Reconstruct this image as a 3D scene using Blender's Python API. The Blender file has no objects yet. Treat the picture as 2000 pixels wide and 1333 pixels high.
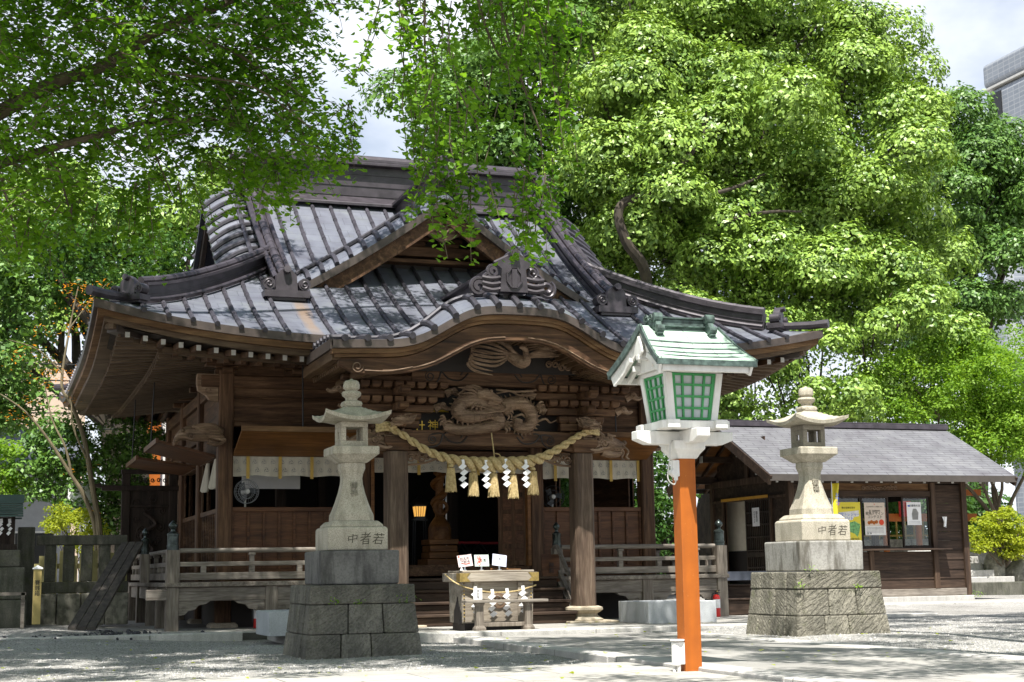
import bpy, bmesh, math, random
import numpy as np
from mathutils import Vector, Matrix

# ------------------------------------------------------------------ camera, sky, sun, exposure
S = bpy.context.scene
C = bpy.context.collection
rad = math.radians
rnd = random.Random(7)

PITCH, ROLL, YAW = rad(8.85), -0.0152, rad(19.3)
fw = Vector((math.sin(YAW)*math.cos(PITCH), math.cos(YAW)*math.cos(PITCH), math.sin(PITCH)))
rt = Vector((math.cos(YAW), -math.sin(YAW), 0)); up = rt.cross(fw)
r2 = rt*math.cos(ROLL)+up*math.sin(ROLL); u2 = up*math.cos(ROLL)-rt*math.sin(ROLL)
cam = bpy.data.objects.new('camera', bpy.data.cameras.new('camera')); C.objects.link(cam)
cam.matrix_world = Matrix(((r2.x, u2.x, -fw.x, 0), (r2.y, u2.y, -fw.y, 0), (r2.z, u2.z, -fw.z, 1.0), (0, 0, 0, 1)))
cam.data.lens = 36*2900/2000; cam.data.sensor_width = 36; cam.data.clip_end = 2000; cam.data.clip_start = 0.1
S.camera = cam

SUN_EL, SUN_AZ = rad(64), rad(20)          # azimuth measured from -Y towards -X
sdir = Vector((-math.sin(SUN_AZ)*math.cos(SUN_EL), -math.cos(SUN_AZ)*math.cos(SUN_EL), math.sin(SUN_EL)))
sun = bpy.data.objects.new('sun', bpy.data.lights.new('sun', 'SUN')); C.objects.link(sun)
sun.rotation_euler = sdir.to_track_quat('Z', 'Y').to_euler()
sun.data.energy = 5.0; sun.data.angle = rad(0.53); sun.data.color = (1, 0.965, 0.91)

W = bpy.data.worlds.new('World'); S.world = W; W.use_nodes = True
nt = W.node_tree; nt.nodes.clear()
def N(t, ty, **kw):
    n = t.nodes.new(ty)
    for k, v in kw.items(): setattr(n, k, v)
    return n
out = N(nt, 'ShaderNodeOutputWorld'); bg = N(nt, 'ShaderNodeBackground'); bg.inputs[1].default_value = 0.043
sky = N(nt, 'ShaderNodeTexSky', sky_type='NISHITA'); sky.sun_disc = False
sky.sun_elevation = SUN_EL; sky.sun_rotation = rad(180)+SUN_AZ; sky.air_density = 1.0; sky.dust_density = 1.6; sky.ozone_density = 1.0
tc = N(nt, 'ShaderNodeTexCoord'); mp = N(nt, 'ShaderNodeMapping'); mp.inputs['Scale'].default_value = (1, 1, 1.7); mp.inputs['Location'].default_value = (0.2, 0.35, 0.1)
nz = N(nt, 'ShaderNodeTexNoise'); nz.inputs['Scale'].default_value = 2.6; nz.inputs['Detail'].default_value = 7; nz.inputs['Roughness'].default_value = 0.55
cr = N(nt, 'ShaderNodeValToRGB'); cr.color_ramp.elements[0].position = 0.40; cr.color_ramp.elements[1].position = 0.60; cr.color_ramp.elements[0].color = (0.22,0.22,0.22,1)
mx = N(nt, 'ShaderNodeMix', data_type='RGBA'); mx.inputs['B'].default_value = (14.6, 15.2, 16.4, 1)
L = nt.links.new
L(tc.outputs['Generated'], mp.inputs[0]); L(mp.outputs[0], nz.inputs['Vector']); L(nz.outputs[0], cr.inputs[0])
sz = N(nt,'ShaderNodeSeparateXYZ'); L(tc.outputs['Generated'], sz.inputs[0]); mr = N(nt,'ShaderNodeMapRange'); mr.inputs['From Min'].default_value = 0.42; mr.inputs['From Max'].default_value = 0.66; mr.inputs['To Min'].default_value = 1.0; mr.inputs['To Max'].default_value = 0.08; L(sz.outputs[2], mr.inputs['Value'])
fm = N(nt,'ShaderNodeMath', operation='MULTIPLY'); L(cr.outputs[0], fm.inputs[0]); L(mr.outputs[0], fm.inputs[1]); L(fm.outputs[0], mx.inputs['Factor']); sb = N(nt,'ShaderNodeVectorMath', operation='SCALE'); sb.inputs['Scale'].default_value = 1.7; L(sky.outputs[0], sb.inputs[0]); L(sb.outputs[0], mx.inputs['A']); L(mx.outputs['Result'], bg.inputs[0]); L(bg.outputs[0], out.inputs[0])

S.view_settings.view_transform = 'Standard'; S.view_settings.look = 'None'; S.view_settings.gamma = 1; S.view_settings.exposure = 1.0
S.render.engine = 'CYCLES'
S.cycles.use_denoising = True; S.cycles.max_bounces = 6; S.cycles.diffuse_bounces = 4; S.cycles.glossy_bounces = 3
S.cycles.transmission_bounces = 4; S.cycles.transparent_max_bounces = 8; S.cycles.sample_clamp_indirect = 6; S.cycles.caustics_reflective = False; S.cycles.caustics_refractive = False

# ------------------------------------------------------------------ mesh helpers
class G:
    """collects shapes; build() links them as ONE mesh object"""
    def __init__(s): s.v = []; s.f = []; s.M = None; s.cuts = []
    def cut(s): s.cuts.append((len(s.v), len(s.f))); return s
    def add(s, vs, fs):
        b = len(s.v)
        if s.M is not None: vs = [s.M @ Vector(p) for p in vs]
        s.v += [tuple(p) for p in vs]; s.f += [tuple(i+b for i in f) for f in fs]; return s
    def box(s, x0, x1, y0, y1, z0, z1):
        return s.add([(x0,y0,z0),(x1,y0,z0),(x1,y1,z0),(x0,y1,z0),(x0,y0,z1),(x1,y0,z1),(x1,y1,z1),(x0,y1,z1)],
                     [(0,3,2,1),(4,5,6,7),(0,1,5,4),(1,2,6,5),(2,3,7,6),(3,0,4,7)])
    def cbox(s, c, d, rz=0, rx=0, ry=0):
        m = Matrix.Translation(c) @ Matrix.Rotation(rz,4,'Z') @ Matrix.Rotation(ry,4,'Y') @ Matrix.Rotation(rx,4,'X')
        a, b, e = d[0]/2, d[1]/2, d[2]/2
        vs = [m @ Vector(p) for p in ((-a,-b,-e),(a,-b,-e),(a,b,-e),(-a,b,-e),(-a,-b,e),(a,-b,e),(a,b,e),(-a,b,e))]
        return s.add(vs, [(0,3,2,1),(4,5,6,7),(0,1,5,4),(1,2,6,5),(2,3,7,6),(3,0,4,7)])
    def bar(s, p, q, w, h, upv=(0,0,1)):
        """box beam from p to q, w across, h along up"""
        p, q = Vector(p), Vector(q); d = (q-p).normalized(); u = Vector(upv)
        x = d.cross(u)
        if x.length < 1e-4: x = d.cross(Vector((1,0,0)))
        x.normalize(); u = x.cross(d)
        vs = []
        for e in (p, q): vs += [e-x*w/2-u*h/2, e+x*w/2-u*h/2, e+x*w/2+u*h/2, e-x*w/2+u*h/2]
        return s.add(vs, [(0,1,2,3),(7,6,5,4),(0,4,5,1),(1,5,6,2),(2,6,7,3),(3,7,4,0)])
    def tube(s, pts, r, n=8, cap=True, flat=1.0):
        pts = [Vector(p) for p in pts]; k = len(pts)
        rs = [r]*k if not hasattr(r, '__len__') else list(r)
        vs = []; u = None
        for i, p in enumerate(pts):
            d = (pts[min(i+1,k-1)]-pts[max(i-1,0)])
            if d.length < 1e-9: d = Vector((0,0,1))
            d.normalize()
            if u is None:
                u = d.cross(Vector((0,0,1)))
                if u.length < 1e-3: u = d.cross(Vector((0,1,0)))
                u.normalize()
            else:
                u = (u - d*u.dot(d))
                if u.length < 1e-6: u = d.orthogonal()
                u.normalize()
            w = d.cross(u)
            for j in range(n):
                a = 2*math.pi*j/n
                vs.append(p + (u*math.cos(a) + w*math.sin(a)*flat)*rs[i])
        fs = [(i*n+j, i*n+(j+1)%n, (i+1)*n+(j+1)%n, (i+1)*n+j) for i in range(k-1) for j in range(n)]
        if cap: fs += [tuple(range(n-1,-1,-1)), tuple((k-1)*n+j for j in range(n))]
        return s.add(vs, fs)
    def lathe(s, prof, c=(0,0,0), n=16, a0=0.0, cap=True):
        vs = []; k = len(prof)
        for r, z in prof:
            for j in range(n):
                a = a0+2*math.pi*j/n
                vs.append((c[0]+r*math.cos(a), c[1]+r*math.sin(a), c[2]+z))
        fs = [(i*n+j, i*n+(j+1)%n, (i+1)*n+(j+1)%n, (i+1)*n+j) for i in range(k-1) for j in range(n)]
        if cap: fs += [tuple(range(n-1,-1,-1)), tuple((k-1)*n+j for j in range(n))]
        return s.add(vs, fs)
    def sq(s, prof, c=(0,0,0), ch=0.0):
        """stack of square rings (half side, z); ch = chamfer of the corners"""
        vs = []; k = len(prof)
        for h, z in prof:
            if ch: ring = [(-h+ch,-h),(h-ch,-h),(h,-h+ch),(h,h-ch),(h-ch,h),(-h+ch,h),(-h,h-ch),(-h,-h+ch)]
            else: ring = [(-h,-h),(h,-h),(h,h),(-h,h)]
            vs += [(c[0]+a, c[1]+b, c[2]+z) for a, b in ring]
        n = 8 if ch else 4
        fs = [(i*n+j, i*n+(j+1)%n, (i+1)*n+(j+1)%n, (i+1)*n+j) for i in range(k-1) for j in range(n)]
        fs += [tuple(range(n-1,-1,-1)), tuple((k-1)*n+j for j in range(n))]
        return s.add(vs, fs)
    def grid(s, fn, nu, nv, thick=None):
        vs = [fn(i/nu, j/nv) for j in range(nv+1) for i in range(nu+1)]
        w = nu+1
        fs = [(j*w+i, j*w+i+1, (j+1)*w+i+1, (j+1)*w+i) for j in range(nv) for i in range(nu)]
        if thick is not None:
            t = Vector(thick); m = len(vs)
            vs2 = [tuple(Vector(p)+t) for p in vs]
            fs2 = [tuple(i+m for i in reversed(f)) for f in fs]
            ring = [i for i in range(nu+1)] + [j*w+nu for j in range(1,nv+1)] + [nv*w+i for i in range(nu-1,-1,-1)] + [j*w for j in range(nv-1,0,-1)]
            sd = [(ring[i], ring[i-1], ring[i-1]+m, ring[i]+m) for i in range(len(ring))]
            return s.add(list(vs)+vs2, fs+fs2+sd)
        return s.add(vs, fs)
    def ext(s, poly, axis, a, b):
        """extrude a closed 2-D outline along an axis: 'y' takes (x,z), 'x' takes (y,z), 'z' takes (x,y)"""
        n = len(poly)
        mk = {'y': lambda p, t: (p[0], t, p[1]), 'x': lambda p, t: (t, p[0], p[1]), 'z': lambda p, t: (p[0], p[1], t)}[axis]
        vs = [mk(p, a) for p in poly]+[mk(p, b) for p in poly]
        return s.add(vs, [tuple(range(n)), tuple(range(2*n-1, n-1, -1))]+[(i, i+n, (i+1)%n+n, (i+1)%n) for i in range(n)])
    def ball(s, c, r, n=10, m=6, sc=(1,1,1)):
        prof = [(max(1e-4, math.sin(math.pi*i/m)), -math.cos(math.pi*i/m)) for i in range(m+1)]
        vs = []
        for a, z in prof:
            for j in range(n):
                t = 2*math.pi*j/n; vs.append((c[0]+r*a*math.cos(t)*sc[0], c[1]+r*a*math.sin(t)*sc[1], c[2]+r*z*sc[2]))
        fs = [(i*n+j, i*n+(j+1)%n, (i+1)*n+(j+1)%n, (i+1)*n+j) for i in range(m) for j in range(n)]
        return s.add(vs, fs)
    def spiral(s, c, R, turns, r, plane='xz', a0=0, sgn=1, grow=0.25, n=5, taper=True):
        k = int(turns*14)+2; pts = []; rs = []
        for i in range(k):
            t = i/(k-1); a = a0+sgn*t*turns*2*math.pi; q = R*(1-(1-grow)*t)
            p = (q*math.cos(a), q*math.sin(a))
            pts.append({'xz': (c[0]+p[0], c[1], c[2]+p[1]), 'yz': (c[0], c[1]+p[0], c[2]+p[1])}[plane]); rs.append(r*(0.55+0.45*t if taper else 1))
        return s.tube(pts, rs, n)

def root_loc(o):
    while o.parent: o = o.parent
    return Vector(o.get('_loc', (0, 0, 0)))
def build(name, g, m, parent=None, smooth=False, bevel=0.0, seg=1, fix=True, kind=None, label=None):
    if g.cuts:                                   # one object for each marked piece
        cs = [(0,0)]+g.cuts+[(len(g.v),len(g.f))]; r = None
        for (v0,f0),(v1,f1) in zip(cs, cs[1:]):
            if f1 > f0:
                q = G(); q.v = g.v[v0:v1]; q.f = [tuple(i-v0 for i in f) for f in g.f[f0:f1]]
                r = build(name, q, m, parent, smooth, bevel, seg, fix, kind, label)
        return r
    me = bpy.data.meshes.new(name); off = root_loc(parent) if parent else Vector((0,0,0))
    me.from_pydata([tuple(Vector(p)-off) for p in g.v], [], g.f)
    if fix:
        bm = bmesh.new(); bm.from_mesh(me); bmesh.ops.recalc_face_normals(bm, faces=bm.faces); bm.to_mesh(me); bm.free()
    me.materials.append(m)
    if smooth:
        me.polygons.foreach_set('use_smooth', [True]*len(me.polygons))
        try: me.set_sharp_from_angle(angle=rad(40))
        except Exception: pass
    me.update()
    o = bpy.data.objects.new(name, me); C.objects.link(o)
    if parent: o.parent = parent
    if bevel:
        b = o.modifiers.new('bevel', 'BEVEL'); b.width = bevel; b.segments = seg; b.limit_method = 'ANGLE'; b.angle_limit = rad(35)
    if kind: o['kind'] = kind
    if label: o['label'] = label
    return o
def tag(o, label, cat, group=None, kind=None):
    o['label'] = label; o['category'] = cat
    if group: o['group'] = group
    if kind: o['kind'] = kind
    return o
def thing(name, label, cat, loc=(0,0,0), group=None):
    o = bpy.data.objects.new(name, None); C.objects.link(o); o.empty_display_size = 0.2
    o.location = loc; o['_loc'] = tuple(loc)
    return tag(o, label, cat, group)
def copy_tree(o, parent=None):
    c = o.copy(); C.objects.link(c)
    if parent: c.parent = parent
    for ch in list(o.children): copy_tree(ch, c)
    return c
def text_g(body, size, depth=0.003, align='CENTER', line=1.0):
    """lettering as mesh data in its own x/y plane"""
    cu = bpy.data.curves.new('lettering', 'FONT'); cu.body = body; cu.size = size; cu.extrude = depth; cu.align_x = align; cu.align_y = 'CENTER'; cu.space_line = line; cu.resolution_u = 3
    o = bpy.data.objects.new('lettering', cu); C.objects.link(o); bpy.context.view_layer.update()
    me = bpy.data.meshes.new_from_object(o.evaluated_get(bpy.context.evaluated_depsgraph_get()))
    g = G(); g.v = [tuple(v.co) for v in me.vertices]; g.f = [tuple(p.vertices) for p in me.polygons]
    bpy.data.objects.remove(o); bpy.data.curves.remove(cu); bpy.data.meshes.remove(me)
    return g
def letters(body, size, m, parent, M, depth=0.003, line=1.0, name='lettering'):
    t = text_g(body, size, depth, line=line); g = G(); g.M = M; g.add(t.v, t.f)
    return build(name, g, m, parent, fix=False)
def face_front(x, y, z): return Matrix.Translation((x, y, z)) @ Matrix.Rotation(rad(90), 4, 'X')      # reads from -Y
def face_left(x, y, z): return Matrix.Translation((x, y, z)) @ Matrix.Rotation(rad(-90), 4, 'Z') @ Matrix.Rotation(rad(90), 4, 'X')   # reads from -X
def lerp(a, b, t): return a+(b-a)*t
def smoothstep(a, b, x):
    t = min(1, max(0, (x-a)/(b-a))); return t*t*(3-2*t)
def path_interp(pts, n):
    """Catmull-Rom through pts"""
    P = [Vector(p) for p in pts]; res = []
    for i in range(len(P)-1):
        a, b, c, d = P[max(i-1,0)], P[i], P[i+1], P[min(i+2,len(P)-1)]
        for k in range(n):
            t = k/n
            res.append(0.5*((2*b)+(c-a)*t+(2*a-5*b+4*c-d)*t*t+(3*b-a-3*c+d)*t**3))
    return res+[P[-1]]

# ------------------------------------------------------------------ materials
def newmat(name):
    m = bpy.data.materials.new(name); m.use_nodes = True; t = m.node_tree
    return m, t, t.nodes['Principled BSDF'], t.links.new
def ramp(t, cols):
    r = N(t, 'ShaderNodeValToRGB'); e = r.color_ramp.elements
    while len(e) < len(cols): e.new(0.5)
    for k, (p, c) in enumerate(cols): e[k].position = p; e[k].color = (*c, 1)
    return r
def noise(t, vec, scale, detail=4, rough=0.55, dist=0):
    n = N(t, 'ShaderNodeTexNoise'); n.inputs['Scale'].default_value = scale; n.inputs['Detail'].default_value = detail
    n.inputs['Roughness'].default_value = rough; n.inputs['Distortion'].default_value = dist
    t.links.new(vec, n.inputs['Vector']); return n
def coords(t, scale=(1,1,1), rot=(0,0,0), kind='pos'):
    mp = N(t, 'ShaderNodeMapping'); mp.inputs['Scale'].default_value = scale; mp.inputs['Rotation'].default_value = rot
    if kind == 'pos': t.links.new(N(t, 'ShaderNodeNewGeometry').outputs['Position'], mp.inputs[0])
    else: t.links.new(N(t, 'ShaderNodeTexCoord').outputs['Object'], mp.inputs[0])
    return mp.outputs[0]
def mixc(t, fac, a, b, mode='MIX'):
    m = N(t, 'ShaderNodeMix', data_type='RGBA', blend_type=mode)
    for k, v in (('Factor', fac), ('A', a), ('B', b)):
        s = [i for i in m.inputs if i.name == k and (i.type == ('VALUE' if k == 'Factor' else 'RGBA'))][0]
        if isinstance(v, (int, float)): s.default_value = v
        elif isinstance(v, tuple): s.default_value = (*v, 1)
        else: t.links.new(v, s)
    return [o for o in m.outputs if o.type == 'RGBA'][0]
def bump(t, b, h, strength=0.4, dist=0.01):
    n = N(t, 'ShaderNodeBump'); n.inputs['Strength'].default_value = strength; n.inputs['Distance'].default_value = dist
    t.links.new(h, n.inputs['Height']); t.links.new(n.outputs[0], b.inputs['Normal']); return n
def plain(name, col, rough=0.5, metal=0.0, var=0.12, scale=6.0, bmp=0.0, spec=0.5):
    m, t, b, l = newmat(name); v = coords(t)
    n = noise(t, v, scale, 5)
    d = tuple(c*(1-var*1.6) for c in col); h = tuple(min(1, c*(1+var)) for c in col)
    r = ramp(t, [(0.3, d), (0.7, h)]); l(n.outputs[0], r.inputs[0]); l(r.outputs[0], b.inputs['Base Color'])
    b.inputs['Roughness'].default_value = rough; b.inputs['Metallic'].default_value = metal; b.inputs['Specular IOR Level'].default_value = spec
    if bmp: bump(t, b, noise(t, v, scale*8, 4).outputs[0], bmp, 0.01)
    return m
def wood(name, dark, mid, light, axis='x', rough=0.7, freq=9.0, spec=0.3, bmp=0.35):
    m, t, b, l = newmat(name); s = {'x': (0.09,1,1), 'y': (1,0.09,1), 'z': (1,1,0.07)}[axis]
    v = coords(t, s)
    n = noise(t, v, freq, 6, 0.62, 0.7); n2 = noise(t, v, freq*5, 3, 0.6)
    big = noise(t, coords(t), 1.1, 3)
    r = ramp(t, [(0.28, dark), (0.5, mid), (0.74, light)]); l(n.outputs[0], r.inputs[0])
    r2 = ramp(t, [(0.35, (0.6,0.58,0.56)), (0.6, (1,1,1))]); l(n2.outputs[0], r2.inputs[0])
    c = mixc(t, 0.8, r.outputs[0], r2.outputs[0], 'MULTIPLY')
    r3 = ramp(t, [(0.3, (0.62,0.6,0.6)), (0.7, (1.15,1.12,1.08))]); l(big.outputs[0], r3.inputs[0])
    c = mixc(t, 0.9, c, r3.outputs[0], 'MULTIPLY')
    l(c, b.inputs['Base Color']); b.inputs['Roughness'].default_value = rough; b.inputs['Specular IOR Level'].default_value = spec
    bump(t, b, n2.outputs[0], bmp, 0.008); return m
def stone(name, dark, light, speck=60.0, spec_amt=0.5, stain=(0.5,0.5,0.5), stain_amt=0.5, chisel=0.0, moss=0.0, bmp=0.3):
    m, t, b, l = newmat(name); v = coords(t, kind='obj')
    big = noise(t, v, 2.2, 6, 0.62, 0.4); fine = noise(t, v, speck, 3, 0.6)
    r = ramp(t, [(0.32, dark), (0.68, light)]); l(big.outputs[0], r.inputs[0])
    r2 = ramp(t, [(0.38, (1-spec_amt,)*3), (0.56, (1,1,1))]); l(fine.outputs[0], r2.inputs[0])
    c = mixc(t, 0.75, r.outputs[0], r2.outputs[0], 'MULTIPLY')
    st = noise(t, coords(t, (2.2,2.2,0.4), kind='obj'), 3.2, 6, 0.66)
    r3 = ramp(t, [(0.46, (0,0,0)), (0.62, (1,1,1))]); l(st.outputs[0], r3.inputs[0])
    f = N(t, 'ShaderNodeMath', operation='MULTIPLY'); f.inputs[1].default_value = stain_amt; l(r3.outputs[0], f.inputs[0])
    c = mixc(t, f.outputs[0], c, stain)
    if moss:
        ms = noise(t, v, 5.5, 5, 0.65); r4 = ramp(t, [(0.56, (0,0,0)), (0.7, (moss,moss,moss))]); l(ms.outputs[0], r4.inputs[0])
        c = mixc(t, r4.outputs[0], c, (0.09,0.105,0.035))
    l(c, b.inputs['Base Color']); b.inputs['Roughness'].default_value = 0.9; b.inputs['Specular IOR Level'].default_value = 0.25
    h = fine.outputs[0]
    if chisel:
        # short tooling marks: noise stretched along a slanting direction that differs from block to block
        gi = N(t,'ShaderNodeNewGeometry'); sx = N(t,'ShaderNodeSeparateXYZ'); l(v, sx.inputs[0]); ad = N(t,'ShaderNodeMath',operation='ADD'); l(sx.outputs[0],ad.inputs[0]); l(sx.outputs[1],ad.inputs[1])
        cx = N(t,'ShaderNodeCombineXYZ'); l(ad.outputs[0],cx.inputs[0]); l(sx.outputs[2],cx.inputs[2]); off = N(t,'ShaderNodeMath',operation='MULTIPLY'); off.inputs[1].default_value = 41; l(gi.outputs['Random Per Island'],off.inputs[0]); l(off.outputs[0],cx.inputs[1])
        vr = N(t,'ShaderNodeVectorRotate',rotation_type='Y_AXIS'); an = N(t,'ShaderNodeMapRange'); l(gi.outputs['Random Per Island'],an.inputs['Value']); an.inputs['To Min'].default_value = 0.35; an.inputs['To Max'].default_value = 1.0; l(an.outputs[0],vr.inputs['Angle']); l(cx.outputs[0],vr.inputs['Vector'])
        ms_ = N(t,'ShaderNodeMapping'); ms_.inputs['Scale'].default_value = (6,1,30); l(vr.outputs[0],ms_.inputs[0]); tk = noise(t, ms_.outputs[0], 1.0, 3, 0.6, 0.3)
        tr_ = ramp(t,[(0.40,(0,0,0)),(0.56,(1,1,1))]); l(tk.outputs[0],tr_.inputs[0])
        tone = N(t,'ShaderNodeMapRange'); l(gi.outputs['Random Per Island'],tone.inputs['Value']); tone.inputs['To Min'].default_value = 0.75; tone.inputs['To Max'].default_value = 1.2; tcb = N(t,'ShaderNodeCombineColor'); [l(tone.outputs[0], tcb.inputs[k]) for k in range(3)]
        c = mixc(t, 1.0, c, tcb.outputs[0], 'MULTIPLY'); l(c, b.inputs['Base Color'])
        a2 = N(t,'ShaderNodeMath',operation='MULTIPLY_ADD'); l(noise(t, v, 11, 5, 0.7).outputs[0],a2.inputs[0]); a2.inputs[1].default_value = 1.6; l(tr_.outputs[0],a2.inputs[2]); bump(t, b, a2.outputs[0], chisel, 0.022)
    else: bump(t, b, h, bmp, 0.006)
    return m

M = {}
M['wood_x'] = wood('aged_wood_x', (0.0260,0.0130,0.0068), (0.1089,0.0562,0.0281), (0.2483,0.1466,0.0811), 'x')
M['wood_y'] = wood('aged_wood_y', (0.0260,0.0130,0.0068), (0.1027,0.0530,0.0264), (0.2292,0.1354,0.0749), 'y')
M['wood_z'] = wood('aged_wood_z', (0.0279,0.0136,0.0068), (0.1069,0.0557,0.0283), (0.2188,0.1302,0.0749), 'z')
M['wood_pillar'] = wood('weathered_pillar_wood', (0.0680,0.0440,0.0304), (0.1360,0.0944,0.0656), (0.2400,0.1840,0.1360), 'z', freq=13)
M['wood_red'] = wood('reddish_panel_wood', (0.0488,0.0195,0.0083), (0.1294,0.0561,0.0242), (0.1898,0.0906,0.0431), 'x', rough=0.55)
M['wood_warm'] = wood('warm_fascia_wood', (0.0744,0.0341,0.0136), (0.1860,0.1023,0.0465), (0.2852,0.1798,0.0930), 'x', freq=7)
M['wood_warm_y'] = wood('warm_rafter_wood', (0.0600,0.0330,0.0162), (0.1440,0.0870,0.0450), (0.2160,0.1440,0.0840), 'y', freq=7)
M['wood_raft'] = wood('eave_rafter_wood', (0.0600,0.0390,0.0240), (0.1320,0.0900,0.0570), (0.2160,0.1620,0.1080), 'x', freq=8)
M['wood_amber'] = wood('amber_shutter_wood', (0.1040,0.0416,0.0112), (0.2160,0.0920,0.0240), (0.2880,0.1360,0.0440), 'x', rough=0.5)
M['wood_grey'] = wood('weathered_grey_wood', (0.1280,0.1080,0.0880), (0.2400,0.2160,0.1840), (0.3520,0.3200,0.2800), 'x', freq=11)
M['wood_grey_y'] = wood('weathered_grey_wood_y', (0.1200,0.1000,0.0800), (0.2240,0.2000,0.1680), (0.3360,0.3040,0.2640), 'y', freq=11)
M['wood_grey_z'] = wood('weathered_grey_post', (0.1200,0.1000,0.0800), (0.2240,0.1960,0.1640), (0.3360,0.3040,0.2560), 'z', freq=11)
M['wood_pale'] = wood('pale_box_wood', (0.22,0.19,0.15), (0.37,0.33,0.27), (0.52,0.48,0.41), 'x', freq=8)
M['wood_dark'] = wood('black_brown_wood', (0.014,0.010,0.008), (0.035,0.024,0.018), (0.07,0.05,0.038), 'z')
M['wood_carve'] = wood('carved_wood', (0.0660,0.0418,0.0264), (0.2310,0.1540,0.1008), (0.4200,0.3080,0.2170), 'x', freq=14)
M['wood_kiosk'] = wood('kiosk_board_wood', (0.0187,0.0119,0.0076), (0.0553,0.0340,0.0221), (0.1105,0.0748,0.0510), 'x')
M['wood_kiosk_z'] = wood('kiosk_post_wood', (0.03,0.018,0.011), (0.085,0.052,0.033), (0.16,0.11,0.075), 'z')
M['plank_wood'] = plain('dark_plank_wood', (0.062,0.052,0.043), 0.8, var=0.35, scale=14, bmp=0.4)
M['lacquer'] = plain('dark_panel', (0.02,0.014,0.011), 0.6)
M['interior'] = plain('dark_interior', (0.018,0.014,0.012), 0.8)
M['white_paint'] = None
M['white_chalk'] = plain('white_rafter_end', (0.50,0.49,0.46), 0.8, var=0.10)
M['green_paint'] = plain('green_paint', (0.035,0.27,0.075), 0.45, var=0.10)
def painted(name, col, rough, grime, streak=0.35, chip=0.5, chipc=(0.6,0.45,0.3)):
    """old paint: rain streaks, grime and small chips"""
    m, t, b, l = newmat(name); v = coords(t)
    n = noise(t, coords(t,(14,14,0.9)), 1.0, 6, 0.65); r = ramp(t, [(0.42,(0,0,0)),(0.75,(streak,)*3)]); l(n.outputs[0], r.inputs[0]); c = mixc(t, r.outputs[0], col, grime)
    n2 = noise(t, v, 3.0, 5, 0.6); r2 = ramp(t, [(0.3,(0.82,0.80,0.78)),(0.7,(1.06,1.06,1.05))]); l(n2.outputs[0], r2.inputs[0]); c = mixc(t, 1.0, c, r2.outputs[0], 'MULTIPLY')
    n3 = noise(t, v, 46, 2, 0.5); r3 = ramp(t, [(0.70,(0,0,0)),(0.74,(chip,)*3)]); l(n3.outputs[0], r3.inputs[0]); c = mixc(t, r3.outputs[0], c, chipc)
    l(c, b.inputs['Base Color']); b.inputs['Roughness'].default_value = rough; b.inputs['Specular IOR Level'].default_value = 0.35; bump(t, b, noise(t, v, 30, 3).outputs[0], 0.15, 0.004); return m
M['orange'] = painted('vermilion_paint', (0.41,0.108,0.008), 0.6, (0.25,0.068,0.012), 0.5, 0.35, (0.62,0.30,0.10))
M['white_paint'] = painted('white_paint', (0.78,0.775,0.75), 0.5, (0.42,0.42,0.38), 0.4, 0.25, (0.45,0.44,0.40))
M['glass_frost'] = plain('frosted_pane', (0.46,0.50,0.51), 0.35, var=0.05)
M['brass'] = plain('aged_brass', (0.42,0.30,0.10), 0.4, 0.7, var=0.25, scale=30)
M['iron'] = plain('dark_iron', (0.022,0.021,0.022), 0.45, 0.4)
M['bronze'] = plain('green_black_bronze', (0.06,0.075,0.07), 0.32, 0.75, var=0.35, scale=14)
M['straw'] = None
M['paper'] = plain('white_paper', (0.82,0.82,0.82), 0.8, var=0.03)
M['red'] = plain('fire_red', (0.62,0.025,0.02), 0.35, var=0.08)
M['red_cloth'] = plain('red_cushion_cloth', (0.45,0.04,0.05), 0.9)
M['black'] = plain('black_plastic', (0.015,0.015,0.016), 0.4)
M['ink'] = plain('black_ink', (0.02,0.02,0.022), 0.8, var=0.0)
M['gold'] = plain('gold_leaf', (0.85,0.55,0.08), 0.3, 0.6, var=0.08)
M['grey_plastic'] = plain('grey_plastic', (0.55,0.54,0.50), 0.5, var=0.06)
M['steel'] = plain('pale_steel', (0.62,0.64,0.66), 0.3, 0.8, var=0.08)
M['concrete'] = plain('concrete', (0.47,0.44,0.38), 0.9, var=0.2, scale=9, bmp=0.4)
M['plaster'] = plain('cream_plaster', (0.62,0.57,0.46), 0.9, var=0.06)
M['lantern_stone'] = stone('pale_lantern_granite', (0.40,0.36,0.285), (0.58,0.53,0.43), 70, 0.45, (0.24,0.22,0.165), 0.6)
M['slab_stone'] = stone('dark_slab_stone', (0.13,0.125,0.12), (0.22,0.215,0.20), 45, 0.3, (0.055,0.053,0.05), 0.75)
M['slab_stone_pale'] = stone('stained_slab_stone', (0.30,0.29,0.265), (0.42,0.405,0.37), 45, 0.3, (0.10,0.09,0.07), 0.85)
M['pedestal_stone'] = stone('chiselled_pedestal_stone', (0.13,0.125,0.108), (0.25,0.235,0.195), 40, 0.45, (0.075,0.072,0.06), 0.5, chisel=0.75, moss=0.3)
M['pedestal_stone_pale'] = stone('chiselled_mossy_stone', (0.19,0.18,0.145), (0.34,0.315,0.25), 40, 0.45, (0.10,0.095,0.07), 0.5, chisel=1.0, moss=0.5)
M['granite'] = stone('grey_granite', (0.42,0.44,0.45), (0.55,0.57,0.58), 120, 0.4, (0.3,0.31,0.3), 0.3)
M['fence_stone'] = stone('fence_stone', (0.085,0.083,0.066), (0.165,0.16,0.13), 50, 0.35, (0.04,0.045,0.03), 0.6, moss=0.5)
M['rough_stone'] = stone('rough_wall_stone', (0.22,0.21,0.17), (0.40,0.38,0.32), 9, 0.6, (0.12,0.12,0.09), 0.5, bmp=1.0)
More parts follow.
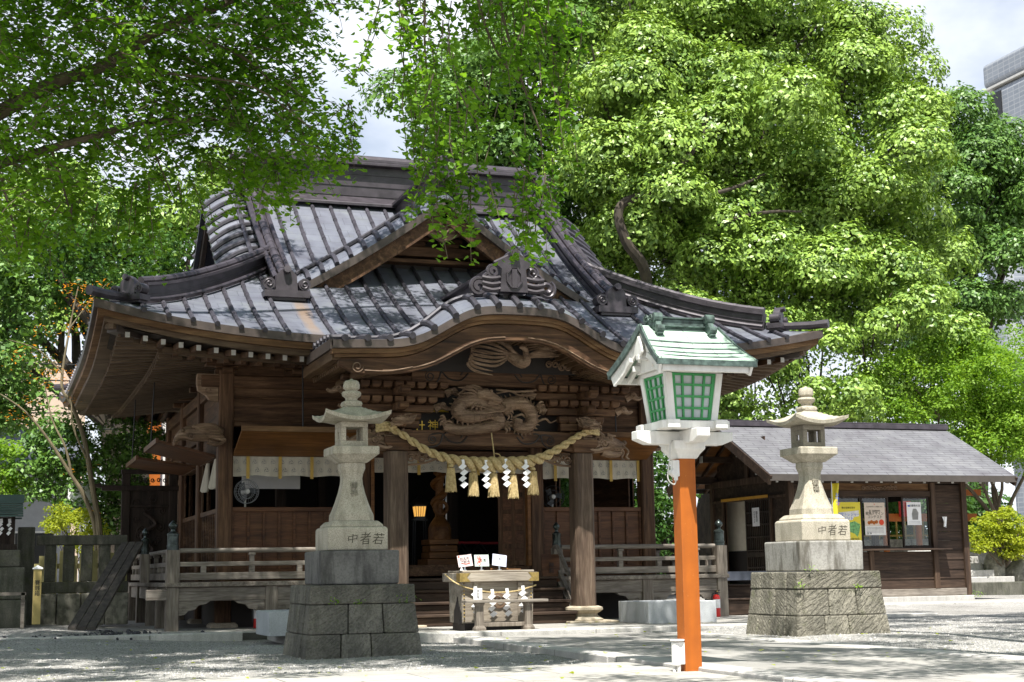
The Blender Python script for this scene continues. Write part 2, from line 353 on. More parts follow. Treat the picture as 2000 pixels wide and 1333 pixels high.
M['kerb_stone'] = stone('kerb_stone', (0.46,0.45,0.42), (0.60,0.58,0.54), 60, 0.3, (0.30,0.29,0.26), 0.5)
M['plinth_stone'] = stone('warm_plinth_stone', (0.42,0.36,0.26), (0.56,0.49,0.38), 60, 0.3, (0.25,0.2,0.13), 0.5)

def straw_mat():
    m, t, b, l = newmat('rice_straw'); v = coords(t)
    n = noise(t, v, 26, 5, 0.65); r = ramp(t, [(0.3, (0.30,0.205,0.08)), (0.7, (0.64,0.51,0.26))]); l(n.outputs[0], r.inputs[0])
    l(r.outputs[0], b.inputs['Base Color']); b.inputs['Roughness'].default_value = 0.75; bump(t, b, noise(t, v, 90, 3).outputs[0], 0.6, 0.01); return m
M['straw'] = straw_mat()
def roof_mat(name, col, sheen, row=0.24, col_w=0.9, rot=0.0, plane='xy', patina=0.25, ms=0.004, rust=False):
    """sheet-copper roofing: rows of sheets with dark laps, patches of patina"""
    m, t, b, l = newmat(name)
    sp = N(t, 'ShaderNodeSeparateXYZ'); l(N(t, 'ShaderNodeNewGeometry').outputs['Position'], sp.inputs[0])
    cb = N(t, 'ShaderNodeCombineXYZ'); a = {'xy': ('X','Y'), 'yx': ('Y','X')}[plane]
    l(sp.outputs[a[0]], cb.inputs[0]); l(sp.outputs[a[1]], cb.inputs[1])
    br = N(t, 'ShaderNodeTexBrick'); l(cb.outputs[0], br.inputs['Vector']); br.inputs['Scale'].default_value = 1
    br.inputs['Brick Width'].default_value = col_w; br.inputs['Row Height'].default_value = row; br.inputs['Mortar Size'].default_value = ms
    br.inputs['Color1'].default_value = (*[c*0.92 for c in col], 1); br.inputs['Color2'].default_value = (*[c*1.08 for c in col], 1); br.inputs['Mortar'].default_value = (*[c*0.4 for c in col], 1)
    v = coords(t); n = noise(t, v, 1.3, 6, 0.65, 0.6)
    r = ramp(t, [(0.3, (0.7,0.66,0.68)), (0.5, (1,1,1)), (0.72, (1.35,1.36,1.30))]); l(n.outputs[0], r.inputs[0])
    c = mixc(t, 0.9, br.outputs['Color'], r.outputs[0], 'MULTIPLY')
    n2 = noise(t, v, 2.4, 5, 0.6); r2 = ramp(t, [(0.54, (0,0,0)), (0.74, (patina,)*3)]); l(n2.outputs[0], r2.inputs[0])
    c = mixc(t, r2.outputs[0], c, (0.20,0.22,0.17))
    if rust:                                       # rusty run-off streak below the left ridge ornament
        def win(o, a, w):
            d = N(t,'ShaderNodeMath',operation='SUBTRACT'); d.inputs[1].default_value = a; l(o, d.inputs[0]); ab = N(t,'ShaderNodeMath',operation='ABSOLUTE'); l(d.outputs[0],ab.inputs[0])
            r_ = N(t,'ShaderNodeMapRange'); r_.inputs['From Min'].default_value = w; r_.inputs['From Max'].default_value = w*0.4; l(ab.outputs[0], r_.inputs['Value']); return r_.outputs[0]
        n3 = noise(t, coords(t,(9,0.8,1)), 1.0, 4); ad3 = N(t,'ShaderNodeMath',operation='MULTIPLY_ADD'); l(n3.outputs[0],ad3.inputs[0]); ad3.inputs[1].default_value = 0.25; l(sp.outputs[0],ad3.inputs[2])
        m3 = N(t,'ShaderNodeMath',operation='MULTIPLY'); l(win(ad3.outputs[0],5.24,0.14),m3.inputs[0]); l(win(sp.outputs[1],25.5,1.3),m3.inputs[1]); m4 = N(t,'ShaderNodeMath',operation='MULTIPLY'); l(m3.outputs[0],m4.inputs[0]); m4.inputs[1].default_value = 0.42
        c = mixc(t, m4.outputs[0], c, (0.33,0.19,0.06))
    l(c, b.inputs['Base Color']); b.inputs['Roughness'].default_value = sheen; b.inputs['Metallic'].default_value = 0.15
    h = N(t, 'ShaderNodeMath', operation='ADD'); l(br.outputs['Fac'], h.inputs[0]); h.inputs[0].default_value = 0
    inv = N(t, 'ShaderNodeMath', operation='MULTIPLY'); inv.inputs[1].default_value = -1; l(br.outputs['Fac'], inv.inputs[0]); l(inv.outputs[0], h.inputs[0])
    sc = N(t, 'ShaderNodeMath', operation='MULTIPLY'); sc.inputs[1].default_value = 0.6; l(noise(t, v, 5, 3).outputs[0], sc.inputs[0]); l(sc.outputs[0], h.inputs[1])
    bump(t, b, h.outputs[0], 0.3, 0.01); return m
M['roof'] = roof_mat('copper_sheet_roof', (0.152,0.160,0.192), 0.34, rust=True)
M['roof_side'] = roof_mat('copper_sheet_roof_side', (0.152,0.160,0.192), 0.34, plane='yx')
M['roof_trim'] = plain('copper_ridge_sheet', (0.062,0.053,0.062), 0.42, 0.25, var=0.25, scale=5)
M['roof_batten'] = plain('copper_batten', (0.058,0.054,0.066), 0.5, 0.25, var=0.3, scale=4)
M['fascia_copper'] = plain('copper_fascia', (0.075,0.058,0.050), 0.5, 0.15, var=0.25, scale=4)
M['kiosk_roof'] = roof_mat('slate_kiosk_roof', (0.15,0.15,0.16), 0.6, row=0.13, col_w=0.55, patina=0.1, ms=0.010)
M['verdigris'] = roof_mat('verdigris_lamp_roof', (0.42,0.56,0.46), 0.55, row=0.5, col_w=0.33, patina=0.15)
M['verdigris_dark'] = plain('dark_verdigris', (0.085,0.125,0.11), 0.5, 0.2, var=0.45, scale=16)
def gravel_mat():
    m, t, b, l = newmat('pale_gravel'); v = coords(t)
    vo = N(t, 'ShaderNodeTexVoronoi'); vo.inputs['Scale'].default_value = 55; l(v, vo.inputs['Vector'])
    sp = N(t, 'ShaderNodeSeparateColor'); l(vo.outputs['Color'], sp.inputs[0])
    r = ramp(t, [(0.0, (0.17,0.17,0.168)), (0.45, (0.36,0.355,0.34)), (1.0, (0.54,0.53,0.505))]); l(sp.outputs[0], r.inputs[0])
    n = noise(t, v, 0.7, 8, 0.68); r2 = ramp(t, [(0.32, (0.62,0.60,0.57)), (0.66, (1.08,1.06,1.03))]); l(n.outputs[0], r2.inputs[0])
    c = mixc(t, 1.0, r.outputs[0], r2.outputs[0], 'MULTIPLY'); l(c, b.inputs['Base Color']); b.inputs['Roughness'].default_value = 0.95
    ad = N(t, 'ShaderNodeMath', operation='ADD'); l(vo.outputs['Distance'], ad.inputs[0]); l(noise(t, v, 30, 5, 0.7).outputs[0], ad.inputs[1])
    bump(t, b, ad.outputs[0], 0.9, 0.02); return m
M['gravel'] = gravel_mat()
def slab_mat(name, bw, rh, c1, c2, mort, offs=0.5, ms=0.008):
    m, t, b, l = newmat(name); v = coords(t)
    br = N(t, 'ShaderNodeTexBrick'); l(v, br.inputs['Vector']); br.inputs['Scale'].default_value = 1; br.offset = offs
    br.inputs['Brick Width'].default_value = bw; br.inputs['Row Height'].default_value = rh; br.inputs['Mortar Size'].default_value = ms
    for k, c in (('Color1', c1), ('Color2', c2), ('Mortar', mort)): br.inputs[k].default_value = (*c, 1)
    n = noise(t, v, 2.0, 6, 0.65); r = ramp(t, [(0.3, (0.72,0.71,0.69)), (0.7, (1.12,1.1,1.07))]); l(n.outputs[0], r.inputs[0])
    f = noise(t, v, 70, 3, 0.6); r2 = ramp(t, [(0.35, (0.68,0.68,0.68)), (0.6, (1,1,1))]); l(f.outputs[0], r2.inputs[0])
    c = mixc(t, 1.0, br.outputs['Color'], r.outputs[0], 'MULTIPLY'); c = mixc(t, 0.7, c, r2.outputs[0], 'MULTIPLY')
    l(c, b.inputs['Base Color']); b.inputs['Roughness'].default_value = 0.88
    iv = N(t, 'ShaderNodeMath', operation='SUBTRACT'); l(f.outputs[0], iv.inputs[0]); l(br.outputs['Fac'], iv.inputs[1]); bump(t, b, iv.outputs[0], 0.5, 0.012); return m
M['paving'] = slab_mat('path_slabs', 0.95, 1.4, (0.31,0.305,0.29), (0.40,0.39,0.37), (0.09,0.085,0.08))
M['apron'] = slab_mat('apron_slabs', 1.3, 0.8, (0.37,0.36,0.335), (0.46,0.45,0.42), (0.11,0.105,0.095))
M['border'] = slab_mat('border_stone', 3.0, 1.9, (0.50,0.49,0.475), (0.57,0.56,0.54), (0.2,0.19,0.18))

def leaf_mat(name, dark, light, trans=0.45, rough=0.42, var=0.35, spec=0.25):
    m, t, b, l = newmat(name)
    g = N(t, 'ShaderNodeNewGeometry'); n = noise(t, g.outputs['Position'], 0.55, 3)
    mixv = N(t, 'ShaderNodeMath', operation='MULTIPLY_ADD'); l(g.outputs['Random Per Island'], mixv.inputs[0]); mixv.inputs[1].default_value = var
    m2 = N(t, 'ShaderNodeMath', operation='MULTIPLY'); l(n.outputs[0], m2.inputs[0]); m2.inputs[1].default_value = 1-var*0.5; l(m2.outputs[0], mixv.inputs[2])
    r = ramp(t, [(0.25, dark), (0.8, light)]); l(mixv.outputs[0], r.inputs[0])
    l(r.outputs[0], b.inputs['Base Color']); b.inputs['Roughness'].default_value = rough+0.08; b.inputs['Specular IOR Level'].default_value = spec
    tr = N(t, 'ShaderNodeBsdfTranslucent'); gm = mixc(t, 1.0, r.outputs[0], (1.5,1.45,0.55), 'MULTIPLY'); l(gm, tr.inputs[0])
    ms = N(t, 'ShaderNodeMixShader'); ms.inputs[0].default_value = trans; l(b.outputs[0], ms.inputs[1]); l(tr.outputs[0], ms.inputs[2])
    l(ms.outputs[0], t.nodes['Material Output'].inputs[0]); return m
M['leaf_ginkgo'] = leaf_mat('ginkgo_leaf', (0.045,0.135,0.010), (0.19,0.36,0.03), 0.52)
M['leaf_camphor'] = leaf_mat('camphor_leaf', (0.042,0.115,0.016), (0.30,0.445,0.078), 0.13, 0.34, 0.5, 0.4)
M['leaf_dark'] = leaf_mat('dark_evergreen_leaf', (0.022,0.065,0.014), (0.075,0.16,0.03), 0.3, 0.35)
M['leaf_lime'] = leaf_mat('lime_green_leaf', (0.10,0.22,0.018), (0.25,0.40,0.05), 0.45, 0.45)
M['leaf_mid'] = leaf_mat('mid_green_leaf', (0.030,0.09,0.016), (0.145,0.27,0.05), 0.15, 0.36, 0.5, 0.4)
M['leaf_orange'] = leaf_mat('orange_maple_leaf', (0.35,0.12,0.015), (0.62,0.27,0.04), 0.5, 0.5)
M['leaf_yellow'] = leaf_mat('yellow_shrub_leaf', (0.20,0.27,0.02), (0.42,0.46,0.05), 0.45, 0.5)
def bark_mat(name, dark, light):
    m, t, b, l = newmat(name); v = coords(t, (1,1,0.25)); n = noise(t, v, 9, 6, 0.65)
    r = ramp(t, [(0.3, dark), (0.7, light)]); l(n.outputs[0], r.inputs[0]); l(r.outputs[0], b.inputs['Base Color']); b.inputs['Roughness'].default_value = 0.9
    bump(t, b, n.outputs[0], 0.8, 0.03); return m
M['bark'] = bark_mat('grey_brown_bark', (0.06,0.045,0.032), (0.17,0.13,0.09))
M['bark_dark'] = bark_mat('dark_bark', (0.022,0.018,0.013), (0.075,0.058,0.04))
M['bark_pale'] = bark_mat('pale_mossy_bark', (0.09,0.075,0.042), (0.22,0.18,0.105))
# ------------------------------------------------------------------ ground, paths
def gz(x, y):
    return 0.18*smoothstep(3.6,1.0,x)*smoothstep(20,26,y)+0.09*smoothstep(8.5,11,x)*smoothstep(13,18,y)+0.06*smoothstep(14,18,x)*smoothstep(24,30,y)
def ground():
    xs = [-600,-200,-80,-40,-20,-10]+[-6+0.5*i for i in range(69)]+[32,40,60,100,200,600]
    ys = [-300,-100,-40,-10,0,4]+[6+0.5*i for i in range(69)]+[42,46,52,60,80,120,200,350,700]
    g = G(); w = len(xs)
    g.add([(x,y,gz(x,y)+(0.012*math.sin(x*1.7+y)*math.sin(y*1.3-x*0.6) if 0<y<40 and -6<x<30 else 0)) for y in ys for x in xs],
          [(j*w+i, j*w+i+1, (j+1)*w+i+1, (j+1)*w+i) for j in range(len(ys)-1) for i in range(w-1)])
    o = build('ground', g, M['gravel'], smooth=True); o['kind'] = 'structure'
ground()
def struct(name, g, m, bevel=0.0):
    o = build(name, g, m, bevel=bevel); o['kind'] = 'structure'; return o
g = G(); g.box(6.85,9.65,-6,21.35,-0.1,0.06); struct('approach_path', g, M['paving'])
g = G()
for k in range(14):
    y0 = -6+k*1.95; g.box(6.47,6.84,y0+0.006,y0+1.944,-0.1,0.075); g.box(9.66,10.03,y0+0.006,y0+1.944,-0.1,0.075)
struct('path_border', g, M['border'], 0.012)
g = G(); g.box(-30,6.45,10.5,14.9,-0.1,0.035); struct('cross_path', g, M['apron'])
g = G(); g.box(10.05,30,10.2,13.0,-0.1,0.035); struct('cross_path', g, M['apron'])
g = G(); g.box(-2,16.5,24.0,38,-0.1,0.115); g.box(4.2,13.4,21.85,23.995,-0.1,0.12); struct('stone_apron', g, M['apron'])
g = G()
for k in range(13):
    x0 = -1.9+k*1.42
    if x0+1.4 < 4.19 or x0 > 13.4: g.box(x0,x0+1.41,23.7,23.996,-0.1,0.14+0.0*k)
for k in range(6): g.box(4.2+k*1.535,4.2+k*1.535+1.525,21.42,21.845,-0.1,0.135)
struct('apron_kerb', g, M['kerb_stone'], 0.015)
g = G(); g.box(16.8,40,29.0,31.0,-0.1,0.165); struct('kiosk_pavement', g, M['apron'])
g = G()
for k in range(12): g.box(16.6+k*1.9,16.6+k*1.9+1.885,28.55,28.99,-0.1,0.19)
struct('pavement_kerb', g, M['kerb_stone'], 0.015)

# ------------------------------------------------------------------ shrine hall
RX, RW, RY0, RD, RH = 8.15, 6.7, 24.5, 6.4, 4.2
RYB = RY0+2*RD
def prof(t): return 5.0+RH*(0.66*t+0.34*t*t)
def zmain(x, y):
    """front slope of the big roof"""
    t = (y-RY0)/RD; l = max(0,(abs(x-RX)-2.3)/(RW-2.3))
    return prof(t)+0.47*l**2.2*max(0,1-t)**2
def zside(x, y):
    t = (RW-abs(x-RX))/RD; l = max(0,(abs(y-RY0-RD)-2.0)/(RD-2.0))
    return prof(max(0,t))+0.47*l**2.2*max(0,1-t)**2
shrine = thing('shrine_hall', 'old dark timber shrine hall with sweeping copper roof and carved porch', 'shrine', (8.1,26.8,0.12))
def P(name, g, m, parent=None, **k): return build(name, g, m, parent or shrine, **k)

KX = 3.25                                    # half distance between the descending ridges
g = G()
g.grid(lambda u,v: ((lambda x,y: (x,y,zmain(x,y)))(RX-KX+2*KX*u, RY0+RD*v)), 40, 26)
for s in (-1,1):
    g.grid(lambda u,v: ((lambda w: (lambda y: (RX+s*w, y, zmain(RX+s*w,y)))(RY0+(RW-w)*v))(KX+(RW-KX)*u)), 20, 14)
    g.grid(lambda u,v: ((lambda d: (RX+s*(RW-d), RY0+d+(2*RD-2*d)*u, zside(RX+s*(RW-d), RY0+d+(2*RD-2*d)*u)))((RW-KX)*v)), 40, 12)
roofp = P('roof', g, M['roof'], smooth=True, fix=False)
g = G()                                      # rear slope
g.grid(lambda u,v: ((lambda x,y: (x,RYB-y+RY0,zmain(x,y)))(RX+KX-2*KX*u, RY0+RD*v)), 20, 12)
for s in (-1,1): g.grid(lambda u,v: ((lambda w: (lambda y: (RX+s*w, RYB-y+RY0, zmain(RX+s*w,y)))(RY0+(RW-w)*v))(KX+(RW-KX)*u)), 12, 8)
P('rear_slope', g, M['roof'], roofp, smooth=True, fix=False)

# chidori gable geometry
DY, DZ, DW = 27.0, 8.52, 2.95
def zd(w): q = w/DW; return DZ-1.95*(1.16*q-0.16*q*q)
def inv_main(z):
    a, b = RY0, RY0+RD
    for _ in range(40):
        m = (a+b)/2
        if prof((m-RY0)/RD) < z: a = m
        else: b = m
    return a
def zd_c(w, y):
    c = max(0, 1-(y-DY)/0.55); return zd(w)-0.26*c*c
# karahafu curve
KC, KY = 8.17, 22.95
KP = [(0,5.37),(0.45,5.365),(0.75,5.33),(0.98,5.23),(1.25,5.075),(1.53,4.90),(1.85,4.775),(2.2,4.735),(2.73,4.72),(3.15,4.70)]
KB = [(0,4.82),(0.45,4.80),(0.78,4.71),(1.05,4.56),(1.35,4.38),(1.8,4.24),(2.2,4.19),(3.2,4.18)]
def pw(tab, w):
    w = abs(w)
    for (a,za),(b,zb) in zip(tab, tab[1:]):
        if w <= b: t = (w-a)/(b-a); return za+(zb-za)*t
    return tab[-1][1]
def smooth_tab(tab, d=0.18):
    return lambda w: sum(pw(tab, w+k*d/2) for k in (-2,-1,0,1,2))/5
klip, kbar = smooth_tab(KP), smooth_tab(KB)
def zk(w, y):
    c = max(0, 1-(y-KY)/0.75); f = 0.25+0.75*min(1,max(0,(klip(w)-4.70)/0.5))
    return klip(w)+0.27*f*(1-c*c)
KW = 3.15

# battens on the front slope (they stop at the dormer, the ridges and the porch roof)
g = G()
def batten(g, pts, r=0.04):
    g.tube(pts, r, 7)
    for k in range(0, len(pts)-1, 2):                       # raised lap rings
        p = Vector(pts[k]); q = Vector(pts[k+1]); d = (q-p).normalized()*0.035; g.tube([p-d, p+d], r*1.15, 7)
n = 17
for i in range(-n, n+1):
    x = RX+i*0.395; w = abs(x-RX)
    ytop = RY0+RD-0.25 if w < KX-0.15 else RY0+(RW-w)-0.22
    if KX-0.15 <= w < KX+0.3: ytop = RY0+RW-w-0.25; 
    if abs(w-KX) < 0.12: continue
    y0 = RY0-0.03
    def run(a, b):
        if b-a < 0.25: return
        k = max(3, int((b-a)/0.19)); batten(g, [(x, a+(b-a)*j/k, zmain(x, a+(b-a)*j/k)+0.03) for j in range(k+1)])
    if w < DW-0.05:
        yb = inv_main(zd(w))                                # dormer meets the slope here
        y_open = min(28.25, yb)
        start = y0
        if abs(x-KC) < KW-0.1:
            # start where the slope rises out of the porch roof
            yy = y0
            while yy < 28 and zmain(x,yy) < zk(x-KC,yy)+0.02: yy += 0.05
            start = yy
        run(start, y_open); run(max(yb+0.05, y_open+0.1), ytop)
    else: run(y0 if abs(x-KC) > KW-0.1 else y0+0.35, ytop)
for s in (-1,1):                                            # side slopes
    g.cut()
    for i in range(-15,16):
        y = RY0+RD+i*0.395; dmax = min(RW-KX, RD-abs(i*0.395))-0.2
        if dmax < 0.3: continue
        g.tube([(RX+s*(RW+0.02-dmax*j/6), y, zside(RX+s*(RW-dmax*j/6),y)+0.03) for j in range(7)], 0.047, 6)
P('roof_batten', g, M['roof_batten'], roofp, smooth=True)

# eave edge all round: copper lip, wood band, lower wood band
def perim(inset, dz):
    pts = []
    a = RX-RW+inset; b = RX+RW-inset; c = RY0+inset; d = RYB-inset
    for k in range(40): x = a+(b-a)*k/40; pts.append((x, c, zmain(RX+(x-RX)*RW/(RW-inset), RY0)+dz))
    for k in range(40): y = c+(d-c)*k/40; pts.append((b, y, zside(RX+RW, RY0+RD+(y-RY0-RD)*RD/(RD-inset))+dz))
    for k in range(40): x = b+(a-b)*k/40; pts.append((x, d, zmain(RX+(x-RX)*RW/(RW-inset), RY0)+dz))
    for k in range(40): y = d+(c-d)*k/40; pts.append((a, y, zside(RX+RW, RY0+RD+(y-RY0-RD)*RD/(RD-inset))+dz))
    return pts
def band(i0, i1, zt, zb):
    g = G(); A, B, D, E = perim(i0,zt), perim(i1,zt), perim(i1,zb), perim(i0,zb); n = len(A)
    fs = []
    for k in range(n):
        m = (k+1)%n
        for o in range(4): fs.append((o*n+k, o*n+m, ((o+1)%4)*n+m, ((o+1)%4)*n+k))
    return g.add(A+B+D+E, fs)
P('eave_fascia', band(-0.02, 0.12, 0.012, -0.125), M['fascia_copper'], roofp)
P('eave_board', band(0.05, 0.30, -0.128, -0.235), M['wood_warm'], roofp)
P('eave_board', band(0.16, 0.42, -0.238, -0.33), M['wood_raft'], roofp)

# soffit and rafters
def soff(x, y):
    d = min(RW-abs(x-RX), y-RY0, RYB-y); e = zmain(x,RY0) if (y-RY0) <= d+1e-6 or (RYB-y) <= d+1e-6 else zside(RX+RW,y)
    k = min(1, max(0,(d-0.2)/2.3)); return lerp(e-0.35, 4.98, k)
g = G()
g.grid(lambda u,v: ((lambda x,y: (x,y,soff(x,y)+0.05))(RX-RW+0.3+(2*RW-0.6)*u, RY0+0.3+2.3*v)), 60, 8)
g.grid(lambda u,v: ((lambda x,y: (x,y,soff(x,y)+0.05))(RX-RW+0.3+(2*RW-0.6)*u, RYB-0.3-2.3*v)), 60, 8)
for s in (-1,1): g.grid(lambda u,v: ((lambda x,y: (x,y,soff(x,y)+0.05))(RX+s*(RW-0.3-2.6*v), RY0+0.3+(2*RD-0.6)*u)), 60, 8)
P('eave_soffit', g, M['wood_dark'], fix=False)  # near-black boards put the shade between the rafters into the colour
g = G(); g2 = G()
for s in (-1,1):
    g.cut(); k = 0; y = RY0+0.45
    while y < RYB-0.4:
        lim = min(y-RY0, RYB-y)
        def zz(d): return soff(RX+s*(RW-d), y)
        if lim > 0.4:
            a = 0.40; b = min(1.35, lim); x0 = RX+s*(RW-a); x1 = RX+s*(RW-b)
            g.bar((x0,y,zz(a)-0.02),(x1,y,zz(b)-0.02),0.10,0.13)
        if lim > 1.3:
            a = 1.15; b = min(2.75, lim); x0 = RX+s*(RW-a); x1 = RX+s*(RW-b)
            g.bar((x0,y,zz(a)-0.13),(x1,y,zz(b)-0.10),0.10,0.13)
        y += 0.225
P('eave_rafter', g, M['wood_raft'])
g = G()
for yb, sg in ((RY0,1),(RYB,-1)):
    g.cut(); g2.cut(); x = RX-RW+0.55
    while x < RX+RW-0.5:
        lim = RW-abs(x-RX)
        def zz(d): return soff(x, yb+sg*d)
        a = 0.36; b = min(1.35,lim)
        if b > a: g.bar((x,yb+sg*a,zz(a)-0.04),(x,yb+sg*b,zz(b)-0.02),0.085,0.10); g2.cut(); g2.cbox((x,yb+sg*(a-0.004),zz(a)-0.04),(0.075,0.012,0.09))
        a = 1.15; b = min(2.75,lim)
        if b > a+0.1: g.bar((x,yb+sg*a,zz(a)-0.13),(x,yb+sg*b,zz(b)-0.10),0.085,0.11)
        x += 0.29
P('eave_rafter', g, M['wood_y']); P('rafter_end', g2, M['white_chalk'], label='white painted rafter ends under the front eave')
g = G()                                       # stepped eave beams and corner hip rafters
for s in (-1,1):
    pts = [(RX+s*(RW-1.2), RY0+1.2+(2*RD-2.4)*k/20, soff(RX+s*(RW-1.2), RY0+1.2+(2*RD-2.4)*k/20)-0.075) for k in range(21)]
    for p, q in zip(pts, pts[1:]): g.bar(p, q, 0.13, 0.11)
pts = [(RX-RW+1.2+(2*RW-2.4)*k/24, RY0+1.2, soff(RX-RW+1.2+(2*RW-2.4)*k/24, RY0+1.2)-0.075) for k in range(25)]
for p, q in zip(pts, pts[1:]): g.bar(p, q, 0.13, 0.11)
for s in (-1,1):
    for yb, sg in ((RY0,1),(RYB,-1)):
        g.bar((RX+s*(RW-0.25),yb+sg*0.25,5.16),(RX+s*(RW-2.9),yb+sg*2.9,4.86),0.17,0.26)
P('eave_beam', g, M['wood_raft'])
g = G()
for s in (-1,1):
    g.cut(); p0 = (RX+s*(RW-0.30),RY0+0.30,5.10); g.bar(p0,(RX+s*(RW-0.72),RY0+0.72,5.06),0.21,0.24)
P('hip_rafter_cap', g, M['fascia_copper'])

# ridges ---------------------------------------------------------------
def oni(g, c, s=1.0, dirn=(0,-1,0), wide=0.36, h=0.42):
    """ridge-end ornament: block with two rolled scrolls and a base tray, facing dirn"""
    d = Vector(dirn).normalized(); r = d.cross(Vector((0,0,1))).normalized()
    m = Matrix(((r.x,d.x,0,c[0]),(r.y,d.y,0,c[1]),(0,0,1,c[2]),(0,0,0,1)))
    old = g.M; g.M = m
    pts = [(-wide*0.62*s,0),(wide*0.62*s,0),(wide*0.55*s,h*0.75*s),(wide*0.28*s,h*s),(0,h*1.12*s),(-wide*0.28*s,h*s),(-wide*0.55*s,h*0.75*s)]
    g.ext(pts,'y',-0.02*s,0.16*s)
    for q in (-1,1):
        g.tube([(q*wide*0.98*s,-0.06*s,0.13*s),(q*wide*0.98*s,0.20*s,0.13*s)],0.125*s,10)
        g.spiral((q*wide*0.98*s,0.205*s,0.13*s),0.09*s,1.3,0.022*s,sgn=q)
    g.box(-wide*1.25*s,wide*1.25*s,-0.12*s,0.24*s,-0.14*s,-0.005)
    g.box(-wide*1.05*s,wide*1.05*s,-0.10*s,0.19*s,-0.20*s,-0.14*s)
    g.tube([(0,0.0,h*0.9*s),(0,0.26*s,h*1.0*s)],0.075*s,8)
    g.M = old
g = G()
yr, xl, xr = RY0+RD, RX-KX+0.05, RX+KX-0.05
g.box(xl+0.12,xr-0.12,yr-0.20,yr+0.20,8.9,9.78)
for z in (9.12,9.34,9.60): g.box(xl+0.10,xr-0.10,yr-0.215,yr+0.215,z,z+0.02)
P('ridge_wall', g, M['roof_trim'], roofp)
g = G()
g.box(xl,xr,yr-0.36,yr+0.36,9.785,9.85); g.box(xl+0.03,xr-0.03,yr-0.29,yr+0.29,9.855,9.92)
g.tube([(xl-0.1,yr,9.98),(xr+0.1,yr,9.98)],0.115,10)
g.add([(xl,yr-0.20,9.1),(xr,yr-0.20,9.1),(xr,yr-0.62,8.87),(xl,yr-0.62,8.87),(xl,yr-0.20,9.02),(xr,yr-0.20,9.02),(xr,yr-0.62,8.80),(xl,yr-0.62,8.80)],[(0,1,2,3),(7,6,5,4),(3,2,6,7),(0,3,7,4),(1,5,6,2)])
P('ridge_cap', g, M['roof_trim'], roofp, bevel=0.01)
g = G()
for s, x in ((-1,xl-0.05),(1,xr+0.05)): g.cut(); oni(g,(x,yr,9.25),1.5,(s,0,0))
P('ridge_end', g, M['roof_trim'], roofp, smooth=True)
def ridge_run(pts, w, h, cap_r, g):
    """built-up ridge along a path on the roof: stacked courses, a cap board and a round top"""
    for p, q in zip(pts, pts[1:]):
        p = Vector(p); q = Vector(q)
        for a, b, ww in ((-0.12,h*0.45,w),(h*0.45,h*0.5,w+0.03),(h*0.5,h*0.86,w*0.94),(h*0.86,h,w+0.10)):
            g.bar(p+Vector((0,0,(a+b)/2)), q+Vector((0,0,(a+b)/2)), ww, b-a)
    g.tube([Vector(p)+Vector((0,0,h+cap_r*0.5)) for p in pts], cap_r, 9)
    for p in pts[1:-1]: 
        i = pts.index(p); d = (Vector(pts[i+1])-Vector(p)).normalized()*0.03
        g.tube([Vector(p)+Vector((0,0,h+cap_r*0.5))-d, Vector(p)+Vector((0,0,h+cap_r*0.5))+d], cap_r*1.08, 9)
g = G(); ge = G()
for s in (-1,1):
    g.cut(); ge.cut(); x = RX+s*KX
    pts = [(x, y, zmain(x,y)-0.02) for y in np.linspace(26.55, yr-0.1, 15)]
    ridge_run(pts, 0.24, 0.33, 0.085, g)
    for dx in (-0.16,0.16): g.tube([(px+dx,py,pz+0.36) for px,py,pz in pts],0.05,7)
    oni(ge,(x,26.45,zmain(x,26.45)+0.12),0.92)
P('descending_ridge', g, M['roof_trim'], roofp)
P('ridge_ornament', ge, M['roof_trim'], roofp, smooth=True)
g = G(); ge = G()
for s in (-1,1):
    for yb, sg in ((RY0,1),(RYB,-1)):
        g.cut(); ge.cut(); q = lambda d: (RX+s*(RW-d), yb+sg*d, zmain(RX+s*(RW-d), RY0+d))
        pts = [q(d) for d in np.linspace(0.78, RW-KX+0.02, 14)]
        ridge_run([(a,b,c-0.04) for a,b,c in pts], 0.22, 0.36, 0.075, g)
        for t in (-0.17,0.17): g.tube([(a+t*0.7*sg,b+t*0.7*s,c+0.03) for a,b,c in pts],0.035,6)
        a = q(0.62); oni(ge,(a[0],a[1],a[2]+0.10),0.72,(s,-sg,0))
        tip = [q(d) for d in (0.75,0.45,0.15,-0.10)]
        g.tube([(a,b,c+0.07+0.02*i) for i,(a,b,c) in enumerate(tip)], [0.07,0.075,0.08,0.085], 9)
P('hip_ridge', g, M['roof_trim'], roofp)
P('hip_ridge_ornament', ge, M['roof_trim'], roofp, smooth=True)

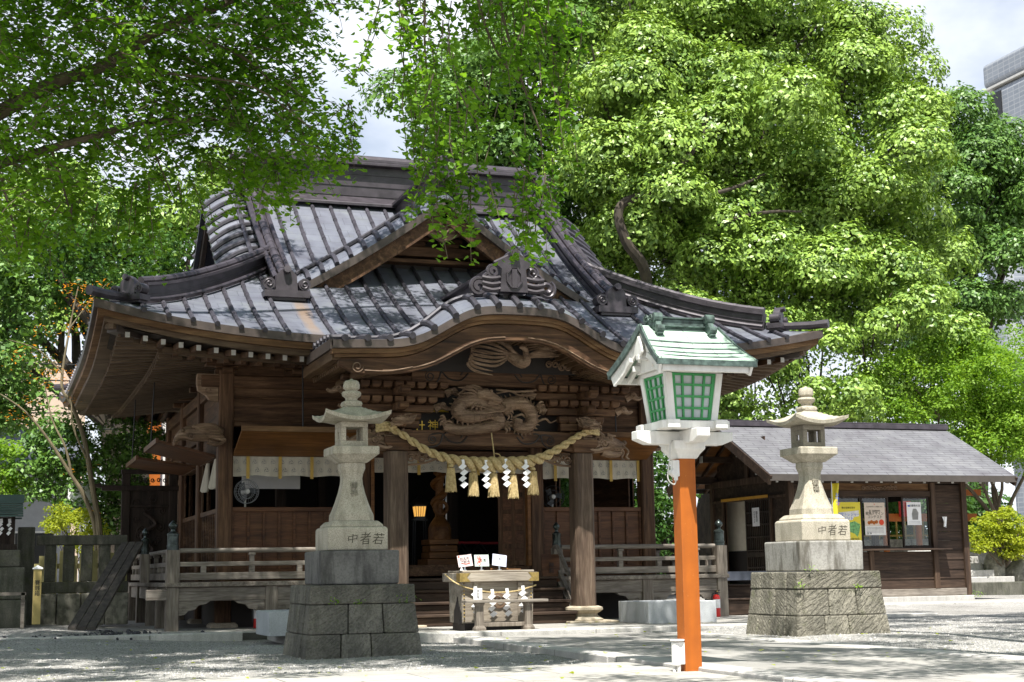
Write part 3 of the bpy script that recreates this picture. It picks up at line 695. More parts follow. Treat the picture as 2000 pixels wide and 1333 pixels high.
# gable-end verges curling down outside the descending ridges, and the gable walls
g = G(); gb = G(); gw = G(); gbb = G()
for s in (-1,1):
    ya, yb2 = 27.75, yr
    def vz(u, y): return zmain(RX+s*KX, y)-0.42*(max(0,u)/0.95)**2.2
    g.cut(); gb.cut(); gw.cut(); gbb.cut()
    for mir in (1,-1):
        f = lambda u,v: ((lambda y,d: (RX+s*(KX+d), y if mir>0 else 2*yr-y, vz(d,y)+0.04))(ya+(yb2-ya)*v, -0.1+1.05*u))
        g.grid(f, 8, 14, thick=(0,0,-0.09))
        y = ya+0.12
        while y < yb2-0.1:
            gb.tube([(RX+s*(KX+0.12+0.85*k/6), y if mir>0 else 2*yr-y, vz(0.12+0.85*k/6,y)+0.075) for k in range(7)],0.055,7)
            y += 0.31
        gb.tube([(RX+s*(KX+0.33), (yy if mir>0 else 2*yr-yy), vz(0.33,yy)+0.10) for yy in np.linspace(ya,yb2-0.4,9)],0.05,7)
        pts = [(RX+s*(KX+0.80), (yy if mir>0 else 2*yr-yy), vz(0.80,yy)-0.21) for yy in np.linspace(ya-0.1,yb2,9)]
        for p, q in zip(pts, pts[1:]): gbb.bar(p, q, 0.09, 0.34)
    pl = [(yy, zmain(RX+s*KX,yy)-0.03) for yy in np.linspace(27.3,yr,8)]
    pl = pl+[(2*yr-a,b) for a,b in reversed(pl)]
    gw.ext(pl+[(2*yr-27.3,6.2),(27.3,6.2)],'x',RX+s*(KX+0.22),RX+s*(KX+0.30))
P('verge', g, M['roof'], roofp, smooth=True); P('verge_batten', gb, M['roof_batten'], roofp, smooth=True)
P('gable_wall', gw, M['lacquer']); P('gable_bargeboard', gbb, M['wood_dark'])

# front triangular gable --------------------------------------------------
g = G(); gb = G()
for s in (-1,1):
    g.grid(lambda u,v: ((lambda w: (lambda y: (RX+s*w, y, zd_c(w,y)))(DY+(inv_main(zd(w))+0.1-DY)*(v**1.6)))(DW*u)), 24, 18, thick=(0,0,-0.10))
    k = 0; w = 0.28
    while w < DW-0.1:
        ye = min(DY+0.75, inv_main(zd(w))); gb.tube([(RX+s*w, DY-0.02+(ye-DY)*j/6, zd_c(w,DY+(ye-DY)*j/6)+0.03) for j in range(7)],0.05,7)
        w += 0.27
    gb.tube([(RX+s*w, DY+0.52, zd_c(w,DY+0.52)+0.05) for w in np.linspace(0.1,DW-0.1,12)],0.045,7)
dorm = P('front_gable', g, M['roof'], smooth=True); P('verge_batten', gb, M['roof_batten'], dorm, smooth=True)
g = G(); gc = G(); g3 = G()
for s in (-1,1):
    g.cut(); gc.cut(); g3.cut(); ws = np.linspace(0.0,DW+0.1,14)
    for a, b in zip(ws, ws[1:]):
        f = lambda w, y, dz: (RX+s*w, y, zd(w)-0.26+dz)
        gc.bar(f(a,DY+0.03,-0.085),f(b,DY+0.03,-0.085),0.10,0.14)
        g.bar(f(a,DY+0.14,-0.30),f(b,DY+0.14,-0.30),0.11,0.30)
        g3.bar(f(a,DY+0.28,-0.20),f(b,DY+0.28,-0.20),0.10,0.16)
P('verge_fascia', gc, M['fascia_copper'], dorm); P('bargeboard', g, M['wood_y'], dorm); P('inner_bargeboard', g3, M['wood_x'], dorm)
g = G(); g.ext([(RX-2.6,6.9),(RX+2.6,6.9),(RX+0.0,8.35)],'y',28.1,28.2); P('pediment_panel', g, M['lacquer'], dorm)
g = G(); g.box(RX-1.55,RX+1.55,27.80,28.05,7.22,7.42); g.box(RX-1.9,RX+1.9,27.78,28.08,7.08,7.16)
for dx in (-1.0,-0.35,0.35,1.0):
    for k, (w, h) in enumerate(((0.16,0.10),(0.24,0.09),(0.32,0.08))): (g.box(RX+dx-w,RX+dx+w,27.86,28.09,7.43+0.11*k,7.43+0.11*k+h) if abs(dx) < 0.5 or k == 0 else None)
P('pediment_beam', g, M['wood_x'], dorm, bevel=0.012)
g = G()                                        # carved crane pendant under the apex
g.ext([(RX-0.75,7.62),(RX-0.35,7.55),(RX,7.38),(RX+0.35,7.55),(RX+0.75,7.62),(RX+0.3,7.95),(RX,8.12),(RX-0.3,7.95)],'y',27.22,27.30)
for q in (-1,1):
    for k in range(5): g.spiral((RX+q*(0.12+0.13*k),27.2,7.72-0.02*k),0.085,1.4,0.022,sgn=q,a0=k)
    for k in range(6): g.tube(path_interp([(RX+q*0.05,27.19,7.6),(RX+q*(0.3+0.05*k),27.17,7.62+0.03*k),(RX+q*(0.55+0.05*k),27.2,7.58+0.05*k)],4),[0.02]*8+[0.008],5)
g.tube(path_interp([(RX-0.2,27.16,7.62),(RX,27.14,7.55),(RX+0.12,27.15,7.66),(RX+0.2,27.15,7.63)],5),0.025,6)
P('crane_carving', g, M['wood_carve'], dorm, smooth=True)
g = G(); yi = inv_main(DZ)
g.box(RX-0.14,RX+0.14,DY+0.25,yi+0.3,DZ-0.1,DZ+0.32); g.box(RX-0.24,RX+0.24,DY+0.2,yi+0.5,DZ+0.325,DZ+0.38); g.tube([(RX,DY+0.15,DZ+0.43),(RX,yi+0.8,DZ+0.43)],0.085,9)
P('gable_ridge', g, M['roof_trim'], dorm)
def swirl_oni(g, c, s, arch=True):
    """big cloud-scroll ridge end facing the front"""
    x, y, z = c
    g.ext([(x-0.25*s,z),(x+0.25*s,z),(x+0.22*s,z+0.40*s),(x+0.30*s,z+0.46*s),(x+0.30*s,z+0.52*s),(x+0.17*s,z+0.58*s),(x,z+0.66*s),(x-0.17*s,z+0.58*s),(x-0.30*s,z+0.52*s),(x-0.30*s,z+0.46*s),(x-0.22*s,z+0.40*s)],'y',y,y+0.2*s)
    for q in (-1,1):
        g.spiral((x+q*0.36*s,y+0.08*s,z+0.36*s),0.11*s,1.5,0.05*s,sgn=-q,a0=rad(90)); g.spiral((x+q*0.42*s,y+0.08*s,z+0.19*s),0.14*s,1.5,0.055*s,sgn=-q,a0=rad(90))
        g.spiral((x+q*0.62*s,y+0.08*s,z+0.08*s),0.16*s,1.6,0.06*s,sgn=-q,a0=rad(60))
        for k in range(3): g.tube(path_interp([(x+q*0.24*s,y+0.06*s,z+(0.05+0.1*k)*s),(x+q*0.40*s,y+0.04*s,z+(0.02+0.1*k)*s),(x+q*0.56*s,y+0.06*s,z+(0.06+0.09*k)*s)],4),0.04*s,6)
        g.tube([(x,y+0.1*s,z+0.66*s),(x+q*0.32*s,y+0.1*s,z+0.50*s)],0.05*s,7)
    for a in range(8):                          # octagonal frame on the face
        t0 = rad(22.5+45*a); t1 = rad(67.5+45*a); f = lambda t: (x+0.14*s*math.cos(t), y-0.015*s, z+0.25*s+0.18*s*math.sin(t)); g.bar(f(t0),f(t1),0.03*s,0.03*s,(0,1,0))
    g.box(x-0.045*s,x+0.045*s,y-0.03*s,y,z+0.1*s,z+0.42*s)
    g.tube([(x,y-0.10*s,z+0.66*s),(x,y+0.3*s,z+0.66*s)],0.085*s,9)
g = G(); swirl_oni(g,(RX,DY+0.05,DZ+0.05),0.8); P('gable_ornament', g, M['roof_trim'], dorm, smooth=True)

# ------------------------------------------------------------------ porch (karahafu) roof
def kyb(w):                                     # where the porch roof meets the big slope
    y = RY0-0.2
    while y < 28.2 and zmain(KC+w, y) < zk(w, 25): y += 0.04
    return y+0.12
g = G()
g.grid(lambda u,v: ((lambda w: (KC+w, KY+(kyb(w)-KY)*v, zk(w, KY+(kyb(w)-KY)*v)))(-KW+2*KW*u)), 72, 14, thick=(0,0,-0.10))
porch = P('porch_roof', g, M['roof'], smooth=True)
g = G()
for i in range(-8,9):
    w = i*0.37; ye = min(KY+1.0, kyb(w)-0.1); batten(g,[(KC+w, KY-0.03+(ye-KY)*j/6, zk(w,KY+(ye-KY)*j/6)+0.025) for j in range(7)],0.05)
g.tube([(KC+w, KY+0.68, zk(w,KY+0.68)+0.05) for w in np.linspace(-KW,KW,44)],0.04,7)
g.tube([(KC+w, KY+0.80, zk(w,KY+0.80)+0.05) for w in np.linspace(-KW,KW,44)],0.035,7)
for s in (-1,1):
    for k in range(7): y = KY+0.1+k*0.26; g.tube([(KC+s*(KW+0.03), y, zk(KW,y)+0.03),(KC+s*(KW-0.3), y, zk(KW-0.3,y)+0.03)],0.055,8)
P('verge_batten', g, M['roof_batten'], porch, smooth=True)
def kband(y0, y1, top, bot, w=KW, n=72):
    g = G(); xs = np.linspace(-w,w,n+1); vs = []
    for q in xs: vs += [(KC+q,y0,top(q)),(KC+q,y1,top(q)),(KC+q,y1,bot(q)),(KC+q,y0,bot(q))]
    fs = [(4*i+a, 4*i+4+a, 4*i+4+(a+1)%4, 4*i+(a+1)%4) for i in range(n) for a in range(4)]+[(0,1,2,3),(4*n+3,4*n+2,4*n+1,4*n)]
    return g.add(vs, fs)
P('porch_fascia', kband(KY-0.015,KY+0.12,lambda q: klip(q)+0.0,lambda q: klip(q)-0.135), M['fascia_copper'], porch)
P('fascia_board', kband(KY+0.07,KY+0.25,lambda q: klip(q)-0.138,lambda q: klip(q)-0.215), M['wood_warm'], porch)
P('fascia_board', kband(KY+0.11,KY+0.27,lambda q: klip(q)-0.218,lambda q: klip(q)-0.27,KW-0.05), M['wood_warm'], porch)
def kbt(q): return klip(q)-0.275
def kbb(q): return min(kbar(q), kbt(q)-0.12) if abs(q)<2.75 else min(kbar(q)+0.45*(abs(q)-2.75)**0.9, kbt(q)-0.06)
P('porch_bargeboard', kband(KY+0.15,KY+0.29,kbt,kbb,3.02), M['wood_x'], porch, bevel=0.012)
g = G()
for s in (-1,1):                                # scroll cut at the ends of the board
    g.cut()
    g.spiral((KC+s*2.72,KY+0.14,4.30),0.10,1.4,0.018,sgn=s); g.tube(path_interp([(KC+s*2.6,KY+0.14,4.24),(KC+s*2.2,KY+0.14,4.24),(KC+s*1.8,KY+0.14,4.32)],6),0.012,5)
    g.tube(path_interp([(KC+s*(0.2+0.3*k),KY+0.145,kbb(0.2+0.3*k)+0.06) for k in range(8)],3),0.012,5)
P('bargeboard_scroll', g, M['wood_carve'], porch, smooth=True)
# ribbed vault under the curve, side eaves with tight rafters
g = G(); 
g.grid(lambda u,v: ((lambda q,y: (KC+q,y,kbt(q)-0.05+0.02*v))(-3.0+6*u, KY+0.25+1.9*v)),60,4); P('porch_soffit', g, M['wood_warm_y'], porch, fix=False)
g = G()
for q in np.arange(-1.6,1.61,0.1): g.bar((KC+q,KY+0.3,kbt(q)-0.10),(KC+q,KY+1.5,kbt(q)-0.10),0.05,0.09)
P('vault_rib', g, M['wood_warm_y'], porch)
g = G()
for s in (-1,1):
    g.cut(); y = KY+0.34
    while y < KY+2.6:
        g.bar((KC+s*(KW-0.22),y,4.38),(KC+s*1.75,y,4.62),0.075,0.09); y += 0.15
        g.bar((KC+s*(KW-0.75),y,4.30),(KC+s*1.55,y,4.50),0.075,0.09)
    g.box(*sorted((KC+s*(KW-0.02),KC+s*(KW-0.16))),KY+0.15,KY+2.5,4.40,4.56)
    g.box(*sorted((KC+s*(KW-0.62),KC+s*(KW-0.74))),KY+0.4,KY+2.6,4.26,4.36)
P('porch_rafter', g, M['wood_warm_y'], porch)
g = G()
for s in (-1,1): g.cut(); g.box(*sorted((KC+s*(KW-0.02),KC+s*(KW+0.03))),KY+0.05,RY0+0.4,4.56,4.72)
P('porch_fascia', g, M['fascia_copper'], porch)
g = G(); swirl_oni(g,(KC,KY+0.22,5.66),0.98); P('porch_ornament', g, M['roof_trim'], porch, smooth=True)
g = G(); zt = 5.70; yb = inv_main(6.3)+0.5
g.box(KC-0.13,KC+0.13,KY+0.4,yb,5.5,zt+0.44); g.box(KC-0.22,KC+0.22,KY+0.36,yb,zt+0.445,zt+0.50); g.tube([(KC,KY+0.2,zt+0.56),(KC,yb+0.2,zt+0.56)],0.075,9)
P('porch_ridge', g, M['roof_trim'], porch)
# ------------------------------------------------------------------ shrine body
WY, WB = 26.8, 35.2                       # front wall, rear wall
XL, XR = 3.9, 12.12
FZ = 0.91
cols = [(XL,WY),(6.42,WY),(9.80,WY),(XR,WY),(XL,29.6),(XR,29.6),(XL,32.4),(XR,32.4),(XL,WB),(XR,WB)]
for x, y in cols:
    g = G(); g.sq([(0.135,0.03),(0.135,4.55)],(x,y,0.12),0.025); P('column', g, M['wood_z'])
g = G()
for x, y in cols: g.cut(); g.sq([(0.24,0),(0.24,0.06),(0.20,0.1)],(x,y,0.10))
P('column_base', g, M['plinth_stone'], bevel=0.01)
def wallbox(name, m, *bs, bevel=0.0, **k):
    g = G()
    for b in bs: g.cut(); g.box(*b)
    return P(name, g, m, bevel=bevel, **k)
# front: tie beams, lintels, board panels
wallbox('tie_beam', M['wood_x'], (XL-0.45,XR+0.45,WY-0.115,WY+0.115,4.36,4.58),(XL+0.14,6.28,WY-0.09,WY+0.09,4.16,4.20),(9.94,XR-0.14,WY-0.09,WY+0.09,4.16,4.20),(XL+0.14,XR-0.14,WY-0.10,WY+0.10,3.66,3.76), bevel=0.015)
wallbox('upper_wall', M['wood_x'], (XL+0.13,6.3,WY-0.03,WY+0.03,3.76,4.36),(9.92,XR-0.13,WY-0.03,WY+0.03,3.76,4.36),(6.3,9.92,WY-0.03,WY+0.03,3.3,4.36))
wallbox('lintel', M['wood_x'], (XL+0.13,XR-0.13,WY-0.09,WY+0.09,3.13,3.27), bevel=0.01)
for s in (-1,1):                              # carved beam noses outside the corner columns
    x = XL if s < 0 else XR
    g = G(); g.box(*sorted((x+s*0.14,x+s*0.52)),WY-0.10,WY+0.10,4.42,4.60); g.ext([(x+s*0.14,4.10),(x+s*0.30,4.13),(x+s*0.36,4.22),(x+s*0.50,4.30),(x+s*0.52,4.42),(x+s*0.14,4.42)],'y',WY-0.08,WY+0.08)
    g.spiral((x+s*0.32,WY-0.09,4.30),0.07,1.4,0.016,sgn=s); P('beam_nose', g, M['wood_carve'], bevel=0.01)
def wainscot(x0, x1):
    g = G(); g.box(x0,x1,WY-0.02,WY+0.02,0.80,2.14); P('wainscot', g, M['wood_red'])
    g = G(); g.box(x0,x1,WY-0.07,WY+0.07,2.14,2.22); g.box(x0,x1,WY-0.06,WY+0.06,0.95,1.12)
    k = int((x1-x0)/0.262)
    for i in range(k+1): x = x0+0.02+i*(x1-x0-0.04)/k; g.box(x-0.022,x+0.022,WY-0.055,WY-0.022,1.122,2.138)
    P('wainscot_frame', g, M['wood_red'], bevel=0.006)
wainscot(XL+0.135,6.285); wainscot(9.935,XR-0.135)
# side walls: left with openings, right with a window onto the garden
def side_wall(x, s, opens):
    g = G(); gr = G(); gf = G()
    g.box(x-0.03,x+0.03,WY+0.13,WB,3.3,4.5); g.box(x-0.02,x+0.02,WY+0.13,WB,0.80,2.14)
    gf.box(x-0.07,x+0.07,WY+0.13,WB,2.14,2.22); gf.box(x-0.09,x+0.09,WY+0.13,WB,3.13,3.30); gf.box(x-0.11,x+0.11,WY+0.13,WB,4.36,4.58); gf.box(x-0.10,x+0.10,WY+0.13,WB,3.62,3.74)
    y = WY+0.3
    while y < WB: gf.box(x+s*0.022,x+s*0.055,y-0.022,y+0.022,0.95,2.138); y += 0.24
    last = WY+0.13
    for a, b in opens:
        g.box(x-0.03,x+0.03,last,a,2.22,3.13); gf.box(x-0.06,x+0.06,a-0.05,a,2.22,3.13); gf.box(x-0.06,x+0.06,b,b+0.05,2.22,3.13); last = b
    g.box(x-0.03,x+0.03,last,WB,2.22,3.13)
    P('side_wall', g, M['wood_y']); P('side_wall_frame', gf, M['wood_y'])
side_wall(XL,-1,[(27.3,29.3),(29.9,32.1)]); side_wall(XR,1,[(26.98,27.5),(30.6,31.6)])
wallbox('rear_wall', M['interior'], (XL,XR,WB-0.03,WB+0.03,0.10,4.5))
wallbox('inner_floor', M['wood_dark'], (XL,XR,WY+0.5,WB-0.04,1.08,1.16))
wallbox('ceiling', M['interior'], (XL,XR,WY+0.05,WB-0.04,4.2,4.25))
wallbox('inner_pillar', M['wood_dark'], (5.6,5.8,31,31.2,1.16,4.2),(9.3,9.55,31,31.25,1.16,4.2),(7.0,7.2,33.5,33.7,1.16,4.2),(10.6,10.8,31,31.2,1.16,4.2))
wallbox('threshold', M['wood_y'], (6.55,9.67,WY-0.10,WY+0.12,0.95,1.12),(6.55,9.67,WY+0.12,WY+0.5,1.0,1.16), bevel=0.01)
# bracket complexes over the columns of the front wall
g = G()
for x in (XL,5.15,6.42,9.80,11.0,XR):
    g.cut()
    for k,(w,z) in enumerate(((0.20,4.60),(0.38,4.74),(0.54,4.88))):
        g.box(x-w,x+w,WY-0.10-0.12*k,WY+0.1,z,z+0.10); g.box(x-0.09,x+0.09,WY-0.30-0.13*k,WY+0.1,z+0.002,z+0.102)
        for q in (-1,0,1): g.sq([(0.065,0.102),(0.095,0.138)],(x+q*(w-0.07),WY-0.10-0.10*k,z))
for y in (29.6,32.4):
    for x, s in ((XL,-1),(XR,1)):
        g.cut()
        for k,(w,z) in enumerate(((0.20,4.60),(0.38,4.74),(0.54,4.88))): g.box(x-0.10-(0.12*k if s<0 else 0),x+0.10+(0.12*k if s>0 else 0),y-w,y+w,z,z+0.10); g.box(*sorted((x-s*0.1,x+s*(0.30+0.13*k))),y-0.09,y+0.09,z+0.002,z+0.102)
P('bracket_set', g, M['wood_x'], bevel=0.012)
wallbox('wall_plate', M['wood_x'], (XL-0.7,XR+0.7,WY-0.50,WY-0.36,4.96,5.10),(XL,XR,WY-0.02,WY+0.02,4.58,5.1))
# propped shutters of the openings
def shutter(p_in, p_out, w0, w1, axis):
    g = G(); ge = G()
    (a0,z0),(a1,z1) = p_in,p_out; dz = 0.03
    if axis == 'y':
        g.add([(w0,a0,z0),(w1,a0,z0),(w1,a1,z1),(w0,a1,z1),(w0,a0,z0+0.05),(w1,a0,z0+0.05),(w1,a1,z1+0.05),(w0,a1,z1+0.05)],[(0,1,2,3),(7,6,5,4),(0,4,5,1),(1,5,6,2),(2,6,7,3),(3,7,4,0)])
        ge.bar((w0-0.02,a1-0.02,z1+0.03),(w1+0.02,a1-0.02,z1+0.03),0.05,0.09)
    else:
        g.add([(a0,w0,z0),(a0,w1,z0),(a1,w1,z1),(a1,w0,z1),(a0,w0,z0+0.05),(a0,w1,z0+0.05),(a1,w1,z1+0.05),(a1,w0,z1+0.05)],[(0,1,2,3),(7,6,5,4),(0,4,5,1),(1,5,6,2),(2,6,7,3),(3,7,4,0)])
        ge.bar((a1,w0-0.02,z1+0.03),(a1,w1+0.02,z1+0.03),0.05,0.09)
    o = P('shutter', g, M['wood_amber'] if axis=='y' else M['wood_red']); P('shutter_edge', ge, M['wood_warm'] if axis=='y' else M['wood_red'], o)
    gh = G()
    if axis == 'y': gh.tube([((w0+w1)/2,a1-0.02,z1+0.05),((w0+w1)/2,a1+0.05,4.9)],0.014,6)
    else: gh.tube([(a1,(w0+w1)/2,z1+0.05),(a1+0.05,(w0+w1)/2,4.9)],0.014,6)
    P('hanging_rod', gh, M['iron'], o)
shutter((WY-0.12,3.14),(25.72,3.50),XL+0.14,6.15,'y'); shutter((WY-0.12,3.14),(25.72,3.50),10.0,XR-0.02,'y')
shutter((XL-0.12,3.14),(XL-1.15,3.40),27.2,29.4,'x'); shutter((XL-0.12,3.14),(XL-1.25,3.30),29.9,32.2,'x')
# folded doors of the centre bay
def door(x, rz, w):
    r = thing_part = None
    g = G(); g.M = Matrix.Translation((x,WY,0)) @ Matrix.Rotation(rz,4,'Z')
    g.box(0,w,-0.015,0.015,1.13,3.12); o = P('door', g, M['wood_red'])
    g2 = G(); g2.M = g.M
    for a,b in ((0,0.09),(w-0.09,w),(w/2-0.03,w/2+0.03)): g2.box(a,b,-0.03,0.03,1.13,3.12)
    for z in (1.13,1.45,1.78,2.1,2.42,2.74,3.03): g2.box(0.09,w-0.09,-0.028,0.028,z,z+0.085)
    P('door_frame', g2, M['wood_z'], o, bevel=0.005)
    g3 = G(); g3.M = g.M
    for z in (1.4,2.1,2.8): g3.box(-0.005,0.07,-0.036,-0.03,z,z+0.07)
    P('hinge', g3, M['iron'], o)
door(9.66,rad(152),0.58); door(6.56,rad(70),0.55)
wallbox('door_jamb', M['wood_amber'], (9.60,9.665,WY-0.14,WY+0.10,1.12,3.13),(6.555,6.62,WY-0.14,WY+0.10,1.12,3.13), bevel=0.006)
# wing screen across the left veranda
g = G(); g.box(2.62,2.80,33.0,33.12,0.9,3.3); g.box(3.62,3.80,33.0,33.12,0.9,3.3); g.box(2.2,3.85,32.96,33.16,2.86,2.97); g.box(2.6,3.8,32.98,33.14,3.22,3.32); g.box(2.8,3.62,32.98,33.14,0.9,1.1); g.box(2.8,3.62,33.0,33.12,2.5,2.56)
g.ext([(2.2,2.92),(2.2,3.02),(2.0,2.99),(1.98,2.94)],'y',32.96,33.16)
scr = P('wing_screen', g, M['wood_dark'], bevel=0.01)
g = G(); g.box(2.80,3.62,33.04,33.08,1.1,2.86)
for k in range(16):
    a = k*1.7; g.spiral((3.2+0.27*math.sin(a),33.03,1.4+0.085*k),0.09+0.02*math.sin(k),1.4,0.022,a0=a,sgn=1 if k%2 else -1)
g.tube(path_interp([(3.0,33.02,1.3),(3.3,33.0,1.6),(3.05,33.0,1.9),(3.35,33.0,2.15),(3.1,33.0,2.4)],6),[0.05]*25,6)
P('screen_carving', g, M['wood_dark'], scr, smooth=True)
g = G()
for k in range(6): g.spiral((2.88+0.13*k,33.06,3.09),0.05,1.3,0.016,sgn=(-1)**k)
P('openwork', g, M['wood_dark'], scr)

# ------------------------------------------------------------------ porch structure
PY = 24.55
PX = (6.465, 9.855)
for x in PX:
    g = G(); g.sq([(0.185,0.33),(0.182,3.06)],(x,PY,0),0.05); c = P('porch_column', g, M['wood_pillar'], bevel=0.006)
    g = G(); g.lathe([(0.33,0.12),(0.34,0.17),(0.30,0.20),(0.24,0.24),(0.235,0.27),(0.29,0.30),(0.335,0.335),(0.33,0.375),(0.26,0.40)],(x,PY,0),28); P('column_plinth', g, M['plinth_stone'], c, smooth=True)
g = G(); g.box(PX[1]-0.42,PX[1]+0.5,PY-0.42,PY+0.42,0.11,0.15); g.cut(); g.box(PX[0]-0.5,PX[0]+0.42,PY-0.42,PY+0.42,0.11,0.15); P('plinth_slab', g, M['plinth_stone'], bevel=0.01)
# rainbow beam between the columns: arched underside, carved tendrils
def arch_beam(x0, x1, y0, y1, zt, h, rise, name, m):
    g = G(); n = 24; top = []; bot = []
    for i in range(n+1):
        t = i/n; x = lerp(x0,x1,t); a = 1-(2*t-1)**2; top.append((x,zt+rise*0.4*a)); bot.append((x,zt-h+rise*smoothstep(0,0.16,min(t,1-t))))
    g.ext(top+bot[::-1],'y',y0,y1); return P(name, g, m, bevel=0.02, seg=2)
def tendril(g, x, y, z, s, k=1.0, r=0.014):
    g.spiral((x,y,z),0.085*k,1.6,r,sgn=s,a0=rad(90 if s>0 else 90))
    g.tube(path_interp([(x-s*0.02*k,y,z+0.085*k),(x+s*0.16*k,y,z+0.10*k),(x+s*0.30*k,y,z-0.03*k),(x+s*0.5*k,y,z-0.05*k),(x+s*0.62*k,y,z+0.06*k)],5),r,5)
    g.tube(path_interp([(x+s*0.18*k,y,z+0.10*k),(x+s*0.13*k,y,z-0.06*k),(x+s*0.0*k,y,z-0.13*k),(x-s*0.2*k,y,z-0.12*k)],5),r,5)
    for q in (0.16,0.5): g.tube(path_interp([(x+s*q*k,y,z+0.03*k),(x+s*(q+0.06)*k,y,z+0.11*k),(x+s*(q+0.16)*k,y,z+0.12*k)],4),[r]*8+[r*0.4],5)
b1 = arch_beam(PX[0]+0.17,PX[1]-0.17,PY-0.13,PY+0.13,3.42,0.34,0.085,'rainbow_beam',M['wood_x'])
g = G()
for s, x in ((1,PX[0]+0.62),(-1,PX[1]-0.62)): g.cut(); tendril(g,x,PY-0.132,3.27,s,1.0)
P('carved_tendril', g, M['lacquer'], b1)
b2 = arch_beam(6.72,9.62,PY-0.12,PY+0.12,4.50,0.36,0.07,'upper_beam',M['wood_x'])
g = G()
for s, x in ((1,7.05),(-1,9.28)): g.cut(); tendril(g,x,PY-0.122,4.36,s,1.1)
P('carved_tendril', g, M['lacquer'], b2)
# column capitals and stacked bracket arms, left and right of the dragon
def brackets(cx, s):
    g = G()
    g.sq([(0.20,3.07),(0.20,3.13),(0.25,3.2),(0.25,3.30)],(cx,PY,0)); g.box(cx-0.25,cx+0.25,PY-0.14,PY+0.14,3.305,3.44)
    lv = [(3.46,0.40),(3.74,0.66),(4.0,0.86)]
    for k,(z,w) in enumerate(lv):
        g.box(cx-w,cx+w,PY-0.09,PY+0.09,z,z+0.13)
        g.box(cx-0.085,cx+0.085,PY-0.30-0.12*k,PY+0.6,z+0.002,z+0.132)
        g.ext([(PY-0.30-0.12*k,z+0.13),(PY-0.46-0.12*k,z+0.13),(PY-0.5-0.12*k,z+0.05),(PY-0.40-0.12*k,z+0.0),(PY-0.30-0.12*k,z+0.0)],'x',cx-0.08,cx+0.08)
        m = 2+k
        for i in range(-m,m+1):
            x = cx+i*w/(m+0.35)
            g.sq([(0.055,0.132),(0.09,0.175),(0.09,0.262)],(x,PY-0.02,z))
            if k: g.sq([(0.05,0.132),(0.08,0.17),(0.08,0.25)],(x,PY-0.2,z))
    g.box(cx-0.95,cx+0.95,PY-0.10,PY+0.10,4.265,4.36)
    b = P('bracket_set', g, M['wood_x'], bevel=0.014)
    g = G()                                      # carved cloud noses at the bracket arms
    for k,(z,w) in enumerate(lv[1:]):
        for q in (-1,1):
            x = cx+q*(w+0.02)
            g.cut(); g.tube(path_interp([(x,PY-0.03,z+0.06),(x+q*0.12,PY-0.05,z+0.12),(x+q*0.24,PY-0.04,z+0.07),(x+q*0.33,PY-0.04,z+0.10)],5),list(np.linspace(0.08,0.025,16)),7)
            g.spiral((x+q*0.13,PY-0.12,z+0.12),0.055,1.4,0.018,sgn=q)
    P('bracket_carving', g, M['wood_carve'], b, smooth=True)
brackets(PX[0],-1); brackets(PX[1],1)
def beast(name, c, s, k=1.0, label=None, d=(1,0,0)):
    """lion-dragon beam nose: skull, muzzle, jaw, eye, mane curls, horns and whisker, pointing along s*x"""
    g = G(); X, Yc, Z = c
    old = Matrix.Translation(c) @ (Matrix.Rotation(rad(90)*0,4,'Z'))
    g.M = Matrix.Translation(c) @ Matrix.Diagonal((s*k,k,k,1))
    g.tube([(-0.32,0,0.0),(-0.1,0,0.02),(0.08,0,0.04),(0.2,0,0.02),(0.32,0,-0.01),(0.40,0,0.0)],[0.15,0.165,0.16,0.12,0.10,0.055],10)
    g.tube([(0.0,0,-0.10),(0.16,0,-0.15),(0.30,0,-0.15),(0.36,0,-0.12)],[0.08,0.07,0.05,0.03],8)
    g.ball((0.41,0,0.045),0.05,8,5)
    for q in (-1,1):
        g.ball((0.12,q*0.12,0.11),0.042,8,5); g.tube([(0.05,q*0.12,0.17),(0.20,q*0.13,0.15)],[0.03,0.018],6)
        g.tube(path_interp([(0.0,q*0.1,0.14),(-0.15,q*0.12,0.24),(-0.32,q*0.12,0.24)],5),[0.03]*10+[0.01],6)
        for i in range(4): g.spiral((-0.02-0.11*i,q*0.165,0.02+0.07*math.sin(i*2)),0.08,1.5,0.026,a0=i,sgn=q)
        for i in range(5): g.tube(path_interp([(-0.05-0.05*i,q*0.15,-0.06+0.05*i),(-0.22-0.05*i,q*0.18,-0.10+0.06*i),(-0.38-0.03*i,q*0.15,-0.02+0.06*i)],4),[0.03]*8+[0.008],5)
        g.tube(path_interp([(0.34,q*0.08,0.0),(0.44,q*0.1,-0.10),(0.40,q*0.1,-0.2),(0.46,q*0.1,-0.24)],4),[0.018]*12+[0.008],5)
        for i in range(3): g.tube([(0.2+0.06*i,q*0.07,-0.06),(0.2+0.06*i,q*0.07,-0.11)],[0.018,0.004],5)
    return P(name, g, M['wood_carve'], smooth=True)
beast('lion_carving',(PX[1]+0.42,PY,3.22),1,1.05); beast('lion_carving',(PX[0]-0.42,PY,3.22),-1,1.05)
beast('lion_carving',(PX[0],PY-0.48,3.55),-1,0.45); beast('lion_carving',(PX[1],PY-0.48,3.55),1,0.45)
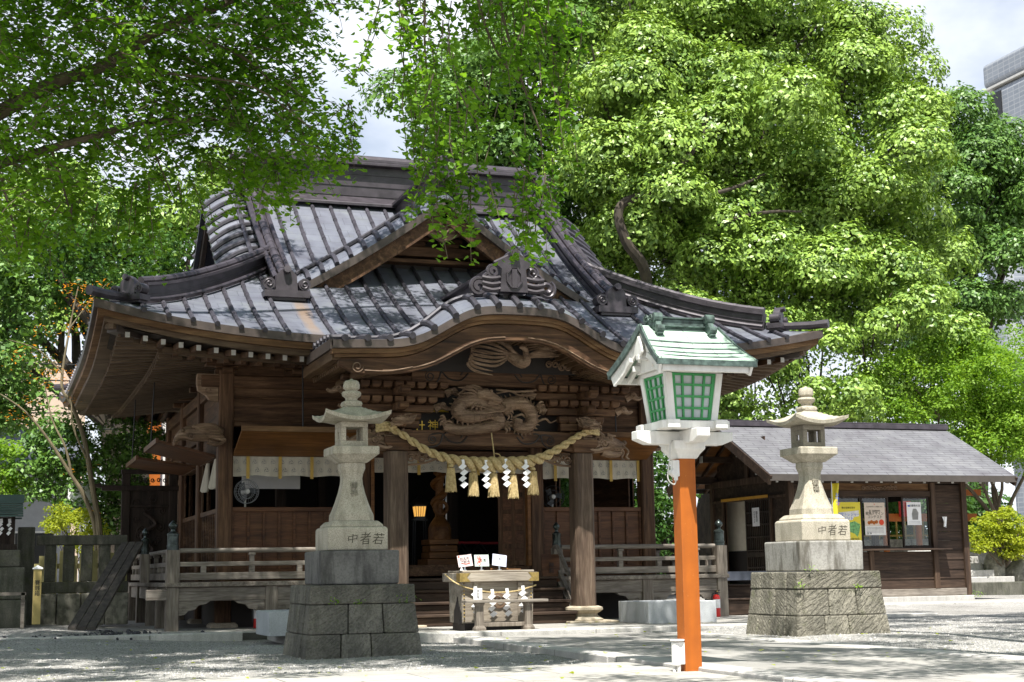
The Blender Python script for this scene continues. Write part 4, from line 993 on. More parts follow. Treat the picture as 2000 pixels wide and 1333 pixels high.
def baku(c, s):
    """bird-beaked corner carving with folded wing"""
    g = G(); g.M = Matrix.Translation(c) @ Matrix.Diagonal((s,1,1,1))
    g.tube(path_interp([(-0.35,0,0.0),(-0.1,0,0.04),(0.15,0,0.02),(0.32,0,0.0),(0.44,0,-0.08),(0.50,0,-0.2)],4),[0.12,0.14,0.155,0.165,0.17,0.17,0.165,0.16,0.155,0.15,0.14,0.13,0.115,0.10,0.085,0.07,0.055,0.045,0.035,0.025,0.015],10)
    for q in (-1,1):
        g.ball((0.36,q*0.12,0.06),0.04,8,5)
        for i in range(6): g.tube(path_interp([(0.2-0.06*i,q*0.14,0.12-0.03*i),(0.0-0.06*i,q*0.18,0.16-0.05*i),(-0.25-0.03*i,q*0.16,0.15-0.05*i)],4),[0.035]*8+[0.012],6)
        g.spiral((0.22,q*0.16,-0.05),0.07,1.4,0.025)
        g.tube(path_interp([(-0.1,q*0.1,-0.12),(-0.28,q*0.13,-0.17),(-0.4,q*0.12,-0.10)],4),[0.035]*8+[0.015],6)
    return P('beast_carving', g, M['wood_carve'], smooth=True)
baku((XL-0.42,WY-0.12,3.50),-1); baku((XR+0.42,WY-0.12,3.50),1)
# dragon between the beams
g = G(); y = PY-0.16
body = path_interp([(7.28,y,3.50),(7.55,y-0.02,3.44),(7.95,y-0.08,3.47),(8.25,y-0.1,3.56),(8.10,y-0.1,3.72),(7.72,y-0.12,3.66),(7.50,y-0.12,3.74),(7.62,y-0.10,3.92),(7.95,y-0.08,3.90),(8.30,y-0.08,3.86),(8.62,y-0.08,3.92),(8.82,y-0.06,3.80),(8.86,y-0.06,3.62),(8.74,y-0.08,3.49),(8.58,y-0.10,3.52),(8.60,y-0.1,3.63)],8)
g.tube(body, [0.085+0.045*math.sin(math.pi*i/len(body)) for i in range(len(body))], 10)
for i in range(3,len(body)-2,2):                 # dorsal spines and belly rings
    p = Vector(body[i]); d = (Vector(body[i+1])-p).normalized(); nrm = Vector((-d.z,0,d.x)); r = 0.085+0.045*math.sin(math.pi*i/len(body))
    g.tube([p+nrm*r*0.9,p+nrm*(r+0.055)-d*0.02],[0.022,0.004],5); g.tube([p-d*0.008,p+d*0.008],r*1.06,10)
drg = P('dragon_carving', g, M['wood_carve'], smooth=True)
g = G(); hx, hz = 8.02, 3.98                       # head
g.tube([(hx-0.18,y-0.16,hz+0.06),(hx-0.04,y-0.20,hz+0.06),(hx+0.10,y-0.22,hz-0.01),(hx+0.22,y-0.22,hz-0.06)],[0.10,0.11,0.085,0.05],10)
g.tube([(hx+0.0,y-0.2,hz-0.06),(hx+0.18,y-0.21,hz-0.12)],[0.06,0.03],7); g.ball((hx+0.23,y-0.22,hz-0.035),0.035,7,5)
for q in (-0.08,0.06): g.ball((hx+0.03,y-0.24+q*0.6,hz+0.11),0.03,7,5)
for q in (0,1): g.tube(path_interp([(hx-0.05,y-0.2,hz+0.1),(hx-0.25,y-0.18+0.05*q,hz+0.16+0.05*q),(hx-0.52,y-0.12,hz+0.10-0.12*q+0.08)],5),[0.03]*8+[0.02,0.014,0.006],6)
for i in range(9): a = rad(120+i*18); g.tube(path_interp([(hx-0.12,y-0.2,hz),(hx-0.12+0.2*math.cos(a),y-0.2,hz+0.17*math.sin(a)),(hx-0.14+0.36*math.cos(a+0.2),y-0.16,hz+0.28*math.sin(a+0.2))],4),[0.028]*6+[0.02,0.012,0.005],5)
for q in (-1,1): g.tube(path_interp([(hx+0.2,y-0.24,hz-0.06),(hx+0.30,y-0.26,hz-0.2),(hx+0.12,y-0.28,hz-0.24),(hx-0.1,y-0.26,hz-0.22-0.05*q),(hx-0.25,y-0.22,hz-0.2-0.06*q)],5),0.014,5)
P('dragon_head', g, M['wood_carve'], drg, smooth=True)
g = G()
for (fx,fz,s) in ((8.32,3.50,1),(8.95,3.86,1),(7.26,3.58,-1),(8.36,3.74,1)):     # claws
    for k in range(4): a = rad(-60+40*k); g.tube(path_interp([(fx,y-0.12,fz),(fx+s*0.09*math.cos(a),y-0.18,fz+0.09*math.sin(a)),(fx+s*0.13*math.cos(a-0.4),y-0.16,fz+0.13*math.sin(a-0.5))],3),[0.03,0.03,0.025,0.02,0.016,0.011,0.005],5)
for k in range(9):                                # clouds, flames and whiskers
    a = 7.2+0.22*k; g.tube(path_interp([(a,y-0.04,3.52+0.35*((k*7)%5)/5),(a+0.15,y-0.08,3.58+0.35*((k*7)%5)/5),(a+0.26,y-0.03,3.52+0.35*((k*7)%5)/5),(a+0.38,y-0.05,3.57+0.35*((k*7)%5)/5)],4),[0.02]*8+[0.016,0.012,0.010,0.008,0.004],5)
for q in (0,0.07): g.tube(path_interp([(8.2,y-0.1,4.07+q),(8.45,y-0.1,4.12),(8.65,y-0.08,4.05+q),(8.95,y-0.08,4.08+q)],5),[0.018]*16,5)
P('dragon_whisker', g, M['wood_carve'], drg, smooth=True)
g = G(); g.box(6.75,9.6,PY+0.36,PY+0.40,3.42,4.25); P('shade_backing', g, M['lacquer'], drg)  # dark sheet standing for the shade in the gaps behind the dragon
# phoenix above the upper beam
g = G(); y = 23.78; px, pz = 8.45, 4.66
g.tube(path_interp([(px-0.25,y,pz+0.06),(px-0.05,y-0.05,pz-0.08),(px+0.08,y-0.10,pz-0.10),(px+0.08,y-0.14,pz+0.05),(px+0.02,y-0.18,pz+0.13),(px-0.06,y-0.2,pz+0.12)],4),[0.05,0.07,0.09,0.10,0.11,0.115,0.115,0.11,0.10,0.09,0.075,0.06,0.055,0.05,0.05,0.05,0.045,0.045,0.04,0.025,0.01],9)
for k in range(3): g.tube([(px+0.03,y-0.17,pz+0.15),(px+0.06+0.04*k,y-0.16,pz+0.21-0.02*k)],[0.015,0.005],5)
phx = P('phoenix_carving', g, M['wood_carve'], smooth=True)
g = G()
for k in range(9):                                # right wing
    t = k/8; g.tube(path_interp([(px+0.1,y-0.05,pz-0.02),(px+0.3+0.1*t,y-0.08,pz+0.0+0.14*t),(px+0.72-0.12*t,y-0.03,pz+0.02+0.25*t)],5),[0.03]*7+[0.026,0.02,0.014,0.006],6)
for k in range(8):                                # left wing, raised
    t = k/7; g.tube(path_interp([(px-0.02,y-0.03,pz+0.0),(px-0.2-0.15*t,y-0.1,pz+0.14+0.08*t),(px-0.16-0.42*t,y-0.04,pz+0.30-0.06*t)],5),[0.034]*7+[0.028,0.022,0.014,0.006],6)
P('phoenix_wing', g, M['wood_carve'], phx, smooth=True)
g = G()
for k in range(6):                                # curling tail streamers
    z = pz+0.16-0.07*k; g.tube(path_interp([(px-0.15,y-0.02,pz+0.02),(px-0.45,y-0.1,z),(px-0.72-0.04*k,y-0.06,z+0.05),(px-0.88,y-0.08,z-0.06),(px-0.74,y-0.1,z-0.12),(px-0.5,y-0.08,z-0.16)],5),[0.024]*20+[0.02,0.018,0.014,0.010,0.008,0.005],5)
for k in range(4): g.tube(path_interp([(px+0.15,y-0.02,pz+0.1+0.05*k),(px+0.4,y-0.08,pz+0.16+0.03*k),(px+0.6,y-0.04,pz+0.12+0.04*k),(px+0.85,y-0.05,pz+0.15+0.03*k)],4),0.016,5)
P('phoenix_tail', g, M['wood_carve'], phx, smooth=True)
g = G(); g.ext([(KC-2.2,4.45),(KC+2.2,4.45),(KC+1.5,4.62),(KC+0.9,5.0),(KC,5.1),(KC-0.9,5.0),(KC-1.5,4.62)],'y',24.40,24.46); P('tympanum', g, M['lacquer'])
g = G()
for s in (-1,1):                                  # carved flowers
    g.cut()
    for k in range(5): g.spiral((KC+s*(1.05+0.12*k),24.36,4.62-0.02*k+0.03*(k%2)),0.07,1.4,0.022,sgn=s,a0=k)
P('flower_carving', g, M['wood_carve'], smooth=True)
g = G()                                            # openwork brackets under the rainbow beam
for s, x in ((1,PX[0]+0.2),(-1,PX[1]-0.2)):
    g.cut()
    g.box(*sorted((x,x+s*0.62)),PY-0.02,PY+0.03,3.03,3.07)
    for k in range(7): g.spiral((x+s*(0.06+0.095*k),PY-0.04,2.95+0.035*math.sin(k*2.1)+0.008*k),0.075-0.004*k,1.5,0.022,sgn=s*(-1)**k,a0=k*1.3)
    g.tube(path_interp([(x,PY-0.03,2.84),(x+s*0.25,PY-0.05,2.86),(x+s*0.5,PY-0.04,2.94),(x+s*0.7,PY-0.03,3.02)],5),0.022,6)
P('openwork_bracket', g, M['wood_carve'], smooth=True)
g = G()                                            # shrimp beams back to the hall
for x0, x1 in ((PX[0],6.42),(PX[1],9.80)):
    g.cut()
    pts = path_interp([(x0,PY+0.15,3.25),(lerp(x0,x1,0.4),25.5,3.62),(x1,WY-0.12,3.85)],6)
    for p, q in zip(pts, pts[1:]): g.bar(p, q, 0.17, 0.24)
P('curved_beam', g, M['wood_y'], bevel=0.015)
# name board behind the dragon
g = G(); g.box(6.72,7.62,PY+0.30,PY+0.34,3.40,3.92); nb = P('name_board', g, M['lacquer'])
letters('社', 0.2, M['gold'], nb, face_front(6.98,PY+0.295,3.52), 0.004); letters('神', 0.2, M['gold'], nb, face_front(7.22,PY+0.295,3.54), 0.004)
g = G(); g.box(6.9,7.5,PY+0.285,PY+0.30,3.79,3.83); P('gold_trim', g, M['gold'], nb)

# ------------------------------------------------------------------ veranda, railings, steps
VX0, VX1, VY = 2.76, 13.22, 25.5
wallbox('veranda_floor', M['wood_grey_y'], (VX0,VX1,VY,WY-0.14,FZ-0.075,FZ),(VX0,XL-0.14,WY-0.139,32.95,FZ-0.075,FZ),(XR+0.14,VX1,WY-0.139,34,FZ-0.075,FZ), bevel=0.01)
wallbox('veranda_beam', M['wood_grey'], (VX0+0.1,VX1-0.1,VY+0.07,VY+0.20,0.60,FZ-0.078),(VX0+0.07,VX0+0.2,VY+0.24,32.9,0.60,FZ-0.078),(VX1-0.2,VX1-0.07,VY+0.24,34,0.60,FZ-0.078),(VX0-0.30,VX0+0.06,VY+0.04,VY+0.2,0.62,0.80), bevel=0.012)
for x, y in [(VX0+0.13,VY+0.14),(4.55,VY+0.14),(6.2,VY+0.16),(9.95,VY+0.16),(11.55,VY+0.14),(VX1-0.13,VY+0.14),(VX0+0.13,27.2),(VX0+0.13,28.9),(VX0+0.13,30.9),(VX0+0.13,32.7),(VX1-0.13,28.5),(VX1-0.13,31)]:
    g = G(); g.sq([(0.108,0),(0.104,FZ-0.19)],(x,y,0.11),0.012); P('veranda_post', g, M['wood_grey_z'])
g = G()
for x, s in ((VX0+0.24,1),(4.66,1),(4.44,-1),(11.44,-1),(11.66,1),(VX1-0.24,-1)):
    g.cut(); g.ext([(x,0.60),(x,0.36),(x+s*0.10,0.38),(x+s*0.16,0.44),(x+s*0.27,0.46),(x+s*0.33,0.53),(x+s*0.45,0.55),(x+s*0.52,0.60)],'y',VY+0.09,VY+0.17); g.spiral((x+s*0.09,VY+0.085,0.47),0.05,1.3,0.012,sgn=s)
P('carved_brace', g, M['wood_grey'], bevel=0.006)
def giboshi(x, y, ztop, sc=1.0, z0=FZ, post=True):
    h = ztop-z0
    g = G(); g.sq([(0.108*sc,0.0),(0.108*sc,h*0.52)],(x,y,z0),0.012); o = P('newel_post', g, M['wood_grey_z'])
    p = [(0.098,0.0),(0.098,0.05),(0.104,0.055),(0.104,0.08),(0.095,0.085),(0.095,0.24),(0.10,0.245),(0.10,0.27),(0.08,0.285),(0.04,0.31),(0.035,0.34),(0.055,0.36),(0.075,0.39),(0.075,0.42),(0.055,0.45),(0.025,0.475),(0.006,0.495)]
    k = h*0.48/0.495
    g = G(); g.lathe([(r*sc,z*k) for r,z in p],(x,y,z0+h*0.52),18); P('onion_finial', g, M['bronze'], o, smooth=True)
giboshi(VX0+0.13,VY+0.13,1.95); giboshi(9.78,VY+0.13,1.90,0.8); giboshi(VX1-0.13,VY+0.13,1.94); giboshi(6.35,VY+0.13,1.90,0.8); giboshi(VX0-0.1,28.0,1.90,0.75); giboshi(VX1-0.13,30.5,1.9)
def railing(p, q, n):
    g = G(); p = Vector(p); q = Vector(q); d = q-p
    f = lambda t, z: p+d*t+Vector((0,0,z))
    g.tube([f(0,1.44),f(1,1.44)],0.042,9)
    g.bar(f(0,1.215),f(1,1.215),0.075,0.075); g.bar(f(0,1.01),f(1,1.01),0.10,0.12)
    for k in range(n):
        t = (k+0.5)/n; g.bar(f(t,1.07),f(t,1.18),0.09,0.09,(d.normalized()))
        if k%2: g.bar(f(t,1.25),f(t,1.36),0.075,0.075,(d.normalized())); g.bar(f(t,1.36),f(t,1.40),0.11,0.11,(d.normalized()))
    return P('railing', g, M['wood_grey'], bevel=0.005)
railing((VX0+0.23,VY+0.13,0),(6.26,VY+0.13,0),4); railing((9.86,VY+0.13,0),(VX1-0.23,VY+0.13,0),4)
railing((VX0+0.13,VY+0.24,0),(VX0+0.13,32.9,0),10); railing((VX1-0.13,VY+0.24,0),(VX1-0.13,30.4,0),6)
g = G(); 
for k in range(4):
    g.cut(); z = 0.12+0.2*k; g.box(6.70,9.62,VY-0.30*(4-k)+0.03,VY-0.30*(3-k)+0.02,z,z+0.145); g.box(6.68,9.64,VY-0.30*(4-k)-0.02,VY-0.30*(3-k)+0.03,z+0.15,z+0.198)
P('step', g, M['wood_kiosk'], bevel=0.008)
g = G()
for x in (6.58,9.72):
    g.cut(); g.tube(path_interp([(x,VY+0.1,1.44),(x,VY-0.08,1.43),(x,VY-0.35,1.18),(x,VY-0.95,0.62)],6),0.042,8)
    g.bar((x,VY+0.05,1.16),(x,VY-0.95,0.30),0.07,0.08); g.bar((x,VY+0.05,0.92),(x,VY-1.0,0.10),0.10,0.14); g.bar((x,VY-0.98,0.12),(x,VY-0.98,0.66),0.08,0.08)
P('stair_rail', g, M['wood_grey_y'])
g = G()                                            # dark skirting and lattice under the veranda
g.box(XL,XR,WY-0.02,WY+0.02,0.10,0.80); g.box(XL-0.02,XL+0.02,WY+0.03,WB-0.04,0.10,0.79); g.box(XR-0.02,XR+0.02,WY+0.03,WB-0.04,0.10,0.79); g.box(VX0+0.2,XL-0.03,33.0,33.04,0.1,0.83)
for k in range(26): g.box(4.6+0.09*k,4.63+0.09*k,WY-0.05,WY-0.03,0.15,0.6)
P('underfloor_wall', g, M['lacquer'])
# ------------------------------------------------------------------ things at the porch
# straw rope with tassels and paper streamers
rope = thing('straw_rope', 'thick twisted straw rope hung between the porch columns with tassels and paper zigzags', 'rope', (8.1,24.25,2.8))
rp = path_interp([(6.24,24.33,3.46),(6.5,24.25,3.33),(6.9,24.22,3.07),(7.3,24.2,2.92),(7.75,24.2,2.845),(8.15,24.2,2.83),(8.6,24.2,2.86),(9.0,24.2,2.96),(9.4,24.22,3.17),(9.72,24.25,3.36),(9.98,24.33,3.47)],10)
g = G(); n = len(rp)
for k in range(2):
    pts = []; rs = []
    for i, p in enumerate(rp):
        t = i/(n-1); thick = 0.032+0.043*math.exp(-((t-0.5)/0.21)**2)
        for q in range(4):
            tt = (i+q/4)/(n-1)
            if tt > 1: break
            pi = p.lerp(rp[min(i+1,n-1)], q/4)
            L2 = tt*(30-10*math.exp(-((tt-0.5)/0.2)**2)) ; a = 2*math.pi*(12*tt)+math.pi*k
            d = (rp[min(i+1,n-1)]-rp[max(i-1,0)]).normalized(); u = Vector((0,1,0)); w = d.cross(u)
            pts.append(pi+(u*math.cos(a)+w*math.sin(a))*thick*0.96); rs.append(thick*0.97)
    g.tube(pts, rs, 8)
for x, s in ((6.24,-1),(9.98,1)):
    for k in range(3): g.tube(path_interp([(x-0.16,24.38,3.40+0.05*k),(x,24.30,3.42+0.05*k),(x+0.16,24.38,3.40+0.05*k)],5),0.035,7)
    g.ball((x-s*0.12,24.27,3.47),0.06)
build('rope_strand', g, M['straw'], rope, smooth=True)
g = G(); g.tube([(8.13,24.2,2.9),(8.12,24.35,3.42)],0.012,5); g.tube(path_interp([(8.13,24.17,3.02),(8.2,24.16,3.0),(8.22,24.16,2.95)],4),0.01,4); build('hanging_cord', g, M['straw'], rope)
for x, z in ((7.33,2.81),(7.73,2.735),(8.09,2.725),(8.44,2.70),(8.81,2.765)):
    g = G(); g.tube([(x,24.17,z+0.10),(x,24.17,z)],0.012,5); g.ball((x,24.17,z-0.01),0.052,10,6,(1,1,0.75)); g.lathe([(0.05,-0.05),(0.062,-0.10),(0.075,-0.25),(0.09,-0.43),(0.085,-0.44)],(x,24.17,z),14)
    for k in range(46):
        a = k*2.4; r1 = 0.056+0.008*rnd.random(); r2_ = 0.075+0.026*rnd.random()
        g.tube([(x+r1*math.cos(a),24.17+r1*math.sin(a),z-0.05),(x+(r1+r2_)/2*math.cos(a),24.17+(r1+r2_)/2*math.sin(a),z-0.24),(x+r2_*math.cos(a+0.1),24.17+r2_*math.sin(a+0.1),z-0.43-0.03*rnd.random())],0.0065,4,False)
    build('tassel', g, M['straw'], rope, smooth=True)
def zigzag(g, x, y, z, w=0.15, h=0.42, n=4, tilt=0.0):
    """folded paper streamer: a neck and n slanting folds"""
    g.add([(x-0.03,y,z),(x+0.02,y,z+0.005),(x+0.03,y-0.004,z-0.07),(x-0.02,y-0.004,z-0.07)],[(0,1,2,3)])
    s = h/n
    for k in range(n):
        zc = z-0.06-k*s*0.93; o = (0.012 if k%2 else -0.012); yy = y-0.006*(k%2)-0.012*tilt*k
        a = [(x+o-w*0.42,yy,zc-s*0.62),(x+o+w*0.05,yy,zc),(x+o+w*0.45,yy,zc-s*0.42),(x+o-w*0.02,yy,zc-s*1.06)]
        b = [(p[0],p[1]+0.003,p[2]) for p in a]
        g.add(a+b,[(0,1,2,3),(7,6,5,4),(0,4,5,1),(1,5,6,2),(2,6,7,3),(3,7,4,0)])
for x, z in ((7.52,2.90),(7.93,2.895),(8.29,2.92),(8.65,2.91)):
    g = G(); zigzag(g,x,24.075,z,0.17,0.44); build('paper_streamer', g, M['paper'], rope)

# curtains with crests
def curtain_mat():
    m, t, b, l = newmat('crest_curtain_cloth'); v = coords(t); n = noise(t, coords(t,(3,3,0.4)), 3, 3); r = ramp(t, [(0.3,(0.42,0.385,0.31)),(0.7,(0.60,0.555,0.46))]); l(n.outputs[0], r.inputs[0]); l(r.outputs[0], b.inputs['Base Color']); b.inputs['Roughness'].default_value = 0.9
    bump(t, b, n.outputs[0], 0.3, 0.03); return m
M['curtain'] = curtain_mat(); M['crest'] = plain('crest_print', (0.27,0.27,0.26), 0.9, var=0.15); M['ribbon'] = plain('ochre_ribbon', (0.50,0.33,0.08), 0.8, var=0.1)
def tomoe(g, x, y, z, R):
    """three-comma crest, flat print a millimetre proud of the cloth"""
    for k in range(3):
        a0 = k*2*math.pi/3; pts = []
        for i in range(9):
            t = i/8; a = a0+t*2.4; r = R*(0.42+0.5*t); pts.append((x+r*math.cos(a), z+r*math.sin(a)))
        for i in range(8):
            t = i/8; a = a0+(1-t)*2.4; r = R*(0.42+0.5*(1-t))-R*0.36*t; pts.append((x+r*math.cos(a), z+r*math.sin(a)))
        g.ext(pts,'y',y,y+0.002)
def curtain(label, x0, x1, y, z0, z1, axis='y', grp='crest curtains of the hall'):
    o = thing('curtain', label, 'curtain', ((x0+x1)/2,y,z0), grp)
    g = G(); n = int((x1-x0)*12); 
    g.grid(lambda u,v: (lerp(x0,x1,u), y+0.022*math.sin(u*(x1-x0)*9)*v+0.01*math.sin(u*31), lerp(z1,z0,v)-0.012*math.sin(u*(x1-x0)*9+1)*v), n, 6, thick=(0,0.006,0)); build('cloth', g, M['curtain'], o, smooth=True)
    g = G(); k = 0; x = x0+0.06
    while x < x1-0.06:
        for zz in (lerp(z0,z1,0.30),lerp(z0,z1,0.72)): tomoe(g,x+(0.05 if zz<lerp(z0,z1,0.5) else 0),y-0.030,zz,0.058)
        x += 0.165
    build('crest', g, M['crest'], o)
    g = G(); x = x0+0.27
    while x < x1-0.02: g.cut(); g.box(x-0.03,x+0.03,y-0.037,y-0.033,z0-0.05,z1); x += 0.58
    build('ribbon', g, M['ribbon'], o); return o
curtain('pale crest curtain with ochre ribbons over the left opening, behind the oscillating fan',XL+0.14,6.28,WY-0.02,2.78,3.13)
curtain('pale crest curtain over the doorway behind the straw rope',6.64,9.58,WY-0.02,2.87,3.13)
curtain('pale crest curtain over the right opening, beside the right porch column',9.94,XR-0.14,WY-0.02,2.77,3.13)
g = G(); g.box(XL+0.5,5.5,28.0,28.01,2.62,3.0); tag(build('inner_curtain', g, M['paper']),'plain white cloth strip hanging inside the left opening','curtain')
for k, y in enumerate((27.45,28.55)):
    g = G()
    for j in range(5): g.tube([(XL-0.05,y+0.03*j,3.13),(XL-0.07-0.02*j,y+0.03*j,2.6-0.02*(j%2))],[0.03,0.038],6)
    tag(build('cloth_tassel', g, M['curtain']),('pale bunched curtain end on the left side wall, nearer the corner column','pale bunched curtain end on the left side wall, farther from the corner column')[k],'curtain end','bunched curtain ends on the side wall')

M['fan_blade'] = plain('smoky_blade',(0.10,0.11,0.12),0.3); M['fan_wire'] = plain('fan_wire',(0.30,0.31,0.32),0.4,0.4)
# electric fans in the two openings
def fan(x, y, z, label, rz, gm='fan_wire'):
    o = thing('electric_fan', label, 'fan', (x,y,z))
    Mx = Matrix.Translation((x,y,z+0.30)) @ Matrix.Rotation(rz,4,'Z')
    g = G(); g.M = Mx
    for R in (0.215,0.13): 
        for yy in (-0.06,0.03): g.tube([(R*math.cos(a),yy+(0.012 if R<0.2 else 0.0)*(1 if yy>0 else -1),R*math.sin(a)) for a in np.linspace(0,2*math.pi,33)],0.005,5,False)
    for k in range(26): a = 2*math.pi*k/26; g.tube([(0.04*math.cos(a),-0.085,0.04*math.sin(a)),(0.215*math.cos(a),-0.05,0.215*math.sin(a)),(0.215*math.cos(a),0.02,0.215*math.sin(a))],0.0018,3,False)
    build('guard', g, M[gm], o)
    g = G(); g.M = Mx
    for k in range(3):
        a = k*2*math.pi/3
        g.add([(0.03*math.cos(a),-0.02,0.03*math.sin(a)),(0.18*math.cos(a-0.25),-0.035,0.18*math.sin(a-0.25)),(0.19*math.cos(a+0.35),0.0,0.19*math.sin(a+0.35)),(0.09*math.cos(a+0.8),0.01,0.09*math.sin(a+0.8))],[(0,1,2,3)])
    build('blade', g, M['fan_blade'], o, fix=False)
    g = G(); g.M = Mx; g.tube([(0,-0.09,0),(0,-0.08,0),(0,0.14,0)],[0.03,0.045,0.06],10); g.tube([(0,0.06,-0.05),(0,0.06,-0.34)],0.018,8); build('motor', g, M['white_paint'], o, smooth=True)
fan(4.35,27.15,2.22,'white electric fan standing in the left opening beside the corner column',0.15)
fan(10.32,27.2,2.14,'dark shaded electric fan standing in the right opening behind the porch column',-0.2,'iron')  # guard coloured dark iron to stand for the dim opening
# things inside the doorway
o = thing('carved_pillar', 'brown carved dragon pillar on a stepped plinth inside the doorway', 'carving', (8.4,28.5,1.16))
g = G(); 
for k,(h,z) in enumerate(((0.36,0),(0.30,0.13),(0.28,0.26),(0.30,0.40))): g.box(8.4-h,8.4+h,28.5-h,28.5+h,1.16+z,1.16+z+(0.12 if k<3 else 0.10))
build('plinth', g, M['wood_amber'], o, bevel=0.008)
g = G(); g.lathe([(0.23,0.5),(0.23,0.72),(0.20,0.80),(0.13,0.90),(0.09,0.95),(0.085,1.04)],(8.4,28.5,1.16),20)
g.tube([(8.4,28.5,2.15),(8.4,28.5,2.75),(8.43,28.5,2.95),(8.52,28.5,3.08)],[0.07,0.085,0.09,0.06],10)
build('base', g, M['wood_amber'], o, smooth=True)
g = G(); pts = []
for i in range(44): t = i/43; a = t*13; R = 0.09+0.03*t; pts.append((8.4+R*math.cos(a)-0.02,28.5+R*math.sin(a),2.2+0.8*t))
g.tube(pts,[0.04+0.035*math.sin(math.pi*min(1,t*1.2)) for t in np.linspace(0,1,44)],8); g.tube([(8.36,28.4,2.95),(8.30,28.32,2.99),(8.24,28.3,2.94)],[0.075,0.07,0.03],8)
g.tube([(8.4+0.13*math.cos(a),28.42,2.28+0.13*math.sin(a)) for a in np.linspace(0,2*math.pi,20)],0.035,7)
build('coiled_dragon', g, M['wood_amber'], o, smooth=True)
m, t_, b_, l_ = newmat('lit_lantern_paper'); b_.inputs['Base Color'].default_value = (0.8,0.5,0.15,1); b_.inputs['Emission Color'].default_value = (1,0.5,0.1,1); b_.inputs['Emission Strength'].default_value = 0.45; M['lit'] = m
o = thing('paper_lantern', 'small lit amber lantern on a black stand inside the doorway', 'lantern', (8.10,28.9,1.16))
g = G(); g.sq([(0.085,2.13),(0.11,2.33)],(8.10,28.9,0)); build('lit_panel', g, M['lit'], o)
g = G(); g.sq([(0.10,2.09),(0.10,2.13)],(8.10,28.9,0)); g.sq([(0.13,2.33),(0.13,2.36),(0.17,2.40),(0.06,2.50),(0.02,2.54)],(8.10,28.9,0))
for k in range(5): g.tube([(8.10-0.085+0.0425*k,28.81,2.13),(8.10-0.11+0.055*k,28.785,2.33)],0.006,4)
build('lantern_frame', g, M['black'], o)
g = G(); g.box(7.95,8.25,28.8,29.0,2.05,2.085)
for dx in (-0.13,0.13):
    for dy in (-0.08,0.08): g.tube([(8.10+dx,28.9+dy,1.16),(8.10+dx*0.8,28.9+dy,2.05)],0.014,5)
build('stand', g, M['black'], o)
for k,(x,y,rz) in enumerate(((7.55,29.3,0),(8.98,29.6,0.1),(9.45,29.9,0),(10.0,30.4,0))):
    o = thing('folding_stool', ['folding stool with red cushion left of the lit lantern','folding stool with red cushion just right of the carved pillar','folding stool with red cushion behind the row, in the middle of the doorway','folding stool with red cushion nearest the right door leaf'][k], 'stool', (x,y,1.16), 'red cushioned folding stools in the hall')
    g = G(); g.cbox((x,y,1.62),(0.42,0.36,0.05)); build('cushion', g, M['red_cloth'], o, bevel=0.015)
    g = G()
    for s in (-1,1): g.cut(); g.tube([(x-0.18,y+s*0.16,1.17),(x+0.18,y+s*0.16,1.6)],0.014,5); g.tube([(x+0.18,y+s*0.16,1.17),(x-0.18,y+s*0.16,1.6)],0.014,5)
    build('leg_frame', g, M['black'], o)
g = G(); g.tube([(8.66,28.9,1.16),(8.66,28.9,3.1)],0.015,6); zigzag(g,8.56,28.9,2.9,0.2,0.75,5); tag(build('ritual_staff', g, M['steel']),'thin pale staff with dim paper streamer beside the carved pillar','staff')
g = G(); g.box(6.62,6.80,28.6,28.62,1.3,2.9); tag(build('green_curtain', g, plain('deep_green_cloth',(0.01,0.05,0.02),0.9)),'narrow dark green cloth hanging inside the doorway by the left porch column','curtain')
# standing board beside the steps
o = thing('notice_board', 'brown wooden notice board leaning beside the right stair rail', 'notice board', (9.55,25.3,0.9))
g = G(); g.cbox((9.55,25.35,1.06),(0.34,0.03,0.50),0,rad(-6)); build('panel', g, M['wood_red'], o)
letters('神\n前', 0.10, M['ink'], o, face_front(9.55,25.315,1.06), 0.002)

# offertory box with bench, signs and streamers
BX0, BX1, BYF, BYB, BZ = 6.78, 8.02, 21.98, 22.68, 0.12
box = thing('offertory_box', 'weathered wooden offertory box with carved comma crest before the steps', 'offertory box', (7.4,22.3,0.12))
g = G(); g.add([(BX0+0.06,BYF+0.03,BZ+0.12),(BX1-0.04,BYF+0.03,BZ+0.12),(BX1-0.06,BYB,BZ+0.12),(BX0+0.06,BYB,BZ+0.12),(BX0+0.05,BYF+0.02,BZ+0.74),(BX1-0.03,BYF+0.02,BZ+0.74),(BX1-0.05,BYB,BZ+0.74),(BX0+0.05,BYB,BZ+0.74)],[(0,3,2,1),(4,5,6,7),(0,1,5,4),(1,2,6,5),(2,3,7,6),(3,0,4,7)])
build('box_body', g, M['wood_pale'], box)
g = G(); g.box(BX0,BX1+0.03,BYF-0.06,BYF+0.08,BZ+0.742,BZ+0.88); g.box(BX0,BX0+0.13,BYF+0.082,BYB+0.08,BZ+0.742,BZ+0.88); g.box(BX1-0.10,BX1+0.03,BYF+0.082,BYB+0.08,BZ+0.742,BZ+0.88); g.box(BX0,BX1+0.03,BYB+0.082,BYB+0.2,BZ+0.742,BZ+0.88); g.box(BX0+0.06,BX1-0.02,BYF-0.02,BYB+0.1,BZ+0.882,BZ+0.915)
build('top_frame', g, M['wood_pale'], box, bevel=0.01)
g = G(); g.box(BX0+0.10,BX1-0.08,BYF+0.05,BYB-0.02,BZ+0.0,BZ+0.118); build('box_foot', g, M['lacquer'], box)
g = G()
for x in (BX0+0.27,BX1-0.25): g.cut(); g.box(x-0.04,x+0.04,BYF-0.012,BYF+0.02,BZ+0.13,BZ+0.74)
build('box_batten', g, M['wood_pale'], box, bevel=0.006)
g = G()
